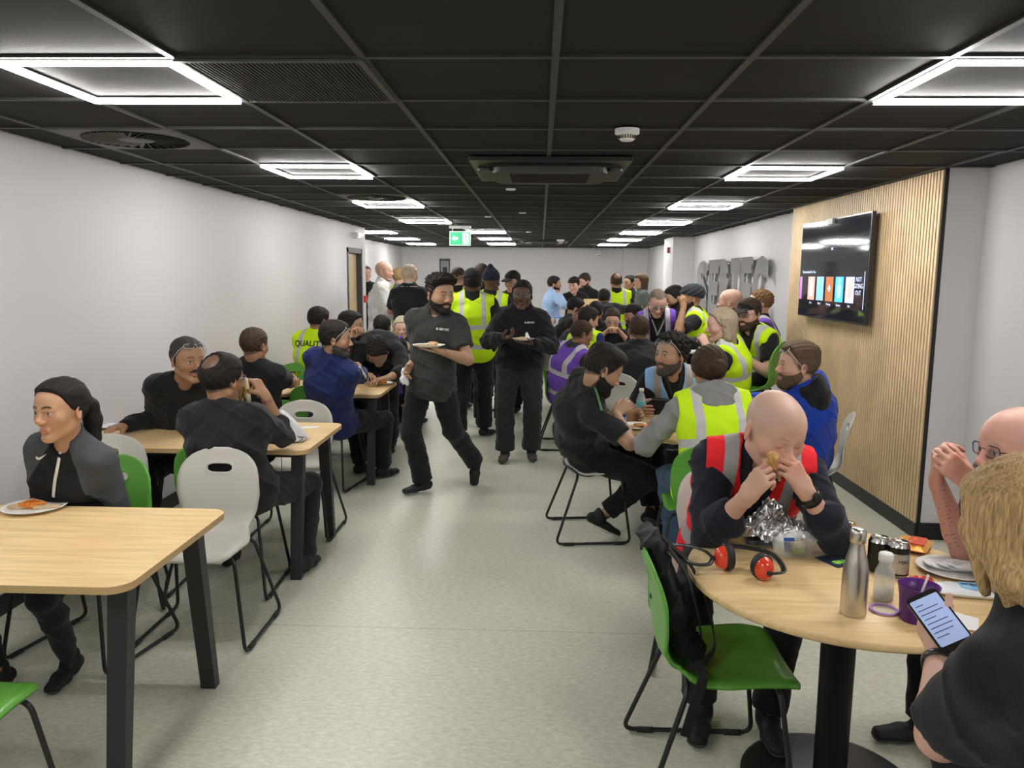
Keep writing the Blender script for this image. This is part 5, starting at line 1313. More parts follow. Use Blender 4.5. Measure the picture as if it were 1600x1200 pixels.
# ---- third round table
A_['jacket_lean'] = person('dark haired man in a black jacket leaning over, behind the man with the red neck', at(899, 482, 9.8), (at(880, 500, 9.7)[0], 9.75), -72, sit=.45, lod=2, skin=sk_tan, hair='short', **BLKH, ht=.016, face=(-10, 20, 0), curve=.07, top=longs(BLK, loose=.02))
A_['red_neck'] = person('man with a shaved reddish head and black jacket, left of the far round table', at(909, 500, 8.8), (at(888, 520, 8.7)[0], 8.75), -70, sit=.45, lod=1, skin=(.55, .28, .2), hair='short', **DKB, ht=.003, hside=-.001, buzz=.45, face=(-8, 14, 0), curve=.07, top=longs(BLK, loose=.02))
A_['purple_left'] = person('man in a purple vest and glasses bent forward, seen from behind', at(909, 522, 7.45), (at(884, 560, 7.45)[0], 7.5), -50, sit=.45, lod=1, skin=sk_brown, hair='short', **DKB, ht=.008, hside=.003, buzz=.7, face=(-22, 14, 0), glasses='on', curve=.07, vest='purple', top=dict(m=CHAR, sleeve=.8, collar='crew', loose=.018), R=dict(at=at(945, 560, 7.75), hint=(.8, -.2, -.6)), L=dict(at=at(930, 555, 8.1)))
A_['vest_dark'] = person('dark haired man in a yellow vest hidden behind the man in purple', at(919, 500, 8.25), (at(925, 520, 8.2)[0]-.05, 8.15), -40, sit=.45, lod=1, skin=sk_tan, hair='short', **BLKH, ht=.018, face=(-25, 12, 0), vest='yellow', top=longs(NAVY))
A_['bandana'] = person('dark haired man in black seen from behind, just beyond the woman eating with both hands', at(931, 487, 9.7), (at(935, 500, 9.7)[0], 9.7), -12, sit=.45, lod=2, skin=sk_brown, hair='short', **BLKH, ht=.012, hside=.006, buzz=.6, top=longs(BLK))
A_['eating_woman'] = person('woman in glasses and black eating with both hands, facing the viewer', at(957, 500, 8.75), (at(956, 520, 9.0)[0], 9.02), 178, sit=.45, lod=1, fem=True, skin=(.55, .33, .24), hair='bun', **DKB, ht=.018, hside=.010, face=(-4, 18, 0), glasses='on', glm=SILV, top=dict(m=BLK, sleeve=.7, collar='polo', loose=.016), R=dict(at=at(944, 521, 8.55), pose='bite', d=(-.5, .1, .6), n=(-1, .3, 0), hint=(.9, -.1, -1)), L=dict(at=at(971, 521, 8.55), pose='bite', d=(.5, .1, .6), n=(1, .3, 0), hint=(-.9, -.1, -1)))
A_['cap_beard'] = person('bearded man in a black cap between the eating woman and the purple vest with lanyard', at(989, 492, 9.2), (at(996, 510, 9.3)[0], 9.3), 100, sit=.45, lod=1, skin=sk_brown, hair='short', **BLKH, beard=.008, hat='cap', backwards=True, face=(12, 10, 0), top=longs(BLK))
A_['big_back'] = person('large man with cropped hair in a black sweatshirt, back to the viewer', at(998, 516, 7.25), (at(1000, 560, 7.15)[0], 7.1), 4, sit=.45, lod=1, hs=1.16, skin=sk_tan, hair='short', **DKB, ht=.008, hside=.002, buzz=.75, girth=1.3, sw=.215, neck=1.15, curve=.05, top=longs(BLK2, loose=.022, wr=.005), R=dict(at=at(1035, 560, 7.75), hint=(1, -.2, -.6)), L=dict(at=at(975, 570, 7.75), hint=(-1, -.2, -.6)))
A_['purple_right'] = person('balding man in a purple vest and lanyard looking down, facing the viewer', at(1027, 473, 8.0), (at(1030, 520, 8.35)[0], 8.35), 176, lod=1, dz=-.12, hs=1.13, skin=(.60, .36, .29), hair='short', haircol=(.12, .09, .07), hairmat='hair_mouse', ht=.004, hside=.004, receding=.05, hl=.012, buzz=.4, face=(6, 32, 0), glasses='on', glm=SILV, girth=1.1, vest='purple', vopen=.075, top=longs(BLK, collar='polo', loose=.02), L=dict(at=at(1050, 545, 8.0)), R=dict(at=at(1008, 545, 8.0)), stubble=.25)
A_['left_profile'] = person('dark haired man with a beard looking down in profile, next to the turban wearer', at(1054, 465, 8.9), (at(1062, 480, 8.95)[0], 8.95), 96, lod=1, dz=-.15, skin=sk_tan, hair='short', **BLKH, ht=.016, beard=.006, stubble=.7, face=(8, 22, 0), curve=.05, top=longs(BLK))
A_['turban'] = person('bearded man in a dark turban and yellow vest eating from his hand', at(1080, 466, 8.1), (at(1094, 520, 8.15)[0], 8.15), 72, lod=1, dz=-.15, skin=sk_brown, hair='none', hat='turban', hatm=cloth('turban_cloth', (.022, .026, .032)), beard=.020, **BLKH, face=(18, 4, 0), vest='yellow', curve=.05, top=dict(m=BLK, sleeve=.8, loose=.02), L=dict(at=at(1068, 480, 7.85), pose='bite', d=(-.1, .2, 1), n=(.6, .5, 0), hint=(-.4, .1, -1)))
A_['bald_far'] = person('bald man in a black jacket seen from behind, in front of the chrome letters', at(1141, 472, 7.55), (at(1148, 500, 7.6)[0], 7.6), 42, sit=.72, lod=1, skin=(.58, .33, .26), hair='bald', buzz=.3, haircol=(.2, .14, .1), stubble=.3, face=(22, 0, 0), top=longs(BLK, collar='stand', loose=.02))
A_['grey_hair'] = person('person with long greying blond hair in a yellow vest, seated in profile', at(1127, 508, 6.15), (at(1141, 560, 6.3)[0], 6.3), 64, sit=.62, lod=1, fem=True, hs=1.08, skin=(.58, .34, .27), hair='long', len=-.15, haircol=(.30, .24, .17), hairmat='hair_grey_blond', hl=.01, ht=.014, hside=.012, face=(24, 8, 0), curve=.05, vest='yellow', top=dict(m=BLK, sleeve=.85, collar='crew', loose=.02), L=dict(at=at(1104, 541, 6.0), pose='pinch', d=(.1, .6, .8), n=(.4, .2, -.4), hint=(-.5, 0, -1)))
A_['cap_glasses'] = person('bearded man in a black cap, glasses and yellow vest sitting on the green high stool', at(1170, 491, 6.55), (at(1188, 560, 6.8)[0], 6.8), 118, sit=.78, lod=1, hs=1.1, skin=sk_light, hair='short', **DKB, beard=.006, stubble=.7, hat='cap', glasses='on', face=(16, 4, 0), curve=.06, vest='yellow', vopen=.03, top=polo(BLK, loose=.018), L=dict(at=at(1160, 556, 6.4), d=(.6, .5, -.3), hint=(-.5, -.5, -1)), R=dict(at=at(1152, 560, 6.55)), lf=(-.1, .36, .22), rf=(.1, .36, .22))
A_['brown_hair_far'] = person('person with brown hair in purple, almost hidden behind the man in the cap', at(1188, 474, 7.6), (at(1194, 500, 7.6)[0], 7.65), 80, sit=.72, lod=2, skin=sk_light, hair='curly', haircol=(.16, .09, .045), hairmat='hair_chestnut', vest='purple', top=longs(BLK))
# ---- second round table
A_['eater'] = person('bearded man in a black polo shirt bent over his plate in profile', at(941, 577, 4.62), (.30, 4.98), -80, sit=.45, lod=0, hs=1.14, skin=(.40, .24, .15), hair='short', **BLKH, ht=.024, hside=.004, quiff=.006, buzz=.8, beard=.012, stubble=.9, face=(2, 30, 0), curve=.085, girth=1.15, nose=1.1,
    top=dict(m=BLK, sleeve=.80, collar='polo', loose=.018, hem=-.12, wr=.005), R=dict(at=at(962, 646, 4.62), pose='grip', d=(.1, .9, .45), n=(-.7, .2, -.2), hint=(1.0, -.7, -.55)), L=dict(at=at(975, 655, 5.05), pose='grip', d=(0, .9, .3), n=(1, .2, 0)), rf=dict(at=(.40, 4.86, .15), yaw=-2, pitch=26), lf=(-.10, .50, .085), tlen=.86, solem=mat('sole_white', (.6, .58, .54), .7))
A_['blue_vest'] = person('bearded man with curly dark hair in a light blue vest and lanyard', at(1049, 555, 5.28), (1.02, 5.74), 172, sit=.45, lod=0, hs=1.12, skin=(.42, .25, .165), hair='curly', **BLKH, ht=.030, hside=.012, hl=.012, receding=.015, curla=.007, buzz=.6, beard=.007, stubble=.85, beardmat='hair_salt', beardcol=(.07, .06, .055), face=(-44, -2, 0), glasses='up', glm=SILV, neck=1.08, vest='blue', vopen=.02, vneckv=.28, top=polo(BLK, loose=.016) | dict(vneck=.13),
    R=dict(at=(.66, 5.22, .79), d=(-.3, .8, 0)), L=dict(at=(1.22, 5.22, .79), d=(.3, .8, 0)))
A_['bun'] = person('person with dark hair in a bun, grey hoodie under a yellow vest, seen from behind', at(1108, 578, 4.32), (.96, 4.14), 2, sit=.45, lod=0, hs=1.06, fem=True, bust=0, skin=sk_tan, hair='bun', bunx=.02, **DKB, ht=.018, hside=.014, face=(0, 8, 0), sw=.178, girth=1.18, curve=.05, vest='yellow', tm=JEAN, top=dict(m=GREYH, sleeve=1.97, collar='crew', loose=.026, wr=.006, hood=GREYH, name='hoodie'), vhem=-.14, L=dict(at=(.66, 4.50, .79), hint=(-1, -.3, -1)), R=dict(at=(1.22, 4.52, .79), hint=(1, -.3, -1)))
A_['hooded'] = person('bearded man in a royal blue sweatshirt with a black hood near the slatted panel', at(1247, 571, 4.72), (1.70, 4.96), 52, sit=.45, lod=0, hs=1.12, skin=sk_light, hair='short', haircol=(.10, .065, .04), hairmat='hair_brown_short', ht=.022, hside=.005, receding=.03, buzz=.6, beard=.012, face=(36, 0, 0), glasses='up', glm=SILV, girth=1.15, curve=.05, top=longs(ROY, collar='crew', loose=.024, wr=.005, name='sweatshirt') | dict(hood=BLK), neck=1.0, L=dict(at=at(1232, 622, 4.72), pose='relax', d=(.2, .5, .8), n=(.6, .2, -.4), hint=(-.7, -.1, -1)), R=dict(at=at(1225, 640, 5.0)))
# ---- nearest round table
A_['red'] = person('bald man in a red vest biting food held in both hands', at(1209, 672, 2.70), (.82, 3.18), 170, sit=.45, lod=0, hs=1.16, skin=(.60, .36, .275), flush=1.2, hair='bald', buzz=.38, haircol=(.42, .34, .27), hl=-.002, stubble=.12, beard=0, face=(26, 22, -4), eyes=0, fat=1.06, girth=1.15, curve=.055, neck=1.1, browcol=(.35, .22, .15), brow=.5,
    vest='red', vopen=.05, vneckv=.26, top=dict(m=DNAV, sleeve=1.42, collar='polo', vneck=.07, loose=.020, wr=.006, flare=.016), R=dict(at=at(1167, 776, 2.57), pose='bite', d=(-.50, .15, .85), n=(-.60, -.70, .1), hint=(.75, -1., -1)), L=dict(at=at(1258, 766, 2.57), pose='bite', d=(.52, .15, .82), n=(.60, -.70, .1), hint=(-.75, -1., -1)))
A_['pink'] = person('bald pink faced man in glasses with a tattooed forearm at the right edge', at(1592, 702, 2.34), (1.86, 2.62), 96, sit=.45, lod=0, hs=1.10, skin=sk_pink, flush=1.3, hair='bald', buzz=.12, haircol=(.4, .3, .25), face=(-2, 4, 0), glasses='on', browcol=(.4, .25, .18), fat=1.06, girth=1.2, curve=.06, top=dict(m=CHAR, sleeve=.70, collar='crew', loose=.018), R=dict(at=at(1464, 752, 2.60), pose='pinch', d=(-.15, .1, 1), n=(-.3, -.8, 0), hint=(.2, .5, -1)), L=dict(at=at(1515, 752, 2.46), pose='pinch', d=(.1, .75, .45), n=(.6, .1, .2), hint=(-.35, -.2, -1)))
A_['blonde'] = person('woman with blonde hair in a black polo shirt looking at a phone', at(1606, 822, 1.36), (1.04, 1.34), 24, sit=.45, lod=0, fem=True, bust=0, hs=1.03, skin=(.60, .36, .28), hair='long', cover=True, len=-.13, haircol=(.42, .28, .13), hairmat='hair_blonde', ht=.010, hside=.010, hl=.01, face=(-10, 22, 0), girth=1.1, sw=.165, curve=.045, tm=cloth('trousers_black', (.013, .013, .015)), top=dict(m=BLK, sleeve=.74, collar='polo', loose=.016, hem=-.12, wr=.004, flare=.012), L=dict(at=at(1468, 1022, 1.66), pose='phone', d=(.12, .72, .55), n=(.75, .3, .4), hint=(-.45, -.05, -1)), R=dict(at=(1.22, 1.74, .80), pose='relax'), armr=1.18, lf=dict(at=(.76, 1.84, .085), yaw=20), rf=(.2, .45, .085), thigh=1.1)
# ================================================================ THINGS ON THE TABLES
def onz(px, py, z):
    d = fw + rt2*((px-800)/_f) - up2*((py-600)/_f); k = (z-CAM_H)/d.z
    return (d.x*k, d.y*k, z)
TZ = .7353
def lump(name, m, parent, c, r, seed=0, amp=.25, n=3, sub=None):
    bm = bmesh.new(); bmesh.ops.create_icosphere(bm, subdivisions=n, radius=1.)
    rnd = random.Random(seed); ph = [rnd.uniform(0, 6) for _ in range(6)]
    for v in bm.verts:
        q = v.co.copy(); k = 1+amp*(math.sin(3.1*q.x+ph[0]+2*q.z)*math.sin(2.7*q.y+ph[1])+.5*math.sin(6*q.z+ph[2]+3*q.x)*math.sin(5*q.x+ph[3]))
        v.co = Vector((c[0]+q.x*r[0]*k, c[1]+q.y*r[1]*k, c[2]+q.z*r[2]*k))
    for f in bm.faces: f.smooth = True
    me = bpy.data.meshes.new(name); bm.to_mesh(me); bm.free(); return newobj(name, me, m, parent)
CRUST = mat('pastry_crust', (.50, .27, .09), .7, var=.35, vscale=60, bump=.3, bscale=120); SAUCE = mat('carrot_filling', (.68, .20, .02), .6, var=.4, vscale=90); BREAD = mat('bread', (.62, .42, .22), .8, var=.25, vscale=50)
BREAD2 = mat('flatbread', (.60, .44, .27), .8, var=.25, vscale=40, bump=.3)
def plate(x, y, z, r_, label, foods, cat='plate', name='paper_plate', group=None, rz=0.):
    t = empty(name, (x, y, z), rz, label, cat, group)
    MB().lathe([(0, .004), (r_*.72, .004), (r_*.86, .012), (r_, .016), (r_, .0145), (r_*.86, .0095), (r_*.72, .0), (0, 0)], 48).build('plate_disc', PLATEW, t)
    for i, f in enumerate(foods): f(t, i)
    return t
def wedge(dx, dy, rz, L, W_, m=None, nm='flatbread_slice'):
    def f(t, i):
        b = MB(); M = Matrix.Translation((dx, dy, .006)) @ Matrix.Rotation(R(rz), 4, 'Z')
        b.prism([(0, -W_/2), (L, -.006), (L, .006), (0, W_/2), (-.012, 0)], 0, .010, M=M); b.build(nm, m or BREAD2, t, bevel=.003)
    return f
def heap(dx, dy, r, m, nm='filling', amp=.3, seed=1):
    def f(t, i): lump(nm, m, t, (dx, dy, .010+r[2]*.5), r, seed+i, amp)
    return f
def shreds(dx, dy, r, m, nm='grated_carrot', n=60, seed=3):
    def f(t, i):
        b = MB(); rd = random.Random(seed)
        for _ in range(n):
            a, q = rd.uniform(0, 6.28), r*math.sqrt(rd.random()); x, y = dx+q*math.cos(a)*1.4, dy+q*math.sin(a)*.8; z = .012+.03*(1-q/r)*rd.uniform(.5, 1)
            an = rd.uniform(0, 6.28); l = rd.uniform(.006, .014)
            b.tube([(x-l*math.cos(an), y-l*math.sin(an), z), (x+l*math.cos(an), y+l*math.sin(an), z+rd.uniform(-.004, .004))], .0017, 4)
        b.build(nm, m, t)
    return f
p = onz(55, 795, TZ)
plate(p[0], p[1], TZ, .118, 'white paper plate with grated carrot and flatbread on the nearest left table', [wedge(-.09, -.015, 8, .10, .05), wedge(.005, -.005, 12, .09, .045), heap(-.02, .005, (.05, .028, .012), SAUCE, 'filling'), shreds(-.02, .01, .036, SAUCE, n=90)])
def can(x, y, z, label, body, band=None, txt=None, tm=None, rz=0., cat='drinks can', txt2=None):
    t = empty('drinks_can', (x, y, z), rz, label, cat)
    MB().lathe([(.0, .004), (.024, .004), (.026, 0), (.0325, .008), (.033, .012), (.033, .100)], 40).build('can_body', body, t)
    MB().lathe([(.033, .100), (.0275, .112), (.0275, .1155), (.0262, .1155), (.0255, .112), (0, .112)], 40).build('can_top', CHROME, t)
    MB().prism(rrect(.012, .022, .005), .1125, .114).build('ring_pull', CHROME, t)
    if band:
        for z0, z1, m in band: MB().lathe([(.0333, z0), (.0333, z1)], 40).build('printed_band', m, t)
    if txt: text_cyl(txt, txt2 or .020, .0336, .055, R(-90), tm or WTX, t, 'can_lettering')
    return t
p = onz(247, 668, TZ); can(p[0], p[1], TZ, 'blue drinks can on the second left table before the man with the moustache', mat('can_blue', (.05, .28, .60), .3, metal=.4), [(.085, .097, mat('can_pale', (.55, .65, .75), .3))], 'Rubicon', None, R(16), txt2=.017)
p = onz(970, 668, TZ); can(p[0], p[1], TZ, 'blue and dark drinks can beside the plate on the second round table', mat('can_navy', (.03, .08, .25), .3, metal=.4), [(.03, .07, mat('can_mid', (.12, .35, .65), .3))], None)
def packet(x, y, z, rz, w, d, h, label, m, m2=None, nm='wipes_packet', cat='packet', txt=None, tm=None, lid=None, ts=.02):
    t = empty(nm, (x, y, z), R(rz), label, cat); b = MB(); N = 14; G = []
    for sg in (1, -1):
        G = []
        for i in range(N+1):
            row = []
            for j in range(N+1):
                u, v_ = 2*i/N-1, 2*j/N-1; k = max(0, (1-abs(u)**3.5))*max(0, (1-abs(v_)**3)); wv = .003*math.sin(9*u+4*v_)*math.sin(7*v_)
                row.append((u*w/2, v_*d/2*(1-.04*abs(u)), h*.5+sg*(h*.5*k**.6)+wv*(k > .05)*(sg > 0)))
            G.append(row)
        b.grid(G, None, flip=sg < 0)
    b.build('wrapper', m, t)
    if lid: MB().prism(rrect(w*.4, d*.45, .012), h*.985, h+.004).build('flap_lid', lid, t)
    if m2: MB().prism(rrect(w*.5, d*.6, .01, cx=w*.12), h*.97, h+.0015).build('printed_panel', m2, t)
    if txt: text_obj(txt, ts, frameM((w*.12, 0, h+.003), (1, 0, 0), (0, 1, 0), (0, 0, 1)), tm or BLKT, t, 'packet_lettering')
    return t
p = onz(187, 669, TZ); packet(p[0], p[1], TZ, 8, .21, .11, .028, 'white and pale blue wipes packet on the second left table by the wall', mat('wipe_white', (.72, .76, .80), .35), mat('wipe_blue', (.25, .50, .80), .35), txt='WIPES')
# white drawstring bag with black cords
p = onz(458, 688, TZ)
t = empty('drawstring_bag', (p[0], p[1], TZ), 0, 'white plastic drawstring bag with black cords on the second left table', 'bag')
BAGW = mat('thin_white_plastic', (.72, .73, .75), .3, bump=.6, bscale=40)
rd = random.Random(4); b = MB(); G = []
for i in range(22):
    z_ = i/21; row = []
    for j in range(40):
        a = 2*PI*j/40; r_ = (.075*math.sin(PI*min(1, z_*.72+.28))**.6)*(1-.55*z_)+.012; k = 1+.13*math.sin(5*a+6*z_)+.08*math.sin(9*a-8*z_)
        row.append((-.02-.06*z_+r_*1.25*k*math.cos(a), .02*z_+r_*.85*k*math.sin(a), .001+.17*z_))
    G.append(row)
b.grid(G, None, closed=True); b.bm.faces.new(b.bm.verts[-40:] if False else [v for v in b.bm.verts if v.co.z < .0011][::-1]); b.build('bag_body', BAGW, t, smooth=True)
c0 = Vector((.05, -.05, .012)); q1 = Vector((-.04, -.17, 0))
MB().tube(bez([(.035, -.03, .03), (.07, -.045, .022), (.05, -.075, .008), (.0, -.10, .004), (-.02, -.135, -.02), (-.022, -.15, -.16), (-.045, -.155, -.26), (-.09, -.155, -.285), (-.135, -.155, -.25), (-.155, -.15, -.12), (-.15, -.12, .003), (-.06, -.06, .01)], 6), .0022, 6).build('drawcord', BLACKP, t)
MB().tube(bez([(.03, -.02, .03), (.085, -.03, .02), (.075, -.07, .006), (.02, -.085, .004), (-.03, -.09, .004)], 6), .0022, 6).build('drawcord', BLACKP, t)
p = onz(485, 668, TZ); tag(MB().box(-.05, .05, -.028, .028, 0, .003, M=Matrix.Translation((p[0], p[1], TZ)) @ Matrix.Rotation(R(15), 4, 'Z')).build('folded_napkin', PAPERW), 'folded paper napkin beside the white drawstring bag', 'napkin')
p = onz(597, 600, TZ); plate(p[0], p[1], TZ, .10, 'small plate of food in front of the bending man', [wedge(-.06, 0, 20, .10, .05), heap(.01, .0, (.03, .02, .012), SAUCE)])
p = onz(437, 604, TZ); tag(MB().prism(rrect(.07, .14, .01), 0, .009, M=Matrix.Translation((p[0], p[1], TZ)) @ Matrix.Rotation(R(-60), 4, 'Z')).build('mobile_phone', BLACKP), 'black phone lying on the third left table', 'phone')
# banana in the hand of the balding man
a = A_['banana']; wr = a['arms'][1]['wr']+a['org']+a['arms'][1]['d']*.09; c = Vector(seen(388, 606, 3.95))
t = empty('banana', tuple(c), 0, 'half peeled banana held up by the balding man', 'banana')
MB().tube(bez([(.0, 0, -.075), (-.006, 0, -.03), (-.010, 0, .02), (-.008, 0, .055)], 8), [.012]+[.017]*20+[.016, .014, .012, .009][:4], 12).build('fruit', mat('banana_flesh', (.80, .72, .48), .6), t) if False else MB().tube([(.0, 0, -.075), (-.006, 0, -.03), (-.010, 0, .01), (-.010, 0, .035), (-.008, 0, .048)], [.012, .016, .0155, .013, .006], 12).build('fruit', mat('banana_flesh', (.80, .72, .48), .6), t)
for i, an in enumerate((10, 120, 235)):
    ca, sa = math.cos(R(an)), math.sin(R(an)); b = MB()
    P_ = bez([(ca*.015, sa*.015, -.03), (ca*.022, sa*.022, .005), (ca*.036, sa*.036, .010), (ca*.044, sa*.044, -.020), (ca*.046, sa*.046, -.055)], 5)
    b.tube(P_, [.010-.006*i_/len(P_) for i_ in range(len(P_))], 8, flat=.3); b.build('peel', mat('banana_peel', (.78, .58, .09), .55) if i != 1 else mat('banana_peel_inside', (.80, .74, .50), .6), t)
# plates held by the standing men
a = A_['walker']; h = a['arms'][0]; c = h['wr']+a['org']+h['d']*.10+V(0, 0, .022)
plate(c[0], c[1], c[2], .115, 'white paper plate with flatbread balanced on the hand of the walking man', [wedge(-.10, -.01, 4, .12, .06), heap(.03, .0, (.035, .028, .018), BREAD, 'bread_roll')])
h = a['arms'][1]; c = h['wr']+a['org']+h['d']*.10+V(0, -.02, -.03)
o = lump('crumpled_napkin', PAPERW, None, (0, 0, 0), (.03, .02, .05), 5, .5); o.location = tuple(c); tag(o, 'crumpled white napkin in the lowered hand of the walking man', 'napkin')
a = A_['sweater']; h = a['arms'][0]; c = h['wr']+a['org']+h['d']*.10+V(0, 0, .022)
t = plate(c[0], c[1], c[2], .095, 'small plate with flatbread and a napkin held by the man in the loose black sweatshirt', [wedge(-.07, 0, 0, .12, .06), heap(0, 0, (.03, .02, .012), BREAD, 'bread_roll')])
b = MB(); b.grid([[(.02+.03*u, .05+.02*v_*u, .012+.06*v_*(1-abs(u-.4))) for v_ in (0, .3, .6, 1)] for u in (0, .3, .6, 1, 1.3)]); b.build('paper_napkin', PAPERW, t)
# ---- second round table
p = onz(993, 668, TZ); plate(p[0], p[1]+.0, TZ, .115, 'white paper plate with scraps of pastry in front of the bearded man in black', [wedge(-.05, -.02, 15, .08, .05, BREAD), heap(.02, .0, (.035, .022, .012), CRUST), heap(.055, -.02, (.025, .02, .010), SAUCE)])
def water_bottle(x, y, z, label, s_=1., parent=None, nm='water_bottle', grp=None):
    t = empty(nm, (x, y, z), 0, label, 'bottle', grp)
    PET = mat('clear_plastic', (.75, .82, .85), .08, alpha=.28)
    pr = [(0, .0), (.026, 0), (.031, .006)]+[(.031-.0018*((i % 2)), .012+i*.008) for i in range(8)]+[(.0315, .08), (.0315, .125), (.030, .135), (.022, .160), (.0135, .178), (.0125, .19)]
    MB().lathe([(a*s_, b_*s_) for a, b_ in pr], 32).build('bottle_body', PET, t)
    MB().lathe([(a*s_, b_*s_) for a, b_ in ((.0319, .085), (.0322, .122))], 32).build('label_wrap', mat('label_teal', (.12, .42, .45), .5), t)
    MB().lathe([(0, .207*s_), (.014*s_, .207*s_), (.0155*s_, .204*s_), (.0155*s_, .188*s_), (0, .188*s_)], 24).build('cap', WHITEP, t)
    return t
p = onz(1001, 655, TZ); water_bottle(p[0], p[1], TZ, 'clear plastic water bottle with a white cap on the second round table')
FOILP = mat('crisp_packet_orange', (.65, .16, .03), .3, metal=.5, bump=.5, bscale=30); SILP = mat('packet_silver', (.55, .55, .53), .25, metal=.8, bump=.5, bscale=40)
p = onz(1035, 668, TZ); packet(p[0], p[1], TZ, -14, .20, .13, .035, 'opened orange and silver crisp packet on the second round table', FOILP, SILP, nm='crisp_packet')
p = onz(1060, 660, TZ); packet(p[0], p[1]+.02, TZ, 20, .10, .08, .015, 'pale blue wrapper beside the orange crisp packet', mat('wrapper_blue', (.30, .55, .80), .4), nm='wrapper')
p = onz(1030, 650, TZ); t = empty('lunch_bag', (p[0]+.02, p[1]+.12, TZ), R(-10), 'black zipped lunch bag on the second round table before the light blue vest', 'bag')
b = MB(); G = []
for i in range(13):
    z_ = i/12; row = []
    for j in range(40):
        a_ = 2*PI*j/40; k = (abs(math.cos(a_))**3+abs(math.sin(a_))**3)**(-1/3); taper = 1-.50*z_**1.6
        row.append((.165*k*math.cos(a_)*(1-.25*z_**2)*(1+.03*math.sin(4*a_+5*z_)), .075*k*math.sin(a_)*taper, .105*z_+.006*math.sin(3*a_)*z_))
    G.append(row)
b.grid(G, None, closed=True); b.bm.faces.new([v for v in list(b.bm.verts)[-40:]]); b.bm.faces.new([v for v in list(b.bm.verts)[:40]][::-1]); b.build('bag_body', cloth('bag_black', (.014, .014, .015)), t)
MB().tube(bez([(-.10, 0, .103), (-.06, 0, .135), (0, 0, .145), (.06, 0, .135), (.10, 0, .103)], 5), .008, 8, flat=.4).build('carry_handle', BLACKP, t)
MB().tube([(-.13, -.045, .100), (.13, -.045, .100)], .003, 6).build('zip', mat('zip_grey', (.15, .15, .15), .4), t)
# ---- nearest round table
FOIL = mat('aluminium_foil', (.86, .86, .86), .30, metal=1.)
p = onz(1206, 850, TZ); t = empty('foil_sheet', (p[0], p[1]+.035, TZ), 0, 'large crumpled sheet of aluminium foil in front of the man in the red vest', 'foil')
rd = random.Random(11); N = 46; hs_ = [[rd.random() for _ in range(N+1)] for _ in range(N+1)]; b = MB(); G = []
for i in range(N+1):
    row = []
    for j in range(N+1):
        u, v_ = 2*i/N-1, 2*j/N-1
        z_ = .026+.085*math.exp(-((u+.0)**2/.16+(v_-.42)**2/.16))+.032*abs(math.sin(4*u+2*v_))+.018*(hs_[i][j]-.5)+.014*abs(math.sin(9*u-6*v_+2))*abs(math.cos(7*v_+3*u))
        z_ *= (1-.35*abs(u)**4)
        row.append((u*.135+.010*(hs_[j][i]-.5)+.012*math.sin(6*v_), v_*.085+.012*math.sin(5*u)+.010*(hs_[i][-j]-.5), max(.003, z_+(.012 if abs(u) > .8 else 0))))
    G.append(row)
b.grid(G, None)
for f in b.bm.faces: f.smooth = False
b.build('foil', FOIL, t)
p = onz(1192, 848, TZ); tag(MB().prism(rrect(.125, .06, .015), .0, .016, M=Matrix.Translation((p[0], p[1], TZ)) @ Matrix.Rotation(R(-4), 4, 'Z')).build('grey_phone_case', mat('case_grey_blue', (.10, .125, .15), .4), bevel=.004), 'slim grey case lying half under the foil sheet', 'case')
# clear food tub
p = onz(1240, 868, TZ); t = empty('food_container', (p[0], p[1]+.02, TZ), R(3), 'clear plastic food tub with wrappers inside, standing beside the foil', 'food container')
CLR = mat('cloudy_plastic', (.78, .82, .82), .2, alpha=.30)
def tub(m, w0, d0, w1, d1, h_, th=.0015):
    b = MB(); n = 6; A0 = rrect(w0, d0, .015, n); A1 = rrect(w1, d1, .018, n); B1 = rrect(w1-2*th, d1-2*th, .017, n); B0 = rrect(w0-2*th, d0-2*th, .014, n); L_ = len(A0)
    rows = [[(x, y, 0) for x, y in A0], [(x, y, h_) for x, y in A1], [(x*1.03, y*1.03, h_) for x, y in A1], [(x*1.03, y*1.03, h_+.003) for x, y in A1], [(x, y, h_+.003) for x, y in B1], [(x, y, th*2) for x, y in B0]]
    b.grid(rows, None, closed=True); vs = list(b.bm.verts); b.bm.faces.new(vs[:L_][::-1]); b.bm.faces.new(vs[-L_:]); return b
tub(None, .105, .085, .135, .110, .060).build('tub', CLR, t)
MB().box(-.030, .006, -.012, -.008, .006, .055, M=Matrix.Rotation(R(-12), 4, 'X')).build('snack_wrapper', mat('wrapper_deep_blue', (.02, .10, .38), .35), t)
text_obj('S', .03, frameM((-.008, -.018, .036), (1, 0, 0), (0, .1, 1), (0, -1, 0)), WTX, t, 'wrapper_letter')
lump('boiled_egg', mat('egg_cream', (.78, .74, .55), .5), t, (.022, .006, .026), (.026, .022, .022), 3, .05)
lump('lettuce_leaf', mat('leaf_green', (.25, .50, .08), .5), t, (.015, -.014, .014), (.026, .012, .009), 6, .5)
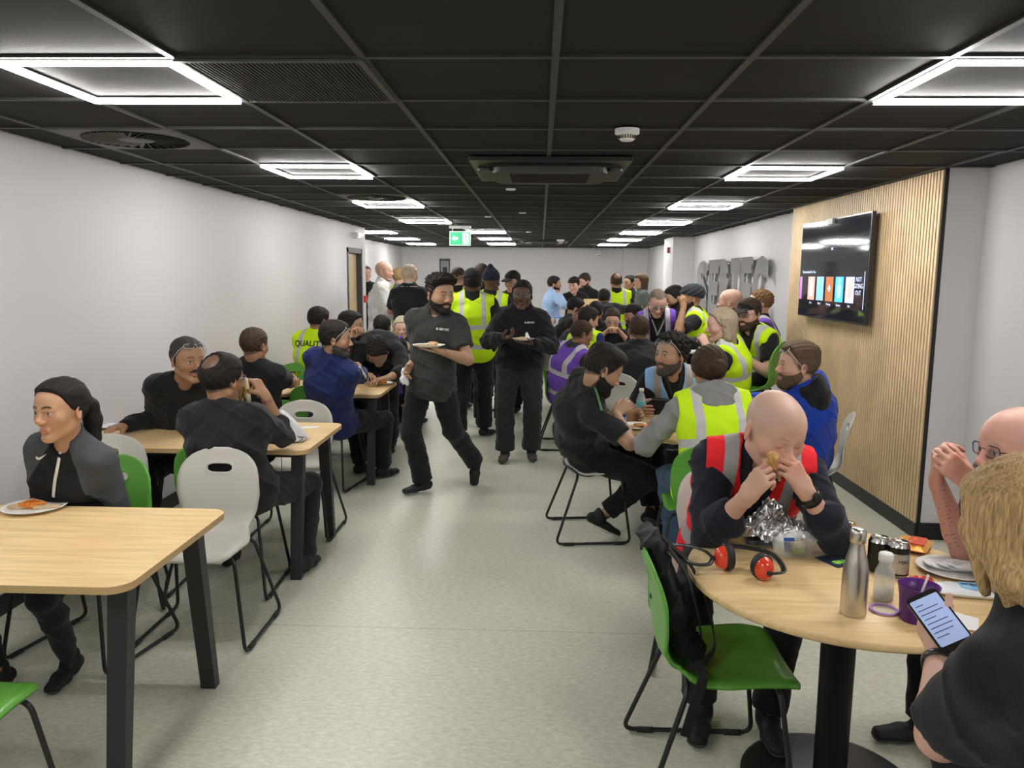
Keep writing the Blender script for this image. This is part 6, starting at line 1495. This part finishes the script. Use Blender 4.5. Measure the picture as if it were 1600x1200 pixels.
# phones, leaflet
def phone(x, y, z, rz, label):
    t = empty('mobile_phone', (x, y, z), R(rz), label, 'phone')
    MB().prism(rrect(.076, .152, .011), 0, .0085).build('phone_body', BLACKP, t, bevel=.0015); MB().prism(rrect(.070, .146, .009), .0086, .0090).build('screen', mat('dark_screen', (.012, .02, .035), .05, spec=.8), t); return t
p = onz(1292, 846, TZ); phone(p[0], p[1], TZ, 12, 'black phone lying face up behind the clear food tub')
p = onz(1322, 874, TZ); t = empty('leaflet', (p[0]-.015, p[1]-.005, TZ), R(205), 'dark blue leaflet with lime green lettering on the nearest round table', 'leaflet')
MB().prism(rrect(.148, .105, .001), 0, .0012, mat('leaflet_navy', (.03, .045, .085), .3)).build('sheet', None, t)
LIME = mat('lime_print', (.35, .85, .10), .5); text_obj('one', .055, frameM((.010, .020, .0016), (1, 0, 0), (0, 1, 0), (0, 0, 1)), LIME, t, 'leaflet_lettering', offset=.0015)
MB().box(-.035, .035, .048, .049, .0012, .0016).build('printed_rule', LIME, t)
# steel bottle
p = onz(1340, 968, TZ); t = empty('steel_water_bottle', (p[0], p[1]+.035, TZ), 0, 'tall brushed steel water bottle on the nearest round table', 'bottle')
STL = mat('brushed_steel', (.60, .57, .53), .30, metal=1., bump=.05, bscale=400)
MB().lathe([(0, 0), (.030, 0), (.0345, .004), (.035, .009), (.0345, .011), (.035, .013), (.035, .115), (.0335, .135), (.028, .165), (.0215, .190), (.0185, .205), (.0185, .212)], 56).build('bottle_body', STL, t)
MB().lathe([(.0185, .211), (.0215, .213), (.0218, .238), (.0205, .248), (.016, .253), (0, .254)], 48).build('cap', STL, t)
# clear bottle with a white lid
p = onz(1384, 940, TZ); t = empty('clear_bottle', (p[0], p[1]+.02, TZ), 0, 'small clear milk shaped bottle with a white lid behind the steel bottle', 'bottle')
MB().lathe([(0, 0), (.026, 0), (.0285, .004), (.0285, .072), (.026, .088), (.019, .104), (.0175, .112), (.0175, .122)], 40).build('bottle_body', mat('clear_glass_milk', (.75, .77, .75), .08, alpha=.38), t)
MB().lathe([(0, .002), (.0265, .002), (.027, .030), (.0, .030)], 32).build('milk_residue', mat('milky', (.68, .66, .60), .4, alpha=.6), t)
MB().lathe([(.0178, .116), (.0205, .118), (.0205, .138), (.018, .142), (0, .143)], 36).build('cap', WHITEP, t)
# cans
BLKC = mat('can_black', (.010, .010, .012), .25, metal=.3); REDC = mat('can_red', (.65, .03, .03), .3); BLUC = mat('can_deep_blue', (.02, .05, .30), .3)
p = onz(1377, 897, TZ); t = can(p[0], p[1]+.03, TZ, 'black drinks can with a red and blue badge, left of the silver can', BLKC, None, None, rz=R(20))
def badge(zc, r0, sq, m, half=None):
    pts = []
    for i in range(33):
        a_ = 2*PI*i/33; x, z_ = r0*math.cos(a_), r0*math.sin(a_)*sq
        if half == 'top' and z_ < .004: z_ = .004
        if half == 'low' and z_ > -.004: z_ = -.004
        pts.append((x, z_))
    b = MB(); b.prism(pts, 0, .0001)
    for v in b.bm.verts: a_ = R(-90)+v.co.x/.0334; v.co = (.0336*math.cos(a_), .0336*math.sin(a_), zc+v.co.y)
    return b
badge(.058, .024, 1., WTX).build('round_badge', WTX, t)
for h_, m_ in (('top', REDC), ('low', BLUC)):
    b = badge(.058, .0225, 1., m_, h_)
    for v in b.bm.verts: v.co.x *= 1.008; v.co.y *= 1.008
    b.build('badge_half', m_, t)
text_cyl('PEPSI', .0125, .0342, .058, R(-90), BLKT, t, 'can_lettering', offset=.0004)
p = onz(1408, 905, TZ); t = can(p[0], p[1]+.03, TZ, 'silver and black drinks can standing behind the clear bottle', mat('can_silver', (.42, .42, .42), .3, metal=.8), [(.080, .0998, BLKC), (.010, .016, BLKC)], 'MAX', BLKT, R(10), txt2=.018)
# watch / keys
p = onz(1328, 842, TZ); t = empty('wristwatch', (p[0], p[1], TZ), R(20), 'gold coloured wristwatch lying beyond the steel bottle', 'watch')
GOLD = mat('gold_metal', (.62, .48, .30), .25, metal=1)
b = MB(); b.tube([(.028*math.cos(2*PI*i/20), 0, .030+.028*math.sin(2*PI*i/20)) for i in range(20)], .0055, 8, closed=True, flat=.4); b.build('bracelet', GOLD, t)
MB().lathe([(0, -.004), (.016, -.004), (.017, .004), (0, .004)], 24, M=Matrix.Translation((0, -.0, .060))).build('dial', GOLD, t)
# crisp packet, plate with papers
p = onz(1428, 858, TZ); packet(p[0], p[1]+.01, TZ, -35, .11, .15, .03, 'orange and red crisp packet at the far edge of the nearest round table', mat('crisp_yellow_orange', (.75, .33, .05), .3, metal=.3, bump=.5, bscale=40), mat('crisp_red', (.6, .06, .03), .35), nm='crisp_packet')
p = onz(1490, 893, TZ); t = plate(p[0], p[1], TZ, .112, 'white paper plate covered with folded papers between the cans and the tattooed elbow', [])
for (x0, y0, rz_, w_, d_, z_) in ((-.01, .02, -22, .14, .10, .017), (.02, .0, -14, .13, .085, .021), (.03, -.015, -28, .10, .07, .025)):
    b = MB(); M = Matrix.Translation((x0, y0, z_)) @ Matrix.Rotation(R(rz_), 4, 'Z'); G = [[M @ Vector((u*w_/2, v_*d_/2, .006*math.sin(3*u+v_)+.004*u*v_)) for v_ in (-1, -.5, 0, .5, 1)] for u in (-1, -.5, 0, .5, 1)]; b.grid(G); b.build('folded_paper', PAPERW, t)
p = onz(1440, 905, TZ); packet(p[0], p[1], TZ, -10, .065, .035, .006, 'small red sauce sachet in front of the paper plate', mat('sachet_red', (.60, .05, .03), .35), nm='sauce_sachet')
# purple tumbler, spoon, lid
p = onz(1440, 978, TZ); t = empty('purple_tub', (p[0]+.005, p[1]+.04, TZ), 0, 'purple plastic pot with a spoon handle sticking out', 'pot')
PUR = mat('purple_plastic', (.085, .012, .16), .35)
MB().lathe([(0, 0), (.042, 0), (.045, .003), (.048, .06), (.054, .100), (.0555, .1015), (.0535, .1015), (.0465, .06), (.0435, .005), (0, .005)], 56).build('pot_body', PUR, t)
tag_ = MB().tube([(-.012, .0, .012), (.028, .010, .128)], .0042, 10, flat=.5).build('spoon', mat('spoon_grey', (.55, .53, .52), .3), None); tag_.location = t.location; tag(tag_, 'grey spoon handle standing in the purple pot', 'spoon')
p = onz(1381, 955, TZ); t = empty('purple_lid', (p[0], p[1], TZ), 0, 'clear lid with a purple rim and clip lying beside the steel bottle', 'lid')
LIL = mat('lilac_plastic', (.40, .22, .52), .4)
MB().tube([(.036*math.cos(2*PI*i/40), .036*math.sin(2*PI*i/40), .005) for i in range(40)], .004, 8, closed=True).build('rim', LIL, t)
MB().lathe([(0, .004), (.033, .004)], 32).build('clear_top', mat('clear_plastic', (.75, .82, .85), .08, alpha=.28), t)
MB().prism(rrect(.03, .018, .005, cx=.048, cy=-.014), .001, .008).build('clip', PUR, t, bevel=.002)
p = onz(1512, 930, TZ); packet(p[0], p[1], TZ, -10, .19, .085, .03, 'white and sky blue wipes packet on the nearest round table by the blonde woman', mat('wipe_white', (.72, .76, .80), .35), mat('wipe_sky', (.20, .55, .85), .35), txt='ANTIBACTERIAL\nWIPES', ts=.012)
p = onz(1480, 968, TZ); b = MB(); M = Matrix.Translation((p[0], p[1], TZ+.002)) @ Matrix.Rotation(R(-30), 4, 'Z')
b.grid([[M @ Vector((u*.075, v_*.055, .003+.004*math.sin(3*u+2*v_))) for v_ in (-1, -.5, 0, .5, 1)] for u in (-1, -.5, 0, .5, 1)]); tag(b.build('paper_napkin', PAPERW), 'white paper napkin under the hand holding the phone', 'napkin')
# ear defenders
t = empty('ear_defenders', (.655, 2.30, TZ), 0, 'red and black ear defenders lying on the nearest round table', 'ear defenders')
def cup(cx, cy, rz, tilt, nm='ear_cup'):
    M = Matrix.Translation((cx, cy, .043)) @ Matrix.Rotation(R(rz), 4, 'Z') @ Matrix.Rotation(R(tilt), 4, 'Y') @ Matrix.Rotation(R(90), 4, 'Y')
    Ms = M @ Matrix.Scale(.80, 4, (0, 1, 0)); b = MB()
    b.lathe([(0, .044), (.012, .0435), (.026, .039), (.036, .026), (.039, .012)], 40, M=Ms); o = b.build(nm, mat('defender_red', (.72, .055, .02), .22, coat=.6), t)
    MB().lathe([(.039, .013), (.043, .010), (.044, -.004), (.041, -.013), (.030, -.016), (.022, -.012), (.020, 0)], 40, M=Ms).build('ear_cushion', mat('cushion_black', (.02, .02, .02), .6), o)
    MB().tube([M @ Vector((0, 0, .040)), M @ Vector((0, 0, .052))], .008, 12).build('pivot', BLACKP, o); return M
p1 = onz(1190, 886, TZ+.04); p2 = onz(1137, 870, TZ+.045); ox, oy = .655, 2.30
M1 = cup(p1[0]-ox, p1[1]-oy, -75, 8); M2 = cup(p2[0]-ox, p2[1]-oy, 190, 0)
q1 = M1 @ Vector((0, 0, .050)); q2 = M2 @ Vector((0, 0, .050))
MB().tube(bez([q1, q1+Vector((.045, .01, .008)), (p1[0]-ox+.045, p1[1]-oy+.05, .065), (p1[0]-ox-.02, p1[1]-oy+.09, .070), (p2[0]-ox+.0, p2[1]-oy+.07, .06)], 8), .0085, 8, flat=.35).build('headband', BLACKP, t)
MB().tube(bez([q2, q2+Vector((-.02, .03, .012)), q2+Vector((-.07, .04, .025)), q2+Vector((-.13, .03, .03)), q2+Vector((-.135, 0, .02)), q2+Vector((-.07, -.025, -.01)), q2+Vector((-.02, -.025, -.012)), q2], 8), .0075, 8, flat=.4).build('neckband', BLACKP, t)
# black bag over the green chair
t = empty('black_backpack', (.47, 2.46, .45), 0, 'limp black backpack hanging over the back of the green chair by the near table', 'bag')
BG = cloth('bag_black', (.014, .014, .015))
v = Vol((-.22, -.26, -.06), (.30, .26, .46), .006)
v.seg((-.085, .02, .38), (-.040, .02, .20), (.13, .030), (.125, .040), .03, (0, 1, 0)); v.seg((-.040, .02, .20), (.010, .0, .06), (.125, .040), (.10, .045), .03, (0, 1, 0)); v.seg((.01, .03, .05), (.03, -.07, .035), .045, .035, .03)
v.seg((-.115, .02, .385), (-.09, .02, .40), (.12, .02), (.12, .02), .02, (0, 1, 0)); v.wrinkle(.010, 1.1, 3.)
p_, q_ = v.mesh(); np_mesh('bag_body', p_, q_, BG, t)
def webbing(pts, w, nm='strap', m=None, side=(0, 1, 0), parent=None):
    P_ = bez(pts, 7); b = MB(); rows = []
    for i, p in enumerate(P_):
        tg = (P_[min(i+1, len(P_)-1)]-P_[max(i-1, 0)]).normalized(); sd = Vector(side)-tg*Vector(side).dot(tg); sd.normalize(); nn = tg.cross(sd)
        rows.append([p+sd*w/2+nn*.0018, p-sd*w/2+nn*.0018, p-sd*w/2-nn*.0018, p+sd*w/2-nn*.0018])
    b.grid(rows, None, closed=True)
    for f in b.bm.faces: f.smooth = False
    return b.build(nm, m or BG, parent if parent is not None else t)
webbing([(-.06, -.09, .39), (.00, -.10, .30), (.045, -.09, .15), (.06, -.07, .05), (.02, -.06, .022)], .045, 'shoulder_strap', side=(.2, 1, 0))
webbing([(-.07, -.02, .40), (.03, -.03, .30), (.085, -.04, .16), (.105, -.06, .06), (.07, -.10, .022), (.02, -.14, .02)], .036, 'shoulder_strap', side=(.2, 1, 0))
webbing([(.01, -.13, .018), (.045, -.18, .020), (.03, -.235, .01), (.005, -.245, -.07), (-.015, -.248, -.15)], .030, 'strap_end', side=(1, 0, .25))
# phone in the blonde woman's hand
a = A_['blonde']; lo_ = seen(1492, 1002, 1.62); hi_ = seen(1444, 938, 1.72); c = (lo_+hi_)/2; yx = nrm(hi_-lo_)
nx = nrm(a['C']+a['org']-c+V(-.25, 0, .15)); nx = nrm(nx-yx*(nx@yx)); xx = np.cross(yx, nx)
t = empty('mobile_phone', tuple(c), 0, 'phone with a lit message screen held by the blonde woman', 'phone')
Mx = frameM((0, 0, 0), xx, yx, nx)
MB().prism(rrect(.072, .146, .011), -.005, .005, M=Mx).build('phone_case', BLACKP, t)
MB().prism(rrect(.064, .122, .004), .0051, .0056, M=Mx).build('screen', mat('phone_screen', (.3, .38, .6), .2, emit=(.36, .44, .72), estr=.40), t)
b = MB()
for i, w_ in enumerate((.02, .05, .055, .03, .052, .055, .048, .03)): b.box(-.027, -.027+w_*.9, .044-i*.012, .0458-i*.012, .0057, .0060, M=Mx)
b.build('message_lines', mat('screen_text', (.03, .04, .10), .5), t)
# food in hands
def morsel(nm, pos, r, m, label, cat='food', seed=2): o = lump(nm, m, None, (0, 0, 0), r, seed, .3); o.location = tuple(pos); tag(o, label, cat); return o
morsel('pastry_bite', seen(1208, 718, 2.50), (.021, .018, .027), CRUST, 'golden piece of fried food held at the mouth of the man in the red vest')
o = MB().prism([(-.05, -.02), (.06, -.004), (.06, .004), (-.05, .025)], 0, .008, M=Matrix.Translation(tuple(seen(1490, 722, 2.50))) @ Matrix.Rotation(R(10), 4, 'Z') @ Matrix.Rotation(R(14), 4, 'Y')).build('pizza_slice', BREAD, bevel=.003); tag(o, 'thin slice of topped bread held by the man with the tattooed forearm', 'food')
morsel('bread_piece', seen(957, 513, 8.5), (.03, .02, .018), BREAD, 'piece of bread held by the woman eating at the far round table')
# ---- third round table
p = onz(954, 560, TZ); water_bottle(p[0], p[1], TZ, 'clear water bottle on the far round table before the woman eating')
p = onz(972, 563, TZ); t = water_bottle(p[0]+.05, p[1], TZ, 'pale blue bottle on the far round table, right of the clear one', .9)
p = onz(962, 566, TZ); packet(p[0], p[1]-.05, TZ, 20, .14, .10, .03, 'pink and white packet lying between the bottles on the far round table', mat('packet_pink', (.75, .35, .28), .4), nm='snack_packet')
p = onz(985, 572, TZ); tag(MB().box(-.08, .08, -.06, .06, 0, .003, M=Matrix.Translation((p[0]-.03, p[1], TZ)) @ Matrix.Rotation(R(30), 4, 'Z')).build('paper_sheet', PAPERW), 'white paper lying on the far round table', 'paper')
# bag on the high table
o = lump('black_bag', BG, None, (0, 0, 0), (.16, .10, .06), 9, .3); o.location = (1.40, 7.38, 1.055); tag(o, 'black fabric bag lying on the tall table behind the long haired person', 'bag')
# ---- serving table
CARD = mat('cardboard', (.52, .36, .19), .85, var=.1); CARD2 = mat('printed_carton', (.48, .20, .05), .6, var=.3, vscale=12); CARD3 = mat('yellow_green_carton', (.38, .36, .06), .6, var=.3, vscale=14)
def carton(x, y, w_, d_, h_, m, label):
    t = empty('food_box', (x, y, .9055), 0, label, 'box'); b = MB(); th = .004
    b.box(-w_/2, w_/2, -d_/2, -d_/2+th, 0, h_).box(-w_/2, w_/2, d_/2-th, d_/2, 0, h_).box(-w_/2, -w_/2+th, -d_/2+th, d_/2-th, 0, h_).box(w_/2-th, w_/2, -d_/2+th, d_/2-th, 0, h_).box(-w_/2, w_/2, -d_/2, d_/2, 0, th); b.build('carton', m, t)
    MB().box(-w_/2, w_/2, -.0, d_*.45, -.002, .002, M=Matrix.Translation((0, -d_/2, h_)) @ Matrix.Rotation(R(155), 4, 'X')).build('front_flap', CARD, t)
    MB().box(-w_/2, w_/2, 0, d_*.5, -.002, .002, M=Matrix.Translation((0, d_/2, h_)) @ Matrix.Rotation(R(50), 4, 'X')).build('rear_flap', CARD, t)
carton(.90, 12.35, .42, .36, .26, CARD2, 'open brown food box printed orange on the serving table, the larger one')
carton(1.24, 12.35, .20, .32, .24, CARD3, 'narrow open box with a yellow green print beside the larger food box')
for i in range(12):
    t = water_bottle(-.35+.085*(i % 6), 12.45+.12*(i//6), .9055, 'water bottle on the serving table, ' + ['leftmost', 'second', 'third', 'fourth', 'fifth', 'rightmost'][i % 6] + (' in the front row' if i < 6 else ' in the back row'), 1.1, grp='water bottles on the serving table')
for i in range(9):
    o = MB().lathe([(0, 0), (.026, 0), (.036, .095), (.038, .097), (.034, .097), (.024, .004), (0, .004)], 16).build('paper_cup', PLATEW if i % 2 else mat('cup_cream', (.62, .52, .44), .6)); o.location = (.20+.07*i, 12.30, .9055)
    tag(o, 'white paper cup beside the food boxes, ' + ['leftmost', 'second', 'third', 'fourth', 'fifth', 'sixth', 'seventh', 'eighth', 'rightmost'][i] + ' in its row', 'cup', 'paper cups on the serving table')
t = empty('paper_plate_stack', (.30, 12.62, .9055), 0, 'blue lidded tub behind the row of paper cups', 'tub'); MB().lathe([(0, 0), (.07, 0), (.08, .09), (0, .09)], 24).build('tub', mat('tub_blue', (.03, .16, .45), .4), t); MB().lathe([(.0, .105), (.083, .105), (.084, .09), (0, .09)], 24).build('tub_lid', mat('tub_blue_lid', (.04, .22, .55), .4), t)
t = empty('orange_cup_stack', (1.70, 12.25, .9055), 0, 'tall stack of orange cups at the right end of the serving table', 'cups')
for i in range(9): MB().lathe([(.034, 0), (.047, .052), (.049, .055), (.045, .055)], 20, M=Matrix.Translation((0, 0, i*.052))).build('orange_cup', mat('cup_orange', (.80, .16, .02), .45), t)
tag(MB().prism(rrect(.6, .34, .03), .9055, .93, M=Matrix.Translation((.62, 12.72, 0))).build('pizza_box', CARD), 'flat open pizza box in front of the young server', 'box')

# ================================================================ DETAILS ON THE CLOTHES
def logo(key, px, py, txt='SERTEC', size=.022, rot=0.):
    i = A_[key]; lay_mesh(i, text_mesh(txt, size, ext=.0, offset=.0006), px+4, py, WTX, 'printed_logo', rot=rot)
    b = MB(); b.lathe([(.0045*size/.022, 0), (.0085*size/.022, 0)], 20); me = bpy.data.meshes.new('roundel'); b.bm.to_mesh(me); b.bm.free()
    for v in me.vertices: v.co.x -= size*2.35
    lay_mesh(i, me, px+4, py, WTX, 'printed_roundel', rot=rot)
logo('walker', 690, 515, rot=-6); logo('sweater', 825, 504, size=.020)
lay_mesh(A_['quality'], text_mesh('QUALITY', .075, ext=0., offset=.002), 482, 537, BLKT, 'back_lettering')
i = A_['woman']
sw_ = [(-.034, -.004), (-.030, .004), (-.022, -.004), (-.012, -.004), (.034, .012), (-.010, -.013), (-.022, -.015), (-.032, -.012)]
b = MB(); b.bm.faces.new([b.bm.verts.new((x*.9, y*.9, 0)) for x, y in sw_]); bmesh.ops.triangulate(b.bm, faces=b.bm.faces[:]); bmesh.ops.subdivide_edges(b.bm, edges=b.bm.edges[:], cuts=2, use_grid_fill=True); me = bpy.data.meshes.new('swoosh'); b.bm.to_mesh(me); b.bm.free()
lay_mesh(i, me, 66, 713, WTX, 'printed_swoosh', rot=6)
band_px(i, [(100, 684), (96, 700), (92, 722), (86, 752), (84, 776)], .012, ZIPW, 'zip', lift=.003)
i = A_['navy']; band_px(i, [(532, 548), (548, 556), (560, 572), (572, 590), (580, 604)], .030, mat('stripe_white', (.68, .68, .70), .7), 'sleeve_stripe', lift=.003)
i = A_['purple_right']; LANY = mat('lanyard_green_grey', (.28, .36, .33), .7)
band_px(i, [(1014, 488), (1019, 500), (1026, 518), (1027, 524)], .016, LANY, 'lanyard'); band_px(i, [(1042, 488), (1038, 500), (1030, 518), (1027, 524)], .016, LANY, 'lanyard')
i = A_['blue_vest']; LB = mat('lanyard_black', (.02, .02, .022), .6)
band_px(i, [(1040, 588), (1046, 604), (1050, 618), (1052, 626)], .016, LB, 'lanyard', lift=.006); band_px(i, [(1066, 588), (1062, 604), (1056, 618), (1053, 626)], .016, LB, 'lanyard', lift=.006)
i = A_['eater']; band_px(i, [(926, 598), (932, 612), (936, 628), (940, 642)], .014, mat('lanyard_green', (.06, .20, .07), .6), 'lanyard', lift=.004)
i = A_['tshirt_back']; band_px(i, [(630, 441), (640, 443), (650, 441)], .016, mat('lanyard_blue', (.25, .50, .65), .6), 'lanyard'); band_px(i, [(626, 448), (652, 448)], .004, WTX, 'printed_line')
wrist_band(A_['red'], 0, BLACKP, 'smart_watch', off=.035, r=.034, w=.016, face=(.4, -1, .3))
wrist_band(A_['sweater'], 0, CHROME, 'wristwatch', off=.01, r=.034, w=.008, face=(0, -1, .3))
wrist_band(A_['blonde'], 0, mat('band_dark', (.03, .03, .03), .3), 'bracelet', off=.035, r=.0335, w=.008, face=(-.8, -.6, .2))
# tattooed lines of script on the forearm
i = A_['pink']; bt = body_tree(i); INK = mat('tattoo_ink', (.16, .075, .07), .6); rd = random.Random(2)
for k in range(15):
    y0 = 768+k*6.2; xa_ = 1447+k*.9+rd.uniform(0, 3); xb = 1476+k*1.5+rd.uniform(-4, 2)
    band_px(i, [(xa_, y0+1.5), ((xa_+xb)/2, y0+1.5+rd.uniform(-1, 1)), (xb, y0-2.0)], .0022, INK, 'tattoo_line', lift=-.0002, tree=bt, step=4.)
